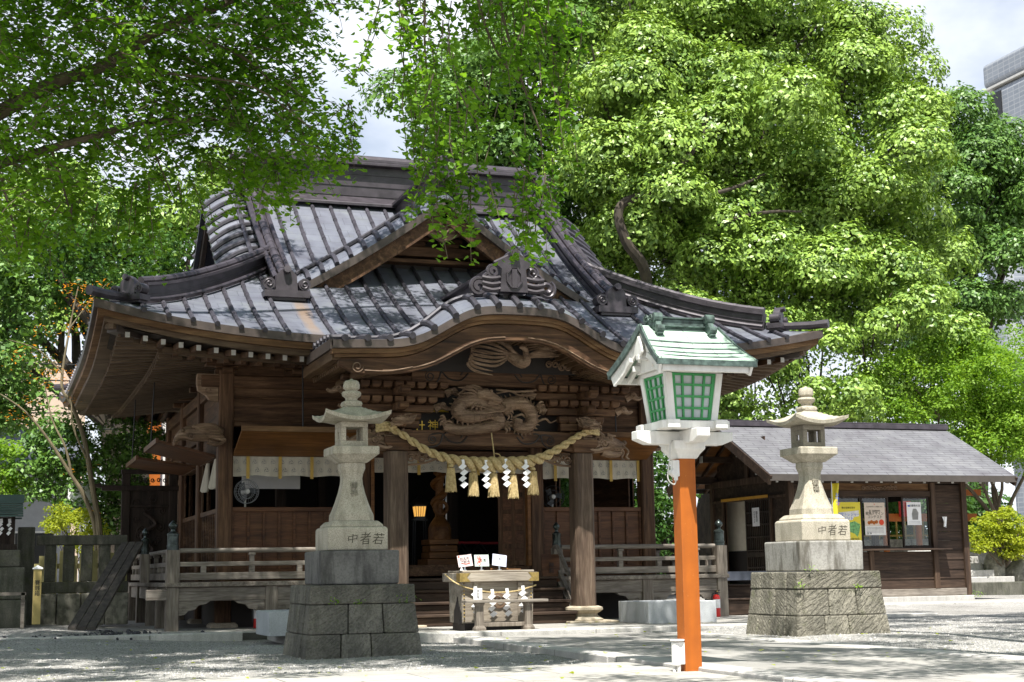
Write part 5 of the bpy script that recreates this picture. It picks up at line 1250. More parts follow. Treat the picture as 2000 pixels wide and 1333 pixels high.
for x, s in ((BX0-0.003,1),(BX1+0.033,-1)):
    g.cut(); z = BZ+0.742; f = lambda a,b: (x+s*a, z+b)
    g.ext([f(0,0.002),f(0.17,0.002),f(0.11,0.07),f(0.17,0.136),f(0,0.136)],'y',BYF-0.066,BYF-0.06); g.box(*sorted((x-0.001*s,x-0.004*s)),BYF-0.066,BYF+0.12,z,z+0.136)
build('corner_plate', g, M['brass'], box)
g = G()
for x in (BX0+0.085,BX1-0.065):
    for k in range(11): g.ball((x,BYF+0.018,BZ+0.16+0.056*k),0.013,8,4)
build('stud', g, M['brass'], box, smooth=True)
g = G(); g.tube([(7.42,BYF+0.018,BZ+0.45),(7.42,BYF+0.006,BZ+0.45)],0.118,28); build('crest_disc', g, M['wood_carve'], box, smooth=False)
g = G(); tomoe(g,7.42,BYF-0.001,BZ+0.45,0.105); build('comma_crest', g, M['wood_pale'], box)
g = G(); g.ext([(BYF+0.04,BZ+0.12),(BYF+0.45,BZ+0.12),(BYF+0.42,BZ+0.30),(BYF+0.33,BZ+0.40),(BYF+0.25,BZ+0.52),(BYF+0.2,BZ+0.40),(BYF+0.06,BZ+0.28)],'x',BX0+0.045,BX0+0.054); g.box(BX0+0.04,BX0+0.05,BYF+0.12,BYF+0.20,BZ+0.10,BZ+0.18); build('side_plate', g, M['iron'], box)
bench = thing('bench', 'low narrow wooden bench standing in front of the offertory box', 'bench', (7.45,21.75,0.12))
g = G(); g.box(6.78,8.10,21.62,21.86,0.55,0.59); build('bench_top', g, M['wood_grey'], bench, bevel=0.006)
g = G(); g.box(7.05,7.85,21.71,21.77,0.19,0.25)
for x in (7.02,7.80): g.sq([(0.085,0.0),(0.085,0.05),(0.06,0.09),(0.055,0.38),(0.075,0.428)],(x,21.74,0.12))
build('bench_leg', g, M['wood_grey_z'], bench, bevel=0.006)
st = thing('streamer_cord', 'straw cord with white zigzag papers strung across the offertory box', 'cord', (7.4,21.9,0.5))
g = G(); cp = path_interp([(6.64,22.25,0.98),(6.72,22.0,0.86),(6.95,21.95,0.76),(7.3,21.94,0.70),(7.7,21.94,0.715),(8.03,21.97,0.80)],8); g.tube(cp,0.011,6); build('cord', g, M['straw'], st, smooth=True)
for x, z in ((7.02,0.79),(7.29,0.745),(7.53,0.755),(7.79,0.79)):
    g = G(); zigzag(g,x,21.905,z,0.15,0.38); build('paper_streamer', g, M['paper'], st)
g = G(); g.box(6.98,7.12,21.885,21.895,0.595,0.765); o = tag(build('paper_sheet', g, M['paper']),'white rectangular paper card standing on the bench by the offertory box','card'); letters('浄\n財\n箱', 0.045, M['crest'], o, face_front(7.05,21.88,0.68), 0.0005)
M['pink_card'] = plain('pink_card',(0.78,0.62,0.60),0.6,var=0.04); M['mint_card'] = plain('mint_card',(0.62,0.70,0.64),0.6,var=0.04); M['lilac_card'] = plain('lilac_card',(0.62,0.63,0.78),0.6,var=0.04); M['red_ink'] = plain('red_ink',(0.65,0.06,0.02),0.7,var=0)
for k,(x,mm,tilt,label,txt) in enumerate(((6.90,'pink_card',6,'pink card sign on a clip stand at the left of the offertory box lid','お人形\nご祈念'),(7.17,'mint_card',0,'pale green card sign with orange oval on the middle of the offertory box lid','和風'),(7.46,'lilac_card',-8,'tilted lilac card sign at the right of the offertory box lid','ご案内\n・・・・'))):
    o = thing('card_sign', label, 'sign', (x,22.05,1.03), 'card signs on the offertory box')
    Mx = Matrix.Translation((x,22.05,1.185)) @ Matrix.Rotation(rad(-tilt),4,'Y') @ Matrix.Rotation(rad(-12),4,'X')
    g = G(); g.M = Mx; g.box(-0.115,0.115,-0.004,0.004,-0.09,0.09); build('card', g, M[mm], o)
    g = G(); g.tube([(x,22.06,1.035),(x,22.06,1.13)],0.012,7); g.tube([(x,22.06,1.036),(x,22.06,1.046)],0.035,10); build('clip_stand', g, M['steel'], o)
    F = Mx @ Matrix.Translation((0.02 if k==1 else 0,-0.006,0.0)) @ Matrix.Rotation(rad(90),4,'X')
    letters(txt,0.055 if k<2 else 0.04,M['ink'] if k<2 else M['crest'],o,F,0.0005)
    if k == 1:
        letters('健\n康',0.05,M['red_ink'],o,Mx @ Matrix.Translation((-0.045,-0.006,0)) @ Matrix.Rotation(rad(90),4,'X'),0.0005)
        g = G(); g.M = Mx; g.tube([(-0.045+0.035*math.cos(a),-0.006,0.075*math.sin(a)) for a in np.linspace(0,2*math.pi,20)],0.004,4,False); build('oval', g, M['red_ink'], o)
    if k == 0:
        g = G(); g.M = Mx; g.tube(path_interp([(-0.06,-0.006,-0.03),(0,-0.006,-0.055),(0.08,-0.006,-0.045)],5),0.005,4); g.ball((-0.09,-0.006,0.07),0.014,8,4,(1,0.2,1)); build('red_stroke', g, M['red_ink'], o)
g = G(); g.tube([(7.33,22.1,1.045),(7.62,22.12,1.045)],0.022,8); g.tube([(7.4,22.15,1.045),(7.85,22.16,1.045)],0.008,5); tag(build('wooden_stick', g, M['wood_amber']),'wooden sticks lying on the offertory box lid','sticks')
g = G(); g.add([(6.80,22.0,1.037),(6.86,22.0,1.037),(6.83,22.0,1.10),(6.83,22.05,1.037)],[(0,1,2),(0,2,3),(1,3,2),(0,3,1)]); tag(build('paper_fold', g, M['paper']),'small folded white paper tent on the left end of the offertory box lid','paper')

# ------------------------------------------------------------------ stone lanterns
def pedestal(o, pm):
    def course(z0, z1, h0, h1, cuts_f, cuts_s):
        g = G(); gap = 0.006
        edges = [-1]+cuts_f+[1]
        for a, b in zip(edges, edges[1:]):          # front and back blocks
            for s in (-1,1):
                q = lambda t,h: t*h
                d0, d1 = h0*0.55, h1*0.55
                vs = [(a*h0+gap,s*h0,z0),(b*h0-gap,s*h0,z0),(b*h0-gap,s*d0,z0),(a*h0+gap,s*d0,z0),(a*h1+gap,s*h1,z1),(b*h1-gap,s*h1,z1),(b*h1-gap,s*d1,z1),(a*h1+gap,s*d1,z1)]
                j = 0.012*(rnd.random()-0.4)
                vs = [(x,y+s*j,z) for x,y,z in vs]
                g.add(vs,[(0,3,2,1),(4,5,6,7),(0,1,5,4),(1,2,6,5),(2,3,7,6),(3,0,4,7)])
        edges = [-0.54]+cuts_s+[0.54]
        for a, b in zip(edges, edges[1:]):
            for s in (-1,1):
                j = s*0.012*(rnd.random()-0.4)
                vs = [(s*h0+j,a*h0+gap,z0),(s*h0+j,b*h0-gap,z0),(s*h0*0.5,b*h0-gap,z0),(s*h0*0.5,a*h0+gap,z0),(s*h1+j,a*h1+gap,z1),(s*h1+j,b*h1-gap,z1),(s*h1*0.5,b*h1-gap,z1),(s*h1*0.5,a*h1+gap,z1)]
                g.add(vs,[(0,3,2,1),(4,5,6,7),(0,1,5,4),(1,2,6,5),(2,3,7,6),(3,0,4,7)])
        return build('pedestal_course', g, pm, o, bevel=0.016, seg=2)
    course(-0.05,0.265,0.745,0.71,[-0.40,0.12],[0.05]); course(0.27,0.625,0.705,0.665,[-0.28,0.36],[-0.1]); course(0.63,0.86,0.672,0.660,[],[0.0])
    g = G(); g.box(-0.4,0.4,-0.4,0.4,0.0,0.855); build('pedestal_core', g, M['slab_stone'], o)
M['groove_shade2'] = plain('faint_groove_shade',(0.33,0.305,0.24),0.95,var=0.2); M['groove_shade'] = plain('carved_groove_shade',(0.085,0.075,0.055),0.95,var=0.2)  # dark letter tones put the shadow of carved strokes into the colour
def lantern(label, sm, pm, stain):
    o = thing('stone_lantern', label, 'stone lantern', (0,0,0), 'stone lanterns flanking the approach')
    pedestal(o, pm)
    g = G(); g.sq([(0.50,0.865),(0.505,1.285)]); build('slab', g, sm, o, bevel=0.022, seg=2)
    ls = M['lantern_stone']
    g = G(); g.sq([(0.385,1.29),(0.385,1.56),(0.36,1.585)],ch=0.0); g.sq([(0.345,1.586),(0.335,1.61),(0.30,1.645),(0.28,1.66)]); bs = build('base', g, ls, o, bevel=0.012, seg=2)
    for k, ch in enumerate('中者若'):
        letters(ch,0.15,M['groove_shade'],bs,face_front(-0.07+0.165*k,-0.3862,1.425-0.004*k) @ Matrix.Rotation(rad((9,4,-3)[k]),4,'Z') @ Matrix(((1,0.18,0,0),(0,(0.78,1.1,1.05)[k],0,0),(0,0,1,0),(0,0,0,1))),0.0006)
    pr = [(0.255,1.662),(0.25,1.74),(0.225,1.80),(0.19,1.90),(0.155,2.02),(0.132,2.13),(0.125,2.20),(0.132,2.26),(0.15,2.31),(0.158,2.335),(0.155,2.40)]
    g = G()
    vs = []; 
    for h, z in pr:
        c = h*0.30; vs.append([(-h+c,-h),(h-c,-h),(h,-h+c),(h,h-c),(h-c,h),(-h+c,h),(-h,h-c),(-h,-h+c)])
    g.add([(x,y,pr[i][1]) for i,r in enumerate(vs) for x,y in r],[(i*8+j,i*8+(j+1)%8,(i+1)*8+(j+1)%8,(i+1)*8+j) for i in range(len(pr)-1) for j in range(8)]+[tuple(range(7,-1,-1)),tuple((len(pr)-1)*8+j for j in range(8))])
    sh = build('shaft', g, ls, o)
    letters('御\n神',0.10,M['groove_shade2'],sh,face_front(0,-0.162,2.06) @ Matrix.Rotation(rad(-10),4,'X'),0.012,line=1.0)
    g = G(); g.sq([(0.17,2.402),(0.215,2.44),(0.285,2.50),(0.30,2.505),(0.30,2.60),(0.29,2.61)]); build('platform', g, ls, o, bevel=0.008)
    g = G(); h = 0.178; z0, z1 = 2.612, 2.93                 # hollow fire box: four posts, sills and lintels
    for sx in (-1,1):
        for sy in (-1,1): g.box(*sorted((sx*h,sx*(h-0.07))),*sorted((sy*h,sy*(h-0.07))),z0+0.07,z1-0.07)
    g.box(-h,h,-h,h,z0,z0+0.07); g.box(-h,h,-h,h,z1-0.07,z1); 
    g.box(-h+0.004,-h+0.05,-h+0.07,-0.045,z0+0.07,z1-0.07); g.box(-h+0.004,-h+0.05,0.045,h-0.07,z0+0.07,z1-0.07); g.box(-h+0.004,-h+0.05,-0.045,0.045,z0+0.07,z0+0.11); g.box(-h+0.004,-h+0.05,-0.045,0.045,z0+0.19,z1-0.07)
    g.box(h-0.05,h-0.004,-h+0.07,-0.045,z0+0.07,z1-0.07); g.box(h-0.05,h-0.004,0.045,h-0.07,z0+0.07,z1-0.07)
    build('fire_box', g, ls, o, bevel=0.006)
    g = G(); n = 13                                            # roof with upturned corners
    def rz(u, v):
        a = max(abs(u),abs(v)); c = abs(u*v)
        return 3.185-0.205*a**1.05+0.085*(c**2.0)*a
    R = 0.405
    f = lambda u,v: ((2*u-1)*R*(1+0.06*abs((2*u-1)*(2*v-1))**3), (2*v-1)*R*(1+0.06*abs((2*u-1)*(2*v-1))**3), rz(2*u-1,2*v-1))
    fb = lambda u,v: (f(u,v)[0]*0.985, f(u,v)[1]*0.985, 2.932+0.15*((abs((2*u-1)*(2*v-1)))**2)+0.018*max(abs(2*u-1),abs(2*v-1))**2*3 if False else 2.931+0.085*abs((2*u-1)*(2*v-1))**2)
    k = 16; top = [f(i/k,j/k) for j in range(k+1) for i in range(k+1)]; bot = [fb(i/k,j/k) for j in range(k+1) for i in range(k+1)]; m = len(top); w = k+1
    bot = [(x,y,min(z,top[i][2]-0.035)) for i,(x,y,z) in enumerate(bot)]
    fs = [(j*w+i,j*w+i+1,(j+1)*w+i+1,(j+1)*w+i) for j in range(k) for i in range(k)]
    ring = [i for i in range(k+1)]+[j*w+k for j in range(1,k+1)]+[k*w+i for i in range(k-1,-1,-1)]+[j*w for j in range(k-1,0,-1)]
    g.add(top+bot, fs+[tuple(q+m for q in reversed(ff)) for ff in fs]+[(ring[i],ring[i-1],ring[i-1]+m,ring[i]+m) for i in range(len(ring))])
    build('lantern_roof', g, ls, o, smooth=True)
    g = G(); g.sq([(0.115,3.14),(0.125,3.17),(0.115,3.20),(0.085,3.215)],ch=0.03)
    g.lathe([(0.075,3.215),(0.08,3.25),(0.12,3.28),(0.128,3.31),(0.115,3.335),(0.075,3.345),(0.08,3.355),(0.105,3.375),(0.108,3.42),(0.098,3.46),(0.075,3.48),(0.03,3.488),(0.012,3.505)],(0,0,0),22); build('finial', g, ls, o, smooth=True)
    return o
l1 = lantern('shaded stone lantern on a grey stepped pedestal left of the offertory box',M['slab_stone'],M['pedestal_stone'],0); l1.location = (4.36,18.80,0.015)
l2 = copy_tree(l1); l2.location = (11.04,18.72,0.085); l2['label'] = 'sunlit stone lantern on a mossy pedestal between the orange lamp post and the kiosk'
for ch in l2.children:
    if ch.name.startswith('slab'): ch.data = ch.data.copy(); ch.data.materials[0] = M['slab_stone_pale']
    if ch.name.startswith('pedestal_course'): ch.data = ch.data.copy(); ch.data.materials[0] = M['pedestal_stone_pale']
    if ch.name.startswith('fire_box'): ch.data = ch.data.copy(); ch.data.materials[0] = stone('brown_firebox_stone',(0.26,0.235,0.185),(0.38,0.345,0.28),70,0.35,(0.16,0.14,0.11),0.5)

# ------------------------------------------------------------------ orange lamp post
lx, ly = 6.425, 13.285
lamp = thing('lamp_post', 'vermilion lamp post with white lantern head and green lattice windows under a patina roof', 'lamp post', (lx,ly,0))
g = G(); g.sq([(0.25,-0.10),(0.20,-0.01),(0.155,0.028),(0.145,0.034)],(lx,ly,0)); build('footing', g, M['concrete'], lamp, bevel=0.02, seg=2)
g = G(); g.sq([(0.088,0.028),(0.086,2.08)],(lx,ly,0)); build('pole', g, M['orange'], lamp, bevel=0.007, seg=2)
g = G(); g.sq([(0.10,2.075),(0.11,2.09),(0.125,2.12),(0.165,2.17),(0.165,2.25)],(lx,ly,0)); build('capital', g, M['white_paint'], lamp, bevel=0.006)
g = G()
def arm(g, ax):
    pr = [(-0.52,2.345),(0.52,2.345),(0.52,2.262),(0.40,2.216),(-0.40,2.216),(-0.52,2.262)]
    if ax == 'x': g.ext([(lx+a,z) for a,z in pr],'y',ly-0.07,ly+0.07)
    else: g.ext([(ly+a*0.9,z+0.003) for a,z in pr],'x',lx-0.07,lx+0.07)
arm(g,'x'); arm(g,'y'); build('bracket_arm', g, M['white_paint'], lamp, bevel=0.006)
g = G()
for s in (-1,1):
    g.box(lx-0.36,lx+0.36,*sorted((ly+s*0.32,ly+s*0.19)),2.35,2.43); g.box(*sorted((lx+s*0.32,lx+s*0.19)),ly-0.36,ly+0.36,2.353,2.436)
build('base_frame', g, M['white_paint'], lamp, bevel=0.006)
hb, ht, zb, zt = 0.225, 0.275, 2.435, 2.90
g = G()
for sx in (-1,1):
    for sy in (-1,1): g.add([(lx+sx*(hb+0.035*a),ly+sy*(hb+0.035*b),zb) for a,b in ((-1,-1),(1,-1),(1,1),(-1,1))]+[(lx+sx*(ht+0.035*a),ly+sy*(ht+0.035*b),zt) for a,b in ((-1,-1),(1,-1),(1,1),(-1,1))],[(0,3,2,1),(4,5,6,7),(0,1,5,4),(1,2,6,5),(2,3,7,6),(3,0,4,7)])
g.box(lx-0.30,lx+0.30,ly-0.30,ly+0.30,zt,zt+0.05); build('corner_post', g, M['white_paint'], lamp, bevel=0.005)
for ang in (0,90,180,270):
    R = Matrix.Translation((lx,ly,0)) @ Matrix.Rotation(rad(ang),4,'Z')
    def q(a, z, off=0.0): t = (z-zb)/(zt-zb); return (a*(lerp(hb,ht,t)-0.033), -lerp(hb,ht,t)-0.01+off, z)
    g = G(); g.M = R; z0, z1 = zb+0.01, zt-0.005
    for a in (-0.93,-0.5,0,0.5,0.93):
        w = 0.085 if abs(a) > 0.9 else 0.045; g.add([q(a-w,z0,-0.008),q(a+w,z0,-0.008),q(a+w,z0,0.02),q(a-w,z0,0.02),q(a-w,z1,-0.008),q(a+w,z1,-0.008),q(a+w,z1,0.02),q(a-w,z1,0.02)],[(0,3,2,1),(4,5,6,7),(0,1,5,4),(1,2,6,5),(2,3,7,6),(3,0,4,7)])
    for k in range(5):
        z = lerp(z0,z1,k/4); h = 0.022 if k in (0,4) else 0.011; za, zc = (z-h if k else z), (z+h if k<4 else z)
        g.add([q(-0.97,za,-0.006),q(0.97,za,-0.006),q(0.97,za,0.018),q(-0.97,za,0.018),q(-0.97,zc,-0.006),q(0.97,zc,-0.006),q(0.97,zc,0.018),q(-0.97,zc,0.018)],[(0,3,2,1),(4,5,6,7),(0,1,5,4),(1,2,6,5),(2,3,7,6),(3,0,4,7)])
    wd = build('lattice_window', g, M['green_paint'], lamp)
    g = G(); g.M = R; g.add([q(-0.97,z0,0.012),q(0.97,z0,0.012),q(0.97,z1,0.012),q(-0.97,z1,0.012)],[(0,1,2,3)]); build('pane', g, M['glass_frost'], wd)
# lamp roof: gable with the ridge along x, flared eaves
def lz(t): return 3.40-0.42*(1.25*t-0.25*t*t)
E_ = 0.60; HX = 0.52
g = G(); g.grid(lambda u,v: ((lambda t: (lx+(2*u-1)*(HX-0.10*(1-abs(t))**1.0), ly+t*E_, lz(abs(t))+0.03*abs(2*u-1)**3*abs(t)))(2*v-1)), 12, 24, thick=(0,0,-0.035)); lr = build('lamp_roof', g, M['verdigris'], lamp, smooth=True)
g = G()
for s in (-1,1):
    g.cut()
    for t in (0.42,0.6,0.75,0.88): g.tube([(lx-(HX-0.10*(1-t))-0.005,ly+s*t*E_,lz(t)+0.012),(lx,ly+s*t*E_,lz(t)-0.002),(lx+(HX-0.10*(1-t))+0.005,ly+s*t*E_,lz(t)+0.012)],0.011,5)
build('roof_seam', g, M['verdigris_dark'], lr)
g = G()
for s in (-1,1):
    g.box(lx-HX-0.01,lx+HX+0.01,*sorted((ly+s*(E_+0.008),ly+s*(E_-0.02))),lz(1)-0.05,lz(1)+0.005)
    pts = [(lx+s*(HX-0.10*(1-abs(t))+0.006),ly+t*E_,lz(abs(t))-0.01) for t in np.linspace(-1,1,25)]
    for p, q2 in zip(pts, pts[1:]): g.bar(p,q2,0.022,0.06)
build('roof_edge', g, M['verdigris_dark'], lr)
g = G()
for s in (-1,1):
    pts = [(lx+s*(HX-0.10*(1-abs(t))-0.035),ly+t*(E_-0.03),lz(abs(t))-0.10+0.02*abs(t)) for t in np.linspace(-1,1,21)]
    for p, q2 in zip(pts, pts[1:]): g.bar(p,q2,0.03,0.115)
    g.box(lx-HX+0.06,lx+HX-0.06,*sorted((ly+s*(E_-0.035),ly+s*(E_-0.075))),lz(1)-0.105,lz(1)-0.04)
build('white_bargeboard', g, M['white_paint'], lr, bevel=0.004)
g = G()
for s in (-1,1):
    g.cut()
    for k in range(9): x = lx-0.44+0.11*k; g.bar((x,ly+s*(E_-0.05),lz(1)-0.085),(x,ly+s*0.2,lz(0.33)-0.16),0.04,0.05)
build('lamp_rafter', g, M['white_paint'], lr)
g = G()
for s in (-1,1):
    x = lx+s*0.33; g.ext([(ly-0.30,2.94),(ly+0.30,2.94),(ly+0.05,3.26),(ly-0.05,3.26)],'x',x-0.012,x+0.012); x2 = lx+s*0.445; g.ext([(ly,3.02),(ly+0.05,3.10),(ly+0.10,3.12),(ly+0.07,3.2),(ly,3.29),(ly-0.07,3.2),(ly-0.10,3.12),(ly-0.05,3.10)],'x',x2-0.012,x2+0.012); g.box(x-0.02,x2+0.02 if s>0 else x+0.02,ly-0.03,ly+0.03,3.05,3.1) if s>0 else g.box(x2-0.02,x+0.02,ly-0.03,ly+0.03,3.05,3.1)
g.box(lx-0.42,lx+0.42,ly-0.24,ly-0.20,2.96,3.02); g.box(lx-0.42,lx+0.42,ly+0.20,ly+0.24,2.96,3.02)
build('gable_board', g, M['white_paint'], lr, bevel=0.004)
g = G(); g.box(lx-0.27,lx+0.27,ly-0.05,ly+0.05,3.37,3.465); g.box(lx-0.28,lx+0.28,ly-0.07,ly+0.07,3.467,3.485); g.box(lx-0.30,lx+0.30,ly-0.085,ly+0.085,3.385,3.40)
for s in (-1,1):
    x = lx+s*0.285
    g.ext([(ly-0.10,3.35),(ly+0.10,3.35),(ly+0.085,3.48),(ly,3.515),(ly-0.085,3.48)],'x',x-0.03,x+0.03)
    for d in (-1,1):
        g.tube([(x-0.045,ly+d*0.10,3.47),(x+0.045,ly+d*0.10,3.47)],0.048,10); g.tube([(x-0.04,ly+d*0.16,3.35),(x+0.04,ly+d*0.16,3.35)],0.04,9); g.spiral((x+s*0.05,ly+d*0.05,3.47),0.05,1.4,0.012,'yz',sgn=d)
        g.bar((x,ly+d*0.09,3.47),(x,ly+d*0.17,3.29),0.06,0.04)
build('lamp_ridge', g, M['verdigris_dark'], lr, bevel=0.004)
g = G(); g.box(lx-0.155,lx-0.088,ly-0.085,ly+0.01,0.10,0.315); g.tube([(lx-0.15,ly-0.045,0.32),(lx-0.15,ly-0.045,0.338)],0.072,18); g.tube([(lx-0.165,ly-0.045,0.09),(lx-0.165,ly-0.045,0.312)],0.045,14); jb = build('junction_box', g, M['white_paint'], lamp, bevel=0.008, seg=2)
g = G()
for dx, dy in ((0,0),(-0.035,0.03)): g.tube(path_interp([(lx-0.15+dx,ly-0.06+dy,0.12),(lx-0.15+dx,ly-0.065+dy,0.06),(lx-0.165+dx,ly-0.10+dy,0.01),(lx-0.18+dx,ly-0.16+dy,-0.06)],4),0.016,8); g.tube([(lx-0.15+dx,ly-0.06+dy,0.055),(lx-0.15+dx,ly-0.06+dy,0.10)],0.022,8)
build('conduit', g, M['grey_plastic'], lamp, smooth=True)
g = G(); g.box(lx-0.16,lx-0.09,ly-0.10,ly-0.03,1.90,2.06); g.cbox((lx-0.15,ly-0.075,1.93),(0.08,0.07,0.05),0,0,rad(30)); g.tube([(lx-0.13,ly-0.09,1.86),(lx-0.13,ly-0.09,1.91)],0.022,8); build('sensor_box', g, M['white_paint'], lamp, bevel=0.006)
g = G(); g.tube(path_interp([(lx-0.13,ly-0.09,1.86),(lx-0.17,ly-0.12,1.82),(lx-0.24,ly-0.14,1.88),(lx-0.22,ly-0.15,2.05),(lx-0.2,ly-0.13,2.2),(lx-0.16,ly-0.1,2.25)],6),0.007,6); build('cable', g, M['grey_plastic'], lamp)
# ------------------------------------------------------------------ granite basins, extinguishers, small steps
def basin(x0, x1, y0, y1, z, h, label):
    o = thing('granite_basin', label, 'stone basin', ((x0+x1)/2,(y0+y1)/2,z), 'granite basins beside the steps')
    g = G(); t = 0.13
    g.box(x0,x1,y0,y0+t,z,z+h); g.box(x0,x1,y1-t,y1,z,z+h); g.box(x0,x0+t,y0+t+0.002,y1-t-0.002,z,z+h); g.box(x1-t,x1,y0+t+0.002,y1-t-0.002,z,z+h); build('rim', g, M['granite'], o, bevel=0.008)
    g = G(); g.box(x0+t+0.003,x1-t-0.003,y0+t+0.003,y1-t-0.003,z,z+h-0.05); build('pebble_bed', g, M['pebbles'], o)
M['pebbles'] = stone('dark_pebbles',(0.03,0.03,0.035),(0.10,0.10,0.11),25,0.6,(0.05,0.05,0.06),0.4,bmp=1.0)
basin(10.30,11.55,22.80,24.05,0.12,0.36,'long granite basin right of the steps, partly behind the orange lamp post')
basin(3.90,5.15,22.12,23.25,0.12,0.36,'granite basin left of the steps, half hidden by the shaded stone lantern')
def extinguisher(x, y, z, label):
    o = thing('fire_extinguisher', label, 'fire extinguisher', (x,y,z))
    g = G(); g.lathe([(0.068,0),(0.072,0.02),(0.072,0.34),(0.06,0.39),(0.025,0.41)],(x,y,z),18); build('cylinder', g, M['red'], o, smooth=True)
    g = G(); g.tube([(x,y,z+0.40),(x,y,z+0.46)],0.02,8); g.bar((x-0.03,y,z+0.46),(x+0.07,y-0.03,z+0.49),0.02,0.015); g.bar((x-0.03,y,z+0.44),(x+0.07,y-0.03,z+0.44),0.02,0.012); build('valve', g, M['black'], o)
    g = G(); g.tube(path_interp([(x-0.02,y,z+0.44),(x-0.09,y-0.02,z+0.40),(x-0.095,y-0.03,z+0.2),(x-0.085,y-0.03,z+0.1)],5),0.012,6); build('hose', g, M['black'], o)
    g = G(); g.tube([(x,y,z+0.16),(x,y,z+0.32)],0.0735,18,False); build('label_band', g, M['paper'], o, smooth=True)
    g = G(); g.tube([(x+0.01,y,z+0.455),(x+0.01,y-0.035,z+0.47)],0.014,8); build('safety_pin', g, M['brass'], o)
extinguisher(12.92,25.5,0.12,'red fire extinguisher beside the right corner post of the veranda'); extinguisher(4.38,25.95,0.12,'red fire extinguisher under the left veranda behind the granite basin')
o = thing('wooden_step', 'small dark wooden step beside the right end of the veranda', 'step', (13.75,26.3,0.12))
g = G(); g.box(13.42,14.2,26.0,26.5,0.12,0.40); g.box(13.42,14.2,26.52,27.0,0.12,0.66); build('tread_block', g, M['wood_kiosk'], o, bevel=0.012)
g = G(); g.box(13.40,14.22,25.96,26.5,0.402,0.44); g.box(13.40,14.22,26.49,27.02,0.662,0.70); build('tread', g, M['wood_kiosk'], o, bevel=0.008)
g = G(); g.box(13.25,15.4,26.0,26.2,0.78,0.95); g.ext([(13.35,0.865),(13.42,0.79),(13.42,0.94)],'y',25.99,25.998); tag(build('connecting_beam', g, plain('slate_blue_beam',(0.09,0.10,0.13),0.6)),'slate blue beam bridging the veranda to the kiosk','beam')
def glass_mat():
    m, t, b, l = newmat('window_glass'); b.inputs['Base Color'].default_value = (0.9,0.93,0.92,1); b.inputs['Roughness'].default_value = 0.02
    tr = N(t,'ShaderNodeBsdfTransparent'); tr.inputs[0].default_value = (0.8,0.84,0.84,1); gl = N(t,'ShaderNodeBsdfGlossy'); gl.inputs['Roughness'].default_value = 0.02; ms = N(t,'ShaderNodeMixShader'); fr = N(t,'ShaderNodeFresnel'); l(fr.outputs[0],ms.inputs[0]); l(tr.outputs[0],ms.inputs[1]); l(gl.outputs[0],ms.inputs[2]); l(ms.outputs[0],t.nodes['Material Output'].inputs[0]); return m
M['glass'] = glass_mat()
# ------------------------------------------------------------------ kiosk (amulet office)
KXL, KXR, KYF, KYB_, KB_ = 18.06, 22.95, 31.6, 35.6, 0.17
ks = thing('kiosk', 'low timber amulet kiosk with grey shingle roof and postered windows', 'kiosk', (20.5,33.6,KB_))
def K(name, g, m, parent=None, **k): return build(name, g, m, parent or ks, **k)
ex0, ex1, ey0, eyr, ez, rz_ = 17.12, 23.99, 30.8, 33.6, 3.17, 4.60
def kz(y): t = abs(y-eyr)/(eyr-ey0); return rz_+(ez-rz_)*(0.96*t+0.04*t*t)
g = G()
g.grid(lambda u,v: (ex0+(ex1-ex0)*u, ey0+(eyr-ey0)*v, kz(ey0+(eyr-ey0)*v)),20,16,thick=(0,0,-0.05)); g.grid(lambda u,v: (ex1-(ex1-ex0)*u, 2*eyr-ey0-(eyr-ey0)*v, kz(ey0+(eyr-ey0)*v)),20,16,thick=(0,0,-0.05))
kr = K('roof', g, M['kiosk_roof'])
g = G(); g.box(ex0-0.01,ex1+0.01,ey0-0.015,ey0+0.02,ez-0.15,ez+0.004); g.cut(); g.box(ex0-0.01,ex1+0.01,2*eyr-ey0-0.02,2*eyr-ey0+0.015,ez-0.15,ez+0.004)
K('eave_gutter', g, plain('bronze_gutter',(0.075,0.064,0.054),0.5,0.2), kr)
g = G(); g.box(ex0-0.02,ex1+0.02,eyr-0.14,eyr+0.14,rz_-0.03,rz_+0.09); g.box(ex0-0.04,ex1+0.04,eyr-0.10,eyr+0.10,rz_+0.092,rz_+0.13); K('ridge', g, M['roof_trim'], kr, bevel=0.01)
g = G()
for x in (ex0,ex1):
    g.cut()
    for s in (-1,1):
        g.bar((x,eyr+s*0.0,rz_-0.16),(x,eyr+s*(eyr-ey0),ez-0.14),0.06,0.22)
K('bargeboard', g, M['wood_kiosk'], kr)
g = G()
for s in (-1,1): g.add([(ex0+0.05,eyr,rz_-0.07),(ex1-0.05,eyr,rz_-0.07),(ex1-0.05,eyr+s*2.7,kz(eyr+s*2.7)-0.07),(ex0+0.05,eyr+s*2.7,kz(eyr+s*2.7)-0.07)],[(0,1,2,3)])
K('roof_lining', g, M['wood_amber'], kr, fix=False)
g = G(); gw = G()
for k in range(17):
    x = 17.35+0.405*k
    if x > ex1-0.1: break
    for s in (-1,1): g.bar((x,eyr+s*0.1,rz_-0.15),(x,eyr+s*2.66,kz(eyr+s*2.66)-0.20),0.055,0.085)
    gw.cut(); gw.cbox((x,eyr-2.685,kz(eyr-2.68)-0.205),(0.06,0.025,0.075))
K('rafter', g, M['wood_kiosk_z'], kr); K('rafter_end', gw, M['white_chalk'], kr)
g = G(); gw = G()
for yy, zz in ((eyr,4.16),(eyr-1.0,3.72),(eyr-1.95,3.22),(eyr+1.0,3.72),(eyr+1.95,3.22)):
    g.cut(); gw.cut(); g.box(ex0+0.12,KXR+0.8,yy-0.07,yy+0.07,zz,zz+0.16); gw.cbox((ex0+0.115,yy,zz+0.08),(0.02,0.15,0.17))
K('purlin', g, M['wood_kiosk']); K('purlin_end', gw, M['white_chalk'])
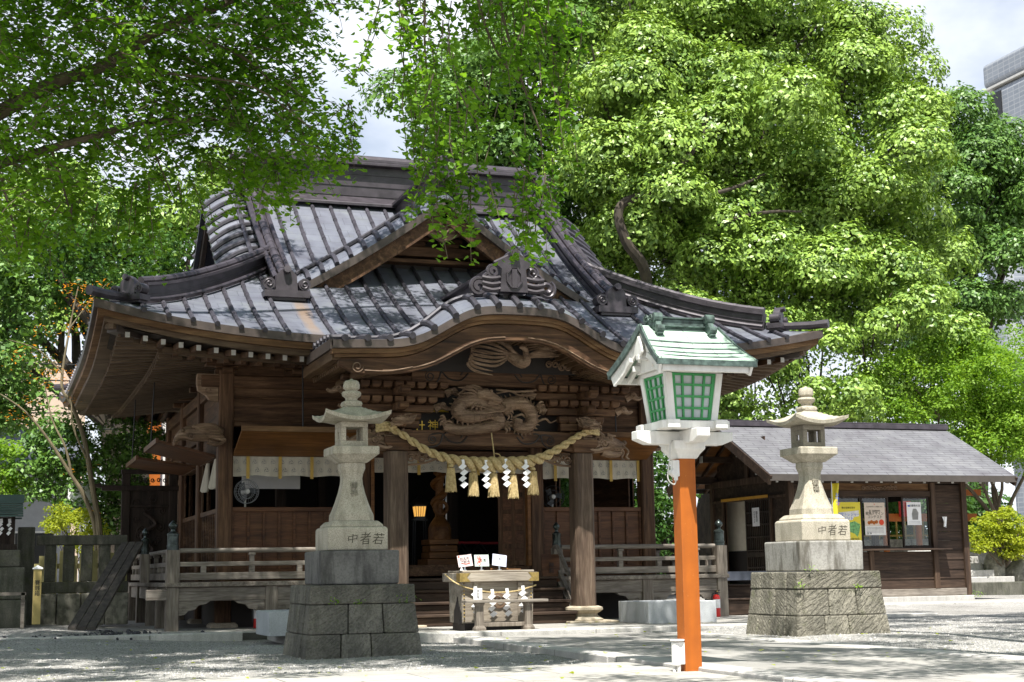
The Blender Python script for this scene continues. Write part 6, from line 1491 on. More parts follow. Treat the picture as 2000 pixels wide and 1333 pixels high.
def kbox(name, m, *bs, bevel=0.0, parent=None):
    g = G()
    for b in bs: g.cut(); g.box(*b)
    return K(name, g, m, parent, bevel=bevel)
kbox('stone_sill', M['kerb_stone'], (KXL-0.1,KXR+0.12,KYF-0.12,KYF+0.1,KB_-0.1,KB_+0.10),(KXL-0.1,KXL+0.1,KYF+0.1,KYB_,KB_-0.1,KB_+0.10), bevel=0.01)
kbox('ground_beam', M['wood_grey'], (KXL-0.07,KXR+0.07,KYF-0.08,KYF+0.08,KB_+0.102,KB_+0.28),(KXL-0.08,KXL+0.08,KYF+0.081,KYB_,KB_+0.102,KB_+0.28), bevel=0.01)
for x, y in ((KXL,KYF),(KXR,KYF),(KXL,KYB_),(KXR,KYB_)): kbox('corner_post', M['wood_kiosk_z'], (x-0.075,x+0.075,y-0.09,y+0.075,KB_+0.102,3.15), bevel=0.008)
kbox('post', M['wood_kiosk_z'], (20.16,20.28,KYF-0.07,KYF+0.05,0.45,1.38),(21.98,22.12,KYF-0.085,KYF+0.05,0.45,3.05),(18.62,18.74,KYF-0.07,KYF+0.05,0.45,3.05), bevel=0.006)
g = G()
def boards(x0, x1, z0, z1, n):
    for k in range(n): a = lerp(z0,z1,k/n); b = lerp(z0,z1,(k+1)/n); g.add([(x0,KYF-0.035,a),(x1,KYF-0.035,a),(x1,KYF-0.015,b-0.004),(x0,KYF-0.015,b-0.004),(x0,KYF+0.02,a),(x1,KYF+0.02,a),(x1,KYF+0.02,b-0.004),(x0,KYF+0.02,b-0.004)],[(0,1,2,3),(7,6,5,4),(0,4,5,1),(1,5,6,2),(2,6,7,3),(3,7,4,0)])
boards(KXL+0.08,20.16,0.46,1.36,4); boards(20.28,21.98,0.46,1.36,4); boards(22.12,KXR-0.08,0.46,3.0,11); boards(KXL+0.08,18.62,1.36,3.0,7)
K('wall_boards', g, M['wood_kiosk'])
kbox('lintel', M['wood_kiosk'], (18.7,22.0,KYF-0.06,KYF+0.05,2.70,2.84),(KXL+0.08,KXR-0.08,KYF-0.05,KYF+0.05,3.02,3.12), bevel=0.006)
kbox('transom_panel', M['wood_warm'], (18.74,21.97,KYF-0.01,KYF+0.01,2.842,3.018))
g = G()
for k in range(10): g.spiral((20.1+0.1*k,KYF-0.03,2.90+0.02*math.sin(k)),0.06,1.3,0.018,sgn=(-1)**k,a0=k)
K('carved_transom', g, M['wood_carve'])
kbox('counter', M['wood_kiosk'], (18.3,22.35,KYF-0.34,KYF+0.02,1.385,1.425), bevel=0.006)
for a, b in ((19.0,20.0),(20.0,20.78),(21.16,21.95)):
    g = G(); f = 0.045; z0, z1 = 1.46, 2.70
    g.box(a,a+f,KYF-0.03,KYF+0.02,z0,z1); g.box(b-f,b,KYF-0.03,KYF+0.02,z0,z1); g.box(a+f,b-f,KYF-0.03,KYF+0.02,z0,z0+f); g.box(a+f,b-f,KYF-0.03,KYF+0.02,z1-f,z1); fr = K('window_frame', g, M['wood_dark'], bevel=0.004)
    g = G(); g.box(a+f,b-f,KYF-0.006,KYF,z0+f,z1-f); K('glass', g, M['glass'], fr)
kbox('window_ledge', M['wood_dark'], (18.74,21.98,KYF-0.06,KYF+0.06,1.426,1.458))
# left end wall with the lattice sliding door
kbox('end_wall', M['wood_kiosk'], (KXL-0.02,KXL+0.02,KYF+0.08,32.50,0.46,3.1),(KXL-0.02,KXL+0.02,34.95,KYB_-0.08,0.46,3.1),(KXL-0.02,KXL+0.02,32.5,34.95,2.76,3.1),(KXL-0.018,KXL+0.018,KYF+0.3,KYB_-0.3,3.1,3.7),(KXL-0.016,KXL+0.016,eyr-0.9,eyr+0.9,3.7,4.25))
kbox('end_beam', M['wood_kiosk_z'], (KXL-0.09,KXL+0.07,KYF+0.08,KYB_+0.3,3.10,3.26),(KXL-0.07,KXL+0.05,KYF+0.08,KYB_,2.70,2.76),(KXL-0.08,KXL+0.06,eyr-0.08,eyr+0.08,3.26,4.2),(KXL-0.07,KXL+0.05,32.42,32.5,0.46,2.7),(KXL-0.07,KXL+0.05,34.95,35.03,0.46,2.7),(17.35,KXL,KYB_-0.1,KYB_+0.06,3.28,3.42))
kbox('inner_wall', M['plaster'], (KXL+0.30,KXL+0.34,33.0,KYB_-0.1,1.45,2.9)); kbox('inner_dado', M['interior'], (KXL+0.28,KXL+0.34,33.0,KYB_-0.1,0.4,1.448))
kbox('kiosk_floor', M['wood_dark'], (KXL+0.1,KXR-0.1,KYF+0.1,KYB_,0.5,0.6))
kbox('rear_wall', M['wood_dark'], (KXL,20.6,KYB_-0.02,KYB_+0.02,0.4,3.1),(KXL,KXR+0.05,KYB_-0.02,KYB_+0.02,0.4,1.25),(20.6,KXR+0.05,KYB_-0.018,KYB_+0.018,2.75,3.1))
kbox('right_wall', M['wood_dark'], (KXR-0.02,KXR+0.02,KYF+0.08,KYB_-0.08,0.4,1.3),(KXR-0.018,KXR+0.018,KYF+0.08,KYB_-0.08,2.72,3.1),(KXR-0.019,KXR+0.019,KYF+0.08,KYF+0.55,1.3,2.72))
kbox('amber_tape', plain('amber_tape',(0.6,0.30,0.03),0.5,var=0.1), (KXL-0.115,KXL-0.09,32.5,34.95,2.72,2.79))
g = G()
for k in range(13): y = 32.54+k*0.098; g.box(KXL-0.05,KXL-0.02,y-0.01,y+0.01,0.75,2.68)
for z in (0.72,1.0,1.28,1.42,1.75,2.06,2.36,2.66): g.box(KXL-0.06,KXL-0.015,32.5,33.74,z,z+0.045 if z != 1.28 else z+0.12)
for y in (32.5,33.7): g.box(KXL-0.065,KXL-0.012,y,y+0.05,0.7,2.7)
ld = K('lattice_door', g, M['wood_dark']); g = G(); g.box(KXL-0.014,KXL-0.008,32.55,33.7,0.75,2.66); K('door_pane', g, plain('dim_door_paper',(0.10,0.09,0.07),0.6), ld)
# notices and posters
def sheet(name, label, cat, x0, x1, z0, z1, m, y=KYF-0.042, grp=None):
    o = thing(name, label, cat, ((x0+x1)/2,y,z0), grp); g = G(); g.box(x0,x1,y-0.003,y,z0,z1); build('sheet', g, m, o); return o
def patch(o, name, m, pts, y): g = G(); g.ext(pts,'y',y-0.002,y); return build(name, g, m, o)
PYF = KYF-0.042
M['yellow'] = plain('poster_yellow',(0.72,0.60,0.03),0.5,var=0.03); M['map_green'] = plain('map_green',(0.17,0.42,0.14),0.6,var=0.35,scale=22); M['blue_ink'] = plain('blue_ink',(0.05,0.12,0.5),0.6,var=0); M['beige'] = plain('poster_beige',(0.62,0.52,0.42),0.6,var=0.03); M['poster_pink'] = plain('poster_pink',(0.72,0.35,0.45),0.6,var=0.03)
o = sheet('poster','yellow treasure hunt poster with green map in the left kiosk window','poster',19.27,19.97,1.60,2.56,M['yellow'])
y = PYF-0.0035
patch(o,'map_shape',M['map_green'],[(19.30,2.08),(19.45,2.15),(19.62,2.06),(19.80,2.10),(19.95,2.02),(19.92,1.86),(19.86,1.72),(19.78,1.80),(19.66,1.84),(19.5,1.90),(19.36,1.92)],y)
patch(o,'corner_patch',M['poster_pink'],[(19.27,2.56),(19.42,2.56),(19.38,2.48),(19.27,2.44)],y); patch(o,'title_band',M['white_paint'],[(19.36,2.31),(19.92,2.36),(19.92,2.22),(19.78,2.20),(19.74,2.13),(19.48,2.12),(19.48,2.19),(19.36,2.18)],y)
letters('お宝トレジャー',0.092,M['blue_ink'],o,face_front(19.64,y-0.003,2.26),0.0008); letters('ハント',0.10,M['blue_ink'],o,face_front(19.62,y-0.003,2.165),0.0008); letters('〜10月29日',0.075,M['ink'],o,face_front(19.72,y-0.003,1.66),0.0008); letters('春の宝物を探せ',0.055,M['ink'],o,face_front(19.64,y-0.003,2.42),0.0008)
o = sheet('poster','beige design contest poster with red circle in the middle kiosk window','poster',20.08,20.66,1.76,2.55,M['beige'])
patch(o,'lower_panel',M['white_paint'],[(20.08,1.76),(20.66,1.76),(20.66,1.98),(20.08,1.98)],y); g = G(); g.tube([(20.55,y,2.07),(20.55,y-0.002,2.07)],0.07,20); build('red_disc', g, M['red_ink'], o)
letters('絵馬デザイン\nコンテスト',0.085,M['ink'],o,face_front(20.37,y-0.003,2.24),0.0008); letters('第一回田無神社',0.045,M['ink'],o,face_front(20.37,y-0.003,2.345),0.0008); letters('・',0.12,M['red_ink'],o,face_front(20.37,y-0.003,2.50),0.0008); letters('あなたのデザインが絵馬になる',0.032,M['ink'],o,face_front(20.37,y-0.003,2.445),0.0008)
g = G()
for k in range(4): g.tube([(20.20+0.07*k,y,2.06+0.02*(k%2)),(20.20+0.07*k,y-0.002,2.06+0.02*(k%2))],0.045,12)
build('round_motif', g, M['orange'], o)
for k in range(5): g = G(); g.box(20.13,20.60,y-0.002,y,1.95-0.03*k-0.006,1.95-0.03*k); build('text_line', g, M['crest'], o)
g = G(); g.box(20.14,20.17,y-0.002,y,1.785,1.82); g.box(20.22,20.25,y-0.002,y,1.785,1.82); build('small_mark', g, M['ink'], o)
o = sheet('poster','small white event poster with dark heading in the right kiosk window','poster',21.29,21.70,2.0,2.56,M['paper'])
letters('近藤勇共演',0.062,M['ink'],o,face_front(21.52,y-0.003,2.47),0.0008); patch(o,'blue_mark',M['blue_ink'],[(21.32,2.45),(21.38,2.45),(21.38,2.49),(21.32,2.49)],y); patch(o,'picture',M['crest'],[(21.44,2.13),(21.60,2.13),(21.62,2.30),(21.56,2.40),(21.47,2.40),(21.43,2.28)],y)
for k in range(3): g = G(); g.box(21.33,21.66,y-0.002,y,2.09-0.03*k-0.006,2.09-0.03*k); build('text_line', g, M['crest'], o)
o = thing('door_notice','white paper notice with vertical writing on the lattice door of the kiosk','notice',(KXL-0.07,33.2,2.05)); g = G(); g.box(KXL-0.075,KXL-0.07,33.0,33.36,2.04,2.5); build('sheet', g, M['paper'], o)
letters('御\n朱\n印',0.10,M['ink'],o,face_left(KXL-0.077,33.13,2.27),0.0008,line=0.9); letters('受\n付\n中\nで\nす',0.06,M['ink'],o,face_left(KXL-0.077,33.25,2.26),0.0008)
g = G(); g.box(KXL+0.285,KXL+0.295,33.78,34.0,2.18,2.55); tag(build('blue_notice', g, M['blue_ink']),'small blue notice on the cream wall inside the kiosk door','notice')
o = thing('banner_flag','narrow yellow and white banner on a thin pole in front of the kiosk','banner',(18.95,31.0,0.2)); g = G(); g.tube([(18.86,31.0,0.2),(18.86,31.0,3.05)],0.012,6); build('pole', g, M['steel'], o)
g = G(); g.grid(lambda u,v: (18.88+0.16*u-0.02*math.sin(v*5), 31.0+0.05*math.sin(u*5+v*4), 2.98-1.1*v),6,12); build('banner_cloth', g, M['yellow'], o, smooth=True, fix=False); letters('お\n守\nり',0.10,M['blue_ink'],o,face_front(18.96,30.93,2.6),0.0008)
g = G(); g.tube([(22.30,KYF-0.12,1.95),(22.33,KYF-0.12,2.2)],0.02,6); g.add([(22.26,KYF-0.11,2.2),(22.40,KYF-0.11,2.2),(22.34,KYF-0.13,1.92)],[(0,1,2)]); tag(build('umbrella', g, M['paper']),'small white folded paper hanging on the right kiosk post','paper')

# ------------------------------------------------------------------ beyond the kiosk: orange gate, retaining wall, steps, stones
o = thing('orange_gate','bright orange gate posts with crossbeam seen through the kiosk window','gate',(29,42,0.3))
g = G()
for x in (27.5,28.75,30.4): g.cut(); g.tube([(x,42,0.2),(x,42,2.9)],0.10,10)
build('post', g, M['orange'], o, smooth=True); g = G(); g.box(26.9,31.0,41.92,42.08,2.45,2.7); g.cut(); g.box(26.6,31.2,41.9,42.1,3.3,3.5); build('beam', g, M['orange'], o)
g = G(); g.box(27.9,28.3,41.7,41.8,2.6,3.1); build('offering_board', g, M['red'], o)
def blockwall(name, label, cat, x0, x1, y0, y1, z0, rows, rh, bl, m, kind=None):
    g = G()
    for k in range(rows):
        x = x0-(bl*0.5 if k%2 else 0)
        while x < x1:
            w = bl*(0.7+0.6*rnd.random()); a = max(x,x0); b = min(x+w,x1)
            if b-a > 0.08: j = 0.05*rnd.random(); g.box(a+0.006,b-0.006,y0-j,y1,z0+k*rh+0.005,z0+(k+1)*rh-0.005)
            x += w
    return tag(build(name, g, m, bevel=0.025, seg=2), label, cat)
blockwall('stone_wall','rough stone retaining wall behind the kiosk and the clipped shrub','stone wall',23.5,36,43.0,43.6,0.1,4,0.45,0.8,M['rough_stone'])
blockwall('kerb_wall','low dark kerb wall to the right of the kiosk','low wall',23.6,36,36.0,36.35,0.1,1,0.42,1.6,M['fence_stone'])
o = thing('stone_steps','pale stone steps climbing beside the clipped shrub','steps',(27.8,39,0.5))
for k in range(5): g = G(); g.box(26.3+0.0*k,28.55-0.1*k,37.0+0.42*k,37.4+0.42*k,0.3,0.66+0.2*k); build('tread', g, M['kerb_stone'], o, bevel=0.015)
def boulder(c, r, label, m, seed):
    rr = random.Random(seed); g = G(); g.ball((0,0,0),1,14,9); ph = [rr.random()*6 for _ in range(6)]
    g.v = [(c[0]+x*r[0]*(1+0.18*math.sin(3*y+ph[0])+0.12*math.sin(5*z+ph[1])), c[1]+y*r[1]*(1+0.15*math.sin(4*x+ph[2])), c[2]+max(-0.3,z)*r[2]*(1+0.2*math.sin(3*x+ph[3]))) for x,y,z in g.v]
    tag(build('boulder', g, m, smooth=False, bevel=0.0), label, 'boulder', 'garden stones right of the kiosk')
boulder((28.35,37.6,0.8),(0.30,0.3,0.75),'tall pale pointed stone beside the steps',M['rough_stone'],1); boulder((29.0,37.4,0.65),(0.42,0.35,0.55),'broad pale stone under the clipped shrub',M['rough_stone'],2); boulder((30.3,37.2,0.5),(0.9,0.5,0.35),'flat grey stone at the right edge by the kerb wall',M['granite'],3); boulder((30.0,38.2,1.0),(0.5,0.4,0.55),'mossy stone behind the clipped shrub',M['pedestal_stone_pale'],4)
g = G()
for k in range(22): g.tube([(24.2+0.35*k,43.8,1.85),(24.2+0.35*k,43.8,2.7)],0.035,5)
g.box(24,32,43.76,43.84,2.55,2.62); g.box(24,32,43.76,43.84,2.0,2.06); tag(build('picket_fence', g, M['ribbon']),'ochre picket fence on top of the stone retaining wall','fence')
# tiled tower and balcony, top right
tw = thing('tower_block','grey tiled tower block with curved balconies behind the trees','tower',(66,80,0))
def tile_mat():
    m, t, b, l = newmat('grey_wall_tile'); v = coords(t); br = N(t,'ShaderNodeTexBrick'); cb = N(t,'ShaderNodeCombineXYZ'); sp = N(t,'ShaderNodeSeparateXYZ'); l(v,sp.inputs[0]); ad = N(t,'ShaderNodeMath',operation='ADD'); l(sp.outputs[0],ad.inputs[0]); l(sp.outputs[1],ad.inputs[1]); l(ad.outputs[0],cb.inputs[0]); l(sp.outputs[2],cb.inputs[1]); l(cb.outputs[0],br.inputs['Vector']); br.offset = 0
    br.inputs['Scale'].default_value = 1; br.inputs['Brick Width'].default_value = 0.55; br.inputs['Row Height'].default_value = 0.3; br.inputs['Mortar Size'].default_value = 0.03
    for k,c in (('Color1',(0.21,0.235,0.27)),('Color2',(0.25,0.275,0.31)),('Mortar',(0.34,0.36,0.38))): br.inputs[k].default_value = (*c,1)
    l(br.outputs[0],b.inputs['Base Color']); b.inputs['Roughness'].default_value = 0.5; return m
M['tile'] = tile_mat()
g = G(); g.box(60,80,58,77.5,0,31.4); build('wall', g, M['tile'], tw, bevel=0.5, seg=3)
g = G(); g.box(59.9,80.2,57.9,77.62,31.55,33.2); build('parapet', g, M['tile'], tw, bevel=0.3, seg=3)
g = G(); g.box(59.95,80.2,57.95,77.55,31.4,31.55); build('cornice', g, M['grey_plastic'], tw)
g = G(); g.box(59.93,60.0,75.9,77.2,29.4,31.0); build('dark_opening', g, M['black'], tw)
for z in (17.5,13.5,9.5):
    g = G(); g.lathe([(1.5,z),(1.5,z+2.4)],(60.1,76.2,0),28); b = build('balcony', g, M['tile'], tw, smooth=True)
    g = G(); g.tube([(60.1+1.5*math.cos(a),76.2+1.5*math.sin(a),z+2.9) for a in np.linspace(0,2*math.pi,30)],0.06,6,False)
    for a in np.linspace(0,2*math.pi,16): g.tube([(60.1+1.5*math.cos(a),76.2+1.5*math.sin(a),z+2.4),(60.1+1.5*math.cos(a),76.2+1.5*math.sin(a),z+2.9)],0.04,4)
    build('balcony_rail', g, M['iron'], b)
g = G(); g.box(59.2,60.0,75.9,76.6,15.4,16.6); build('air_conditioner', g, M['white_paint'], tw)

# ------------------------------------------------------------------ left side: fence, small shrine, post, plank
o = thing('stone_fence','weathered stone fence with square balusters on a rough stone base at the left','stone fence',(1.6,29,0.2))
g = G(); g.box(0.80,2.42,28.88,29.14,1.62,1.80); build('top_rail', g, M['fence_stone'], o, bevel=0.015)
for x in (1.05,1.38,1.70,2.02,2.30):
    g = G(); g.box(x-0.10,x+0.10,28.91,29.11,0.95,1.618); build('baluster', g, M['fence_stone'], o, bevel=0.012)
g = G(); g.box(0.75,2.45,28.86,29.16,0.74,0.948); build('bottom_rail', g, M['fence_stone'], o, bevel=0.015)
g = G()
for k in range(4): g.box(0.75+0.43*k,0.75+0.43*(k+1)-0.01,28.80,29.2,0.15,0.735)
build('base_wall', g, M['rough_stone'], o, bevel=0.03, seg=2)
g = G(); g.box(0.46,0.76,28.7,29.0,0.15,1.95); build('end_post', g, M['fence_stone'], o, bevel=0.015)
for k in range(6):
    pass
g = G()
for k in range(9): g.box(0.9+0.19*k,1.05+0.19*k,30.6,30.64,0.3,1.45+0.05*(k%3))
g.box(0.8,2.6,30.65,30.70,0.6,0.7); g.box(0.8,2.6,30.65,30.70,1.2,1.3); tag(build('board_fence', g, plain('greenish_bamboo_board',(0.30,0.27,0.11),0.7)),'yellow green board fence behind the stone balusters','fence')
o = thing('small_shrine','tiny dark shrine with green ribbed roof on a stone base at the left edge','small shrine',(0.1,28,0.2))
g = G()
for k in range(7): t0 = k/7; g.bar((-0.6,28.1-0.05-0.62*t0-0.05,2.42-0.06-0.30*t0),(0.52,28.1-0.05-0.62*t0-0.05,2.42-0.06-0.30*t0),0.11,0.03); g.bar((-0.6,28.1+0.05+0.62*t0,2.36-0.30*t0),(0.52,28.1+0.05+0.62*t0,2.36-0.30*t0),0.11,0.03)
g.box(-0.62,0.54,28.0,28.2,2.36,2.50); build('shrine_roof', g, plain('green_copper_sheet',(0.035,0.075,0.065),0.45,0.2), o)
g = G(); g.box(-0.4,0.34,27.95,28.4,1.62,2.1); g.box(-0.5,0.44,27.7,28.5,1.52,1.618)
for x in (-0.42,0.36): g.box(x-0.035,x+0.035,27.76,27.83,1.62,2.15)
g.box(-0.5,0.44,27.75,27.84,2.1,2.16); build('shrine_body', g, M['wood_dark'], o)
g = G()
for x in (0.02,0.16,0.30): zigzag(g,x,27.72,2.06,0.09,0.24,3)
build('paper_streamer', g, M['paper'], o)
g = G(); g.box(-0.6,0.5,27.55,28.6,1.22,1.515); g.box(-0.7,0.58,27.45,28.7,0.66,1.215); g.box(-0.75,0.62,27.4,28.7,0.1,0.655); build('shrine_base', g, M['fence_stone'], o, bevel=0.02)
g = G(); 
for x in (-0.5,0.55): g.box(x-0.03,x+0.03,26.9,26.96,0.15,0.78)
g.box(-0.6,0.6,26.9,26.96,0.74,0.79); tag(build('low_rail', g, M['wood_grey']),'low bare wooden rail in front of the tiny shrine','rail')
o = thing('sign_post','ochre square sign post with white cap and black vertical writing','sign post',(0.72,25,0.2))
g = G(); g.sq([(0.062,0.1),(0.062,0.96)],(0.72,25,0.2)); build('post', g, plain('ochre_post',(0.42,0.32,0.11),0.7), o, bevel=0.004)
g = G(); g.sq([(0.078,0.962),(0.078,0.98),(0.005,1.02)],(0.72,25,0.2)); build('cap', g, M['paper'], o); letters('賽\n銭\n箱',0.085,M['ink'],o,face_front(0.72,24.936,0.86),0.001)
o = thing('plank','dark weathered plank leaning against the veranda','plank',(1.6,26,0.2)); 
for t0, t1 in ((0,0.31),(0.33,0.65),(0.67,1.0)):
    q = lambda t,z,e: (lerp(1.24,1.68,t)+e*lerp(0.96,0.88,t), lerp(25.8,25.65,t)+e*lerp(1.6,1.65,t), 0.16+1.42*e+z)
    g = G(); g.add([q(t0,0,0),q(t1,0,0),q(t1,0,1),q(t0,0,1),q(t0,0.06,0),q(t1,0.06,0),q(t1,0.06,1),q(t0,0.06,1)],[(0,3,2,1),(4,5,6,7),(0,1,5,4),(1,2,6,5),(2,3,7,6),(3,0,4,7)]); build('board', g, M['plank_wood'], o, bevel=0.006)
g = G(); rr = random.Random(3)
for k in range(300):
    x = rr.gauss(1.35,0.6); y = 25.0+rr.gauss(0,0.5); r = 0.012+0.018*rr.random(); g.cbox((x,y,(0.125 if y > 24 else gz(x,y)+0.01)),(r*2,r*1.6,r*1.2),rr.random()*3,rr.random(),rr.random())
tag(build('dark_pebble_pile', g, M['pebbles']),'scatter of dark pebbles around the ochre sign post','pebbles',kind='stuff')
g = G(); g.box(4.0,4.35,42,42.3,2,5.6); g.box(4.0,6,42.35,42.4,2,5.4); tag(build('vermilion_post', g, M['orange']),'vermilion post of a rear building seen under the left eave','post')
g = G(); g.box(4.36,6.2,42.25,42.34,2,5.3); tag(build('white_wall', g, M['white_paint']),'white wall beside the vermilion post under the left eave','wall')
def house(name, label, x0, x1, y0, y1, h, m, rm, nwin=0, roof=True):
    o = thing(name, label, 'house', ((x0+x1)/2,(y0+y1)/2,0)); g = G(); g.box(x0,x1,y0,y1,0,h); build('wall', g, m, o)
    if roof:
        g = G(); ym = (y0+y1)/2; g.ext([(y0-0.5,h),(y1+0.5,h),(ym,h+1.4)],'x',x0-0.5,x1+0.5); build('roof', g, rm, o)
    for k in range(nwin):
        xw = lerp(x0+0.6,x1-1.6,(k%3)/2 if nwin>2 else k); zw = 1.2+2.7*(k//3); g = G(); g.box(xw,xw+1.2,y0-0.03,y0+0.02,zw,zw+1.2); w = build('window', g, M['white_paint'], o); g = G(); g.box(xw+0.06,xw+1.14,y0-0.045,y0-0.031,zw+0.06,zw+1.14); build('pane', g, M['black'], w)
house('apartment_house','beige rendered apartment house far behind the left trees',-6,3.3,60,68,9.4,plain('beige_render',(0.55,0.43,0.33),0.9,var=0.04),M['kiosk_roof'],6,False)
house('tiled_house','white and grey house with a tiled roof beyond the stone fence',-4,2.2,46,52,4.3,plain('grey_siding',(0.33,0.34,0.36),0.7,var=0.06),plain('blue_grey_tile',(0.12,0.13,0.16),0.5,var=0.2),3)
g = G(); g.lathe([(0.02,0),(0.27,0.08),(0.36,0.3),(0.37,0.55),(0.3,0.85),(0.1,0.95)],(1.95,36,2.25),18); g.tube([(1.95,36,0.2),(1.95,36,2.3)],0.03,6); tag(build('globe_lamp', g, M['paper'], smooth=True),'white globe lamp seen beyond the stone fence','lamp')
g = G()
for k in range(5): g.tube([(-5,45-0.1*k,5.2+0.5*k),(8,47-0.1*k,5.6+0.45*k)],0.02,4)
tag(build('power_line', g, M['black']),'thin power lines crossing behind the left trees','power line')

g = G(); g.box(4.5,26,47.5,47.7,0,2.6); tag(build('board_wall', g, M['wood_kiosk']),'long dark board wall far behind the shrine and kiosk','wall')
# ------------------------------------------------------------------ trees
rs = np.random.RandomState(11)
def unit(a): return a/np.maximum(1e-9,np.linalg.norm(a,axis=1,keepdims=True))
def leaf_obj(name, Pn, Nn, size, m, parent, shape='rhomb', hang=0.0, kind=None):
    """many separate leaves as one mesh: Pn positions, Nn facing, size length"""
    n = len(Pn); Nn = unit(Nn); a = unit(np.cross(Nn, unit(rs.normal(size=(n,3)))))
    if hang: a = unit(a*(1-hang)+np.array([0,0,-1.0])*hang); a = unit(a-Nn*np.sum(a*Nn,axis=1,keepdims=True))
    b = np.cross(Nn, a); s = size[:,None]
    if shape == 'rhomb': uv = [(-0.5,0,0),(-0.05,-0.27,0.05),(0.5,0,-0.04),(-0.05,0.27,0.05)]
    elif shape == 'fan': uv = [(-0.5,0,0),(0.15,-0.52,0.03),(0.42,-0.22,0.06),(0.30,0.0,0.02),(0.42,0.22,0.06),(0.15,0.52,0.03)]
    else: uv = [(-0.5,0,0),(0.0,-0.16,0.03),(0.5,0,-0.03),(0.0,0.16,0.03)]
    k = len(uv)
    V = np.stack([Pn+(a*u+b*v+Nn*w)*s for u,v,w in uv],axis=1).reshape(-1,3)
    off = np.array(root_loc(parent)) if parent else 0
    V = V-off
    me = bpy.data.meshes.new(name); me.vertices.add(n*k); me.vertices.foreach_set('co', V.astype(np.float32).ravel())
    me.loops.add(n*k); me.loops.foreach_set('vertex_index', np.arange(n*k,dtype=np.int32)); me.polygons.add(n); me.polygons.foreach_set('loop_start', np.arange(0,n*k,k,dtype=np.int32))
    try: me.polygons.foreach_set('loop_total', np.full(n,k,dtype=np.int32))
    except Exception: pass
    me.update(calc_edges=True); me.validate(); me.materials.append(m)
    o = bpy.data.objects.new(name, me); C.objects.link(o); 
    if parent: o.parent = parent
    if kind: o['kind'] = kind
    return o
def puffs(cs, rad_, n_per, up_b=0.45, low=-0.35):
    """leaf positions and facings on rounded sprays"""
    P_, N_ = [], []
    for c, r in zip(cs, rad_):
        d = unit(rs.normal(size=(n_per*2,3))); d = d[d[:,2] > low+0.25*rs.rand(len(d))][:n_per]
        rr = r*(0.55+0.5*rs.rand(len(d),1)**0.6)*np.array([1,1,0.78]); P_.append(c+d*rr); N_.append(d*0.55+np.array([0,0,up_b])+rs.normal(size=d.shape)*0.42)
    return np.concatenate(P_), np.concatenate(N_)
def domes(cs, rad_, n_per):
    """thick rounded sprays: leaves lie on the outside of each dome and face outward"""
    P_, N_ = [], []
    for c, r in zip(cs, rad_):
        n = int(n_per*r*r); d = unit(rs.normal(size=(n*2,3))); d = d[d[:,2] > -0.45+0.35*rs.rand(len(d))][:n]
        lump = 1+0.16*np.sin(7*d[:,:1]+c[0])*np.sin(6*d[:,1:2]+c[1])+0.10*np.sin(11*d[:,2:]+c[2])
        P_.append(c+d*r*lump*(0.80+0.22*rs.rand(len(d),1))*np.array([1,1,0.85])); N_.append(d*0.95+np.array([0,0,0.28])+rs.normal(size=d.shape)*0.33)
    return np.concatenate(P_), np.concatenate(N_)
def crown(name, lobes, m, parent, puff_r, per, n_per, leaf, shape='rhomb', inner=0.25, up_b=0.45):
    cs, rr = [], []
    for x, y, z, r in lobes:
        k = max(4,int(per*r*r)); d = unit(rs.normal(size=(k,3))); q = 0.62+0.40*rs.rand(k,1)**0.6
        d = d*np.array([1,1,0.88]); cs.append(np.array([x,y,z])+d*q*r); rr.append(puff_r*(0.65+0.7*rs.rand(k)))
    cs = np.concatenate(cs); rr = np.concatenate(rr); P_, N_ = domes(cs, rr, n_per) if up_b < 0 else puffs(cs, rr, n_per, up_b)
    if inner:
        for x, y, z, r in lobes: k = int(inner*len(P_)/len(lobes)); d = unit(rs.normal(size=(k,3)))*r*(0.85*rs.rand(k,1)**0.4); P_ = np.concatenate([P_,np.array([x,y,z])+d]); N_ = np.concatenate([N_,rs.normal(size=(k,3))])
    return leaf_obj(name, P_, N_, leaf*(0.65+0.7*rs.rand(len(P_))), m, parent, shape)
def wob(p, q, n, amp, seed):
    r_ = random.Random(seed); p = Vector(p); q = Vector(q); L_ = (q-p).length
    pts = [p]+[p.lerp(q,(i+1)/(n+1))+Vector((r_.uniform(-1,1),r_.uniform(-1,1),r_.uniform(-0.5,0.8)))*amp*L_ for i in range(n)]+[q]
    return path_interp(pts, 4)
def tree(name, label, cat, base, lobes, m, bark, tr, puff_r, per, n_per, leaf, group=None, fork=0.45, shape='rhomb', up_b=0.45, inner=0.15, limbs=None):
    o = thing(name, label, cat, base, group); b = Vector(base); c = sum((Vector(l[:3]) for l in lobes), Vector())/len(lobes)
    g = G(); top = b.lerp(Vector((c.x,c.y,c.z)),fork); t = wob(b-Vector((0,0,0.3)),top,2,0.04,5); g.tube(t, list(np.linspace(tr,tr*0.62,len(t))), 10)
    for i, l in enumerate(lobes):
        w = wob(top, (l[0],l[1],l[2]+l[3]*0.3), 3, 0.07, i); g.tube(w, list(np.linspace(tr*0.5,tr*0.08,len(w))), 7)
        for k in range(2):
            q = w[len(w)//2+2*k]; e = (l[0]+rs.uniform(-.7,.7)*l[3], l[1]+rs.uniform(-.7,.3)*l[3], l[2]+rs.uniform(0,.8)*l[3]); w2 = wob(q,e,2,0.08,i+40*k); g.tube(w2, list(np.linspace(tr*0.2,tr*0.03,len(w2))), 6)
    build('trunk', g, bark, o, smooth=True)
    crown('crown', lobes, m, o, puff_r, per, n_per, leaf, shape, inner, up_b); return o
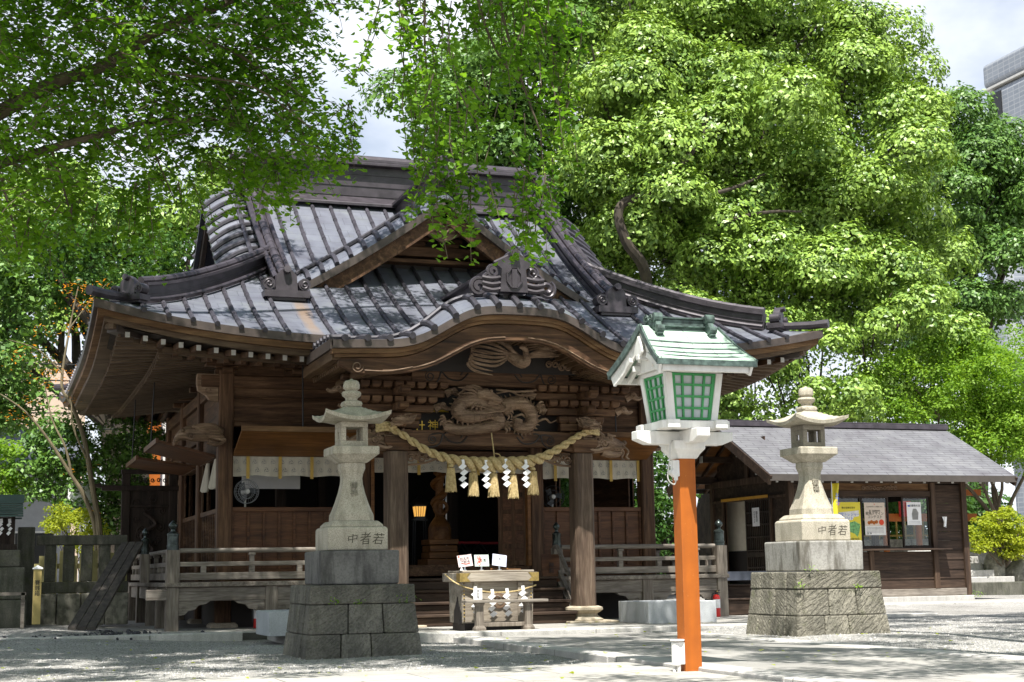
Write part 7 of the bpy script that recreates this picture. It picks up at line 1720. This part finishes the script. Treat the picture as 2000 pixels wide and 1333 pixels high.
T1 = [(18.8,44,16.8,2.5),(22.07,45,18.2,3.2),(25.9,45,19.4,3.5),(28.5,44,18.0,2.3),(20,43,13.4,2.8),(23.9,43,14.5,3.3),(27.6,43.5,14.8,3.5),(29.6,44,12.4,2.1),(22.7,42.5,10.8,2.4),(25.9,42.5,10.6,2.5),(18.6,44.5,10.9,2.0),(28.6,44,10,2.2),(21.2,46,21.8,3.6),(26.0,46,22.4,3.2),(24,48,18,3.5),(22,47,14,3)]
t1 = tree('camphor_tree','huge sunlit camphor tree towering behind the right half of the shrine roof','tree',(22.5,45,0.2),T1,M['leaf_camphor'],M['bark_dark'],0.75,1.12,2.3,820,0.17,'camphor trees behind the shrine',up_b=-1)
for pts, r0 in (([(19.6,43,7.5),(18.9,41.3,10.0),(18.07,40.9,11.0),(17.93,40.9,12.1),(19.3,40.8,12.7),(20.13,40.8,13.7),(20.74,40.8,14.5),(21.0,41,15.4)],0.2),([(19.3,40.8,12.7),(20.7,40.7,12.6),(22,40.9,13.0),(23.2,41.2,13.6)],0.10),([(21.0,41.5,11.5),(21.8,40.6,11.9),(23,40.5,12.15),(24.2,40.8,12.3)],0.09)):
    g = G(); q = path_interp(pts,5); g.tube(q, list(np.linspace(r0,r0*0.35,len(q))), 8); build('limb', g, M['bark_dark'], t1, smooth=True)
T1b = [(16.4,46,18,2.6),(16.9,46,14,2.3),(14.8,47,16.4,2.4),(13.6,47,13.2,2.0),(17.6,47,20.5,2.6),(16.8,46,11,2.2),(14.4,47,10.5,2.0)]
tree('camphor_tree','shaded camphor tree behind the ridge of the shrine roof','tree',(15.8,47,0.2),T1b,M['leaf_mid'],M['bark_dark'],0.5,1.05,2.4,640,0.19,'camphor trees behind the shrine',up_b=-1)
T2 = [(x,y,z-0.9,r) for x,y,z,r in [(42.3,56,18.0,3.7),(40.7,56,15.3,3.3),(43.6,56,20.0,2.2),(41.9,56.5,21.0,2.8),(44.4,56,17.6,1.7),(39.1,56,12.4,2.5)]]
tree('camphor_tree','dark round camphor tree at the right beside the grey tower block','tree',(42,57,0.2),T2,M['leaf_mid'],M['bark_dark'],0.6,1.15,2.4,620,0.20,'camphor trees behind the shrine',fork=0.5,up_b=-1)
T3 = [(27.5,40.5,8.7,1.9),(24.9,41,7.6,1.8),(22.3,40,6.3,1.7),(21.2,41,7.6,1.6),(23.5,39,5.6,1.3),(19.6,41,8.2,1.5),(26,41,6,1.6)]
tree('evergreen_tree','bushy evergreen tree behind the kiosk ridge','tree',(24,41,0.2),T3,M['leaf_camphor'],M['bark_dark'],0.25,0.8,3.2,900,0.16,None,fork=0.3,up_b=-1)
T4 = [(29.3,40,7.0,1.8),(31.3,40,6.7,2.0),(27.2,40,6.4,1.5),(30.4,39.6,5.1,1.3),(29.0,39.6,4.6,0.9),(32.3,40,5.2,1.6)]
tree('maple_tree','lime green spreading maple over the right end of the kiosk','tree',(31.5,41,0.3),T4,M['leaf_lime'],M['bark'],0.16,0.55,18,200,0.11,None,fork=0.3)
T6 = [(5.1,48,12.6,1.5),(3.8,48,11.2,1.75),(2.2,48,11.9,1.9),(0.8,48.5,12.3,1.9),(0.9,48,9.6,1.8),(3.1,48,9.2,1.3),(-1.4,48,11,2),(5.3,48,10.6,1.1),(6.2,48,12.7,1.0),(7.5,49,14.0,1.2),(0.4,47.5,7.4,0.9)]
tree('evergreen_tree','tall bright evergreen tree beyond the left eave of the shrine','tree',(3.6,48,0.2),T6,M['leaf_camphor'],M['bark_dark'],0.42,0.85,3,700,0.18,None,fork=0.5,up_b=-1)
for k,(x,y,lab) in enumerate(((13.5,52,'distant evergreen tree low behind the right eave of the shrine'),(20.5,53,'distant evergreen tree low behind the left end of the kiosk'),(35,52,'distant evergreen tree low behind the garden stones at the right'))):
    tree('evergreen_tree',lab,'tree',(x,y,0.2),[(x-1.8,y,3.2,2.0),(x+1.2,y-0.4,3.6,2.1),(x,y,6.2,2.2),(x+2.8,y,2.4,1.7),(x-3.0,y,2.0,1.5)],M['leaf_dark'],M['bark_dark'],0.3,0.9,3,420,0.22,None,fork=0.3,up_b=-1)
T7 = [(1.6,36.5,4.0,0.85),(2.65,36.5,3.5,0.85),(1.05,36,3.35,0.6),(3.2,37,4.2,0.75),(1.85,36,2.8,0.6),(2.5,36.3,2.4,0.55)]
tree('camellia_shrub','glossy camellia shrub behind the stone fence','shrub',(2.0,36.5,0.2),T7,M['leaf_mid'],M['bark_dark'],0.08,0.4,45,90,0.12,None,fork=0.3)
T7b = [(4.9,46,4.5,0.95),(5.6,46,5.3,0.9),(4.5,46.4,6.1,0.8),(5.2,47,3.2,1.0)]
tree('evergreen_shrub','bright green bush seen under the left eave','shrub',(5.2,46.5,0.2),T7b,M['leaf_lime'],M['bark_dark'],0.08,0.45,40,80,0.14,None,fork=0.3)
tree('yellow_shrub','yellow green shrub just behind the stone fence rail','shrub',(1.7,33.5,0.2),[(1.65,33.5,2.0,0.5),(1.35,33.6,2.25,0.35),(2.0,33.6,1.8,0.35)],M['leaf_yellow'],M['bark'],0.04,0.22,90,70,0.07,None,fork=0.3)
tree('light_shrub','pale green shrub at the left edge beyond the tiny shrine','shrub',(0.2,36,0.2),[(0.1,36,3.6,0.55),(0.45,36.3,3.0,0.4),(-0.3,36,3.0,0.6)],M['leaf_lime'],M['bark'],0.05,0.3,60,80,0.1,None,fork=0.3)
tree('clipped_shrub','rounded yellow green clipped pine shrub above the garden stones','shrub',(28.5,37.5,0.4),[(27.9,37.3,1.9,0.5),(28.5,37.3,2.15,0.55),(29.0,37.3,1.7,0.5),(28.4,37.1,1.55,0.5),(27.5,37.2,1.6,0.35),(29.3,37.3,2.0,0.3)],M['leaf_yellow'],M['bark'],0.07,0.22,70,80,0.10,None,fork=0.35,up_b=0.8)
tree('garden_shrub','dark shrub between the shrine and the kiosk','shrub',(16.2,40,0.2),[(14.2,40,1.5,1.2),(15.2,40,1.6,1.3),(13.6,38,3.4,1.1),(14.6,38.5,4.4,1.2),(15.8,38.5,1.4,1.3),(14.6,38,2.6,1.0),(15.2,40,3.2,1.2),(17.3,40,1.2,1.2),(13.2,41,2.4,1.4),(16.4,40,2.8,1.3),(17.6,40,2.2,1.1),(16.8,40.5,4.2,1.2),(18.5,41,3.6,1.4)],M['leaf_dark'],M['bark_dark'],0.1,0.5,20,90,0.15,None,fork=0.3)
T8 = [(-1.0,42,6.2,1.7),(0.3,43,8.2,1.5),(-1.5,42,9.2,2.0),(0.2,42,5.6,0.9)]
tree('evergreen_tree','dark evergreen tree filling the left edge behind the ginkgo boughs','tree',(-1.5,43,0.2),T8,M['leaf_mid'],M['bark_dark'],0.35,0.7,11,120,0.19,None,fork=0.5)
g = G(); w = wob((3.9,42,0.2),(3.4,42,7.5),3,0.02,3); g.tube(w, list(np.linspace(0.42,0.34,len(w))), 12); o = thing('old_tree','thick dark old tree trunk under the left eave','tree',(3.9,42,0.2)); build('trunk', g, M['bark_dark'], o, smooth=True)
g = G(); w = wob((3.5,42,6.5),(1.5,42.5,9.5),3,0.05,3); g.tube(w, list(np.linspace(0.22,0.1,len(w))), 8); build('limb', g, M['bark_dark'], o, smooth=True)
crown('crown',[(1.6,42.5,9.6,1.3),(3.3,42.5,10,1.6),(4.6,42.5,9.0,1.2)],M['leaf_dark'],o,0.6,10,90,0.17)

# slender maple with orange leaves
o = thing('orange_maple','slender maple with mossy leaning stems and sparse orange leaves left of the shrine','tree',(2.1,32,0.2))
g = G()
for pts, r0, r1 in (([(2.2,32,0.1),(2.12,32,1.89),(1.96,32,2.8),(1.76,32,3.85),(1.48,32,4.6),(1.27,32,5.0),(1.40,32.1,6.2),(1.55,32.1,7.1)],0.075,0.012),([(2.1,32.05,0.1),(2.05,32.05,1.89),(1.79,32,2.68),(1.53,32,3.1),(1.05,32,3.84),(0.58,32,4.41),(0.07,32,4.77)],0.06,0.012),([(1.53,32,3.1),(1.38,32,3.7),(1.1,32.1,4.3),(0.9,32.1,5.2)],0.03,0.008),([(1.85,32,3.4),(1.5,31.9,4.2),(1.52,31.9,5.0)],0.03,0.01),([(1.4,32.1,6.2),(1.8,32.1,6.8),(2.15,32.0,7.2)],0.018,0.006),([(1.3,32,5.2),(0.8,32,5.7),(0.2,32,5.9)],0.02,0.006)):
    w = path_interp(pts,4); g.tube(w, list(np.linspace(r0,r1,len(w))), 8)
build('stem', g, M['bark_pale'], o, smooth=True)
P_ = []; N_ = []
for x, z, r, k in ((1.73,6.76,0.22,130),(1.51,7.08,0.2,90),(2.09,7.11,0.16,70),(1.31,5.23,0.2,110),(1.06,5.06,0.22,90),(0.38,4.3,0.2,60),(0.74,5.64,0.25,70),(0.67,4.68,0.16,40),(0.19,5.51,0.25,50),(1.54,6.21,0.15,50),(1.95,6.6,0.15,60),(1.75,3.3,0.2,25),(2.1,2.3,0.1,14),(1.6,4.7,0.15,40),(0.9,6.1,0.2,50)):
    for q in range(int(k*0.45)):
        P_.append((x+rs.normal()*r*1.2, 32+rs.normal()*r, z+rs.normal()*r*0.45)); N_.append((rs.normal()*0.35,rs.normal()*0.35,1))
leaf_obj('crown', np.array(P_), np.array(N_), 0.085*(0.7+0.6*rs.rand(len(P_))), M['leaf_orange'], o, 'narrow')

# ginkgo boughs in front
def in_poly(x, z, poly):
    r = False; n = len(poly)
    for i in range(n):
        (x1,z1),(x2,z2) = poly[i],poly[i-1]
        if (z1 > z) != (z2 > z) and x < (x2-x1)*(z-z1)/(z2-z1)+x1: r = not r
    return r
def twig_leaves(starts, dirs, lens, step, spread, P_, N_, g=None, droop=0.5):
    for s, d, L_ in zip(starts, dirs, lens):
        p = np.array(s, float); d = np.array(d, float); n = max(2,int(L_/step)); pts = [tuple(p)]
        for i in range(n):
            d = d+np.array([rs.normal()*0.06,rs.normal()*0.06,-droop*step*1.5]); d /= np.linalg.norm(d); p = p+d*step
            for q in range(2 if rs.rand() < 0.75 else 3):
                P_.append(p+rs.normal(size=3)*spread); N_.append((rs.normal()*0.6, -0.35+rs.normal()*0.6, 0.6+0.5*rs.rand()))
            if i%3 == 2: pts.append(tuple(p))
        if g is not None and len(pts) > 2: g.tube(pts, list(np.linspace(0.008,0.003,len(pts))), 4, False)
SDX, SDY = -sdir.x/sdir.z, -sdir.y/sdir.z
def shade(gx, gy):
    """how much leaf cover to grow where its shadow falls at (gx, gy)"""
    if abs(gx-6.7) < 1.0 and 12.6 < gy < 15.4: return 0
    if abs(gx-11.3) < 1.3 and 17.6 < gy < 21.0: return 0
    if gx > 14.5: return 0.45 if gy < 24 else 0.03
    if 3.2 < gx < 5.8 and 18 < gy < 21: return 0.95
    if gy < 12: return 0.3
    if gx < 5.5 and gy < 16.3: return 0.22
    if gx < 6.5 and gy < 25: return 0.9
    if gx < 4.2 and gy < 32: return 0.9
    if 5 < gx < 12 and 24.2 < gy < 26.7: return 0.1
    if 6.0 <= gx < 9.3 and 20.6 < gy < 24.3: return 0.05
    if 6.5 <= gx < 10 and gy < 22: return 0.5
    if gx >= 10 and gy < 24: return 0.42
    if gy >= 26.5: return 0.42 if gx < 10 else 0.5
    return 0.5
def canopy(x0, x1, y0, y1, n, P_, N_, g):  # unseen leaf clumps added above the view for the shadows they cast
    k = 0; tries = 0
    while k < n and tries < n*8:
        tries += 1
        x, y = rs.uniform(x0,x1), rs.uniform(y0,y1); dist = math.hypot(x,y)
        ang = math.atan2(x,y)-YAW; zlo = 1+dist*math.cos(ang)*0.408+0.9 if abs(ang) < rad(24) else 6.5
        z = zlo+rs.rand()**1.5*3.2+0.2
        if rs.rand() > shade(x+SDX*z, y+SDY*z): continue
        k += 1; q = 210; d = unit(rs.normal(size=(q,3)))*rs.rand(q,1)**0.45*np.array([0.52,0.52,0.25]); P_ += list(np.array([x,y,z])+d); N_ += list(rs.normal(size=(q,3))*0.4+np.array([0,-0.3,0.85]))
        if g is not None and k%3 == 0: g.tube([(x-0.4,y,z+0.1),(x,y,z),(x+0.35,y+0.1,z-0.12)],[0.02,0.014,0.005],4,False)
ga = thing('ginkgo_tree','big ginkgo whose leafy boughs hang in from the left over the shrine roof','tree',(-3.4,17.2,0))
g = G(); w = wob((-3.4,17.2,-0.3),(-3.2,17.6,13),3,0.015,8); g.tube(w, list(np.linspace(0.55,0.22,len(w))), 14)
limbsA = [([(-3.3,17.4,4.6),(-1.8,18.4,5.6),(-0.32,19,6.63),(0.51,19,7.21),(1.13,19,7.5),(1.83,19,8.06),(2.55,19,8.46),(3.3,19.1,8.95),(4.2,19.3,9.5)],0.12,0.03),([(-3.3,17.5,4.0),(-1.6,18.6,5.3),(-0.3,19,6.01),(0.54,19,6.37),(1.09,19,6.58),(1.66,19,6.8),(2.44,19,6.9),(3.1,19,6.85)],0.075,0.02),([(1.83,19,8.06),(2.56,19,7.95),(3.1,19,7.7),(3.52,19.1,7.3),(3.8,19.1,6.8)],0.03,0.01),([(1.2,19,7.5),(2.2,18.6,7.35),(3.0,18.4,7.2),(3.7,18.3,6.7)],0.025,0.008),([(-3.2,17.6,8),(-1,17.5,9.5),(1.5,17.6,10.5),(4,17.8,11)],0.12,0.03),([(-3.2,17.6,9.5),(-1,15,11),(2,13.5,11.8),(5,12.5,12)],0.12,0.03),([(-3.2,17.6,9),(-1,20,11),(2,22,12.3),(5,23,12.8),(8,23.5,13)],0.12,0.03),([(0.54,19,6.37),(0.75,19,5.7),(0.9,18.9,5.1)],0.02,0.006),([(1.66,19,6.8),(1.9,19,6.2),(2.1,18.9,5.7)],0.018,0.006),([(-0.1,18.9,6.1),(0.1,18.9,5.4),(0.2,18.8,4.9)],0.018,0.006)]
for pts, r0, r1 in limbsA: q = path_interp(pts,5); g.tube(q, list(np.linspace(r0,r1,len(q))), 8)
build('trunk', g, M['bark'], ga, smooth=True)
PA = [(-0.52,8.62),(-0.5,9.6),(4.2,9.9),(4.2,8.58),(3.85,8.17),(4.1,7.33),(4.3,6.83),(4.08,6.59),(3.5,6.33),(3.4,5.66),(3.2,6.1),(2.46,6.15),(1.9,5.75),(1.68,5.85),(0.99,5.5),(0.32,5.2),(-0.5,5.1)]
P_, N_ = [], []; g = G(); st_, di, le = [], [], []
holes = [(1.0,8.1,0.28),(1.4,7.55,0.25),(3.55,7.75,0.25),(3.9,8.6,0.3),(0.6,7.7,0.3),(2.7,8.95,0.25),(2.0,7.35,0.2),(0.9,6.9,0.2),(3.0,6.75,0.18)]
while len(st_) < 1480:
    x, z = rs.uniform(-0.6,4.6), rs.uniform(5.0,9.9)
    if not in_poly(x,z,PA): continue
    if any((x-a)**2+(z-b)**2 < (r*0.9)**2 for a,b,r in holes) and rs.rand() < 0.85: continue
    if z < 6.3 and rs.rand() < (0.3 if x < 0.7 else 0.75): continue
    y = 19.35+rs.normal()*1.0; st_.append((x-0.15*rs.rand(),y,z+0.15)); a = rs.uniform(-0.6,0.9); di.append((math.cos(a)*rs.choice([1,1,-0.6]),rs.normal()*0.4,-0.25+0.4*rs.normal())); le.append(rs.uniform(0.35,0.8))
twig_leaves(st_,di,le,0.052,0.062,P_,N_,g,1.0)
# hanging sprays
sp = [((3.3,18.6,6.3),0.85),((3.45,18.5,6.4),0.95),((3.62,18.7,6.4),0.6),((4.05,18.7,6.6),0.5),((4.3,18.6,6.7),0.55),((4.15,18.9,6.9),0.75),((1.55,18.6,5.9),0.95),((1.7,18.5,5.9),1.25),((1.42,18.8,5.9),0.8),((2.5,18.8,6.3),0.5),((2.9,18.6,6.2),0.45),((0.8,18.7,5.6),0.6),((4.35,18.9,7.3),0.5),((4.4,18.8,7.0),0.6),((0.3,18.6,5.4),0.7),((1.1,18.6,5.6),0.7),((2.1,18.8,6.0),0.4)]
twig_leaves([s for s,_ in sp for _k in range(3)],[(rs.normal()*0.15,rs.normal()*0.15,-1) for _ in sp for _k in range(3)],[l*rs.uniform(0.7,1.05) for _,l in sp for _k in range(3)],0.045,0.06,P_,N_,g,0.3)
canopy(-6,4.2,8,26,400,P_,N_,g)
def shade_at(x0, x1, y0, y1, n, P_, N_):
    """unseen sprays added above the view so their shade falls on a patch of ground"""
    for k in range(n):
        gx, gy = rs.uniform(x0,x1), rs.uniform(y0,y1)
        for _ in range(40):
            z = rs.uniform(8.2,12.5); x, y = gx-SDX*z, gy-SDY*z; dist = math.hypot(x,y); ang = math.atan2(x,y)-YAW
            if z > 1+dist*math.cos(ang)*0.408+0.8: break
        else: continue
        q = 200; d = unit(rs.normal(size=(q,3)))*rs.rand(q,1)**0.45*np.array([0.5,0.5,0.25]); P_ += list(np.array([x,y,z])+d); N_ += list(rs.normal(size=(q,3))*0.4+np.array([0,-0.3,0.85]))
shade_at(3.4,5.6,17.6,20.6,26,P_,N_); shade_at(-0.8,3.6,21.0,30.5,75,P_,N_); shade_at(0,6,18,23,24,P_,N_)
for k in range(150):                                # the side of the crown beyond the left edge of the view
    c = np.array([rs.uniform(-6,-0.9),rs.uniform(15,21.5),rs.uniform(5.5,11)]); P_ += list(c+rs.normal(size=(26,3))*0.3); N_ += list(rs.normal(size=(26,3))*0.5+np.array([0,0,0.7]))
build('twig', g, M['bark'], ga, smooth=True, kind='stuff')
leaf_obj('crown', np.array(P_), np.array(N_), 0.082*(0.75+0.5*rs.rand(len(P_))), M['leaf_ginkgo'], ga, 'fan', 0.35)
gb = thing('ginkgo_tree','second ginkgo whose long sprays hang down in front of the shrine gable from above','tree',(11.2,7.6,0))
g = G(); w = wob((11.2,7.6,-0.3),(10.8,8,13),3,0.015,9); g.tube(w, list(np.linspace(0.5,0.22,len(w))), 14)
for pts, r0, r1 in (([(11,7.8,6.5),(9,10,8.2),(7,12.5,9.3),(5,13.8,9.4),(3.6,14.2,8.9)],0.16,0.03),([(10.9,8,8),(8.5,11,10),(6,15,11),(4,18,11.5)],0.14,0.03),([(10.9,8,8),(10.5,12,10.5),(10.5,17,12),(11,21,12.8)],0.14,0.03),([(10.9,8,7.5),(13,12,9),(15,15,10)],0.12,0.03),([(5.6,13.5,9.35),(5.0,13.8,8.0),(4.75,13.8,7.0),(4.95,13.8,6.1),(5.2,13.8,5.4)],0.028,0.008),([(4.6,13.9,9.3),(4.35,13.8,8),(4.5,13.8,6.9),(4.7,13.8,6.3),(5.0,13.8,5.9)],0.026,0.008),([(4.2,14,9.1),(4.0,13.8,7.6),(3.95,13.8,6.2),(4.1,13.8,5.3)],0.022,0.006),([(5.2,13.7,9.3),(5.3,13.8,7.6),(5.25,13.8,6.4)],0.022,0.006)):
    q = path_interp(pts,5); g.tube(q, list(np.linspace(r0,r1,len(q))), 8)
build('trunk', g, M['bark'], gb, smooth=True)
PB = [(3.5,7.9),(3.52,6.36),(3.6,5.62),(3.7,5.15),(3.94,4.98),(3.80,4.78),(4.05,4.46),(4.31,4.27),(4.63,4.4),(5.12,4.03),(5.35,4.39),(5.62,5.11),(5.5,6.08),(5.4,7.9)]
P2, N2 = [], []; g = G(); st_, di, le = [], [], []
while len(st_) < 250:
    x, z = rs.uniform(3.3,5.7), rs.uniform(4.1,7.9)
    if not in_poly(x,z,PB): continue
    if x < 3.95 and rs.rand() < 0.45: continue
    if z < 5.7 and x > 4.7 and rs.rand() < 0.5: continue
    st_.append((x,13.8+rs.normal()*0.55,z+0.35)); di.append((rs.normal()*0.22,rs.normal()*0.2,-1)); le.append(rs.uniform(0.3,0.75))
twig_leaves(st_,di,le,0.05,0.05,P2,N2,g,0.2)
sp = [((3.60,13.8,7.2),2.0),((3.70,13.7,6.6),1.6),((3.8,13.9,6.9),1.6),((4.1,13.8,5.2),0.8),((4.0,13.6,5.3),0.75),((4.3,13.8,5.1),0.85),((5.05,13.8,5.2),1.2),((5.18,13.7,5.0),1.05),((4.95,13.8,5.0),0.95),((5.3,13.8,5.2),0.9),((4.62,13.8,5.0),0.65),((4.45,13.9,5.0),0.7),((5.5,13.8,6),0.8)]
twig_leaves([s for s,_ in sp for _k in range(2)],[(rs.normal()*0.06,rs.normal()*0.06,-1) for _ in sp for _k in range(2)],[l*rs.uniform(0.8,1.0) for _,l in sp for _k in range(2)],0.045,0.048,P2,N2,g,0.1)
canopy(4.2,17,7,25,420,P2,N2,g)
build('twig', g, M['bark'], gb, smooth=True, kind='stuff')
leaf_obj('crown', np.array(P2), np.array(N2), 0.072*(0.75+0.5*rs.rand(len(P2))), M['leaf_ginkgo'], gb, 'fan', 0.45)

# fallen ginkgo leaves and small weeds
P3 = []
for k in range(260):
    x, y = rs.uniform(-1,14), rs.uniform(12.5,24); z = gz(x,y)+0.02
    if 4.2 < x < 13.4 and y > 21.4: z = 0.14
    elif 6.4 < x < 10.1: z = 0.085
    elif y < 15: z = 0.045
    P3.append((x,y,z))
tag(leaf_obj('fallen_leaves', np.array(P3), rs.normal(size=(len(P3),3))*0.15+np.array([0,0,1.0]), 0.05*(0.6+0.7*rs.rand(len(P3))), M['leaf_yellow'], None, 'fan'),'scattered small yellow fallen leaves on the gravel and paving','fallen leaves',kind='stuff')
P4, N4 = [], []
for (x,y,z,r,k) in ((10.42,18.02,0.73,0.06,22),(11.3,18.02,0.72,0.05,14),(4.0,18.1,0.645,0.05,16),(4.9,18.12,0.645,0.06,18),(4.3,18.1,0.645,0.04,10),(23.0,31.3,0.22,0.10,40),(10.6,18.03,0.96,0.05,10)):
    for q in range(k): P4.append((x+rs.normal()*r,y+rs.normal()*r*0.4,z+abs(rs.normal())*r*0.8)); N4.append((rs.normal()*0.5,-0.5,0.8))
tag(leaf_obj('small_weeds', np.array(P4), np.array(N4), np.full(len(P4),0.05), M['leaf_lime'], None, 'narrow'),'tiny green weeds growing in stone joints','weeds',kind='stuff')

# loose gravel stones on the yard near the viewer
def gravel_stones(n):
    xy = []
    while len(xy) < n:
        y = 11.5+13*rs.rand()**1.5; x = rs.uniform(-1.0, 6.0+0.62*y)
        if 6.4 < x < 10.1 or (y < 14.95 and x < 6.5) or (y < 13.05 and x > 10) or (y > 21.35 and 4.1 < x < 13.5) or y > 23.6: continue
        xy.append((x,y))
    xy = np.array(xy); n = len(xy); z = np.array([gz(a,b)+0.012*math.sin(a*1.7+b)*math.sin(b*1.3-a*0.6) for a,b in xy]); r = 0.005+0.010*rs.rand(n)**2; a0 = rs.rand(n)*6.28
    V = [np.stack([xy[:,0]+r*np.cos(a0+k*1.571)*(0.8+0.5*rs.rand(n)), xy[:,1]+r*np.sin(a0+k*1.571)*(0.8+0.5*rs.rand(n)), z-0.002],1) for k in range(4)]+[np.stack([xy[:,0],xy[:,1],z+r*(0.7+0.6*rs.rand(n))],1)]
    V = np.stack(V,1).reshape(-1,3); b = np.arange(n)[:,None]*5
    F = np.concatenate([b+np.array([[k,(k+1)%4,4]]) for k in range(4)],1).reshape(-1,3); m = len(F)
    me = bpy.data.meshes.new('gravel_stones'); me.vertices.add(len(V)); me.vertices.foreach_set('co', V.astype(np.float32).ravel()); me.loops.add(m*3); me.loops.foreach_set('vertex_index', F.astype(np.int32).ravel()); me.polygons.add(m); me.polygons.foreach_set('loop_start', np.arange(0,m*3,3,dtype=np.int32)); me.update(calc_edges=True); me.validate()
    mt, t, bs, l = newmat('gravel_stone'); gi = N(t,'ShaderNodeNewGeometry'); rp = ramp(t,[(0,(0.14,0.14,0.138)),(0.5,(0.30,0.297,0.287)),(1,(0.45,0.442,0.425))]); l(gi.outputs['Random Per Island'],rp.inputs[0]); l(rp.outputs[0],bs.inputs['Base Color']); bs.inputs['Roughness'].default_value = 0.9; me.materials.append(mt)
    o = bpy.data.objects.new('gravel_stones', me); C.objects.link(o); tag(o,'loose grey gravel stones scattered over the yard','gravel',kind='stuff')
gravel_stones(34000)
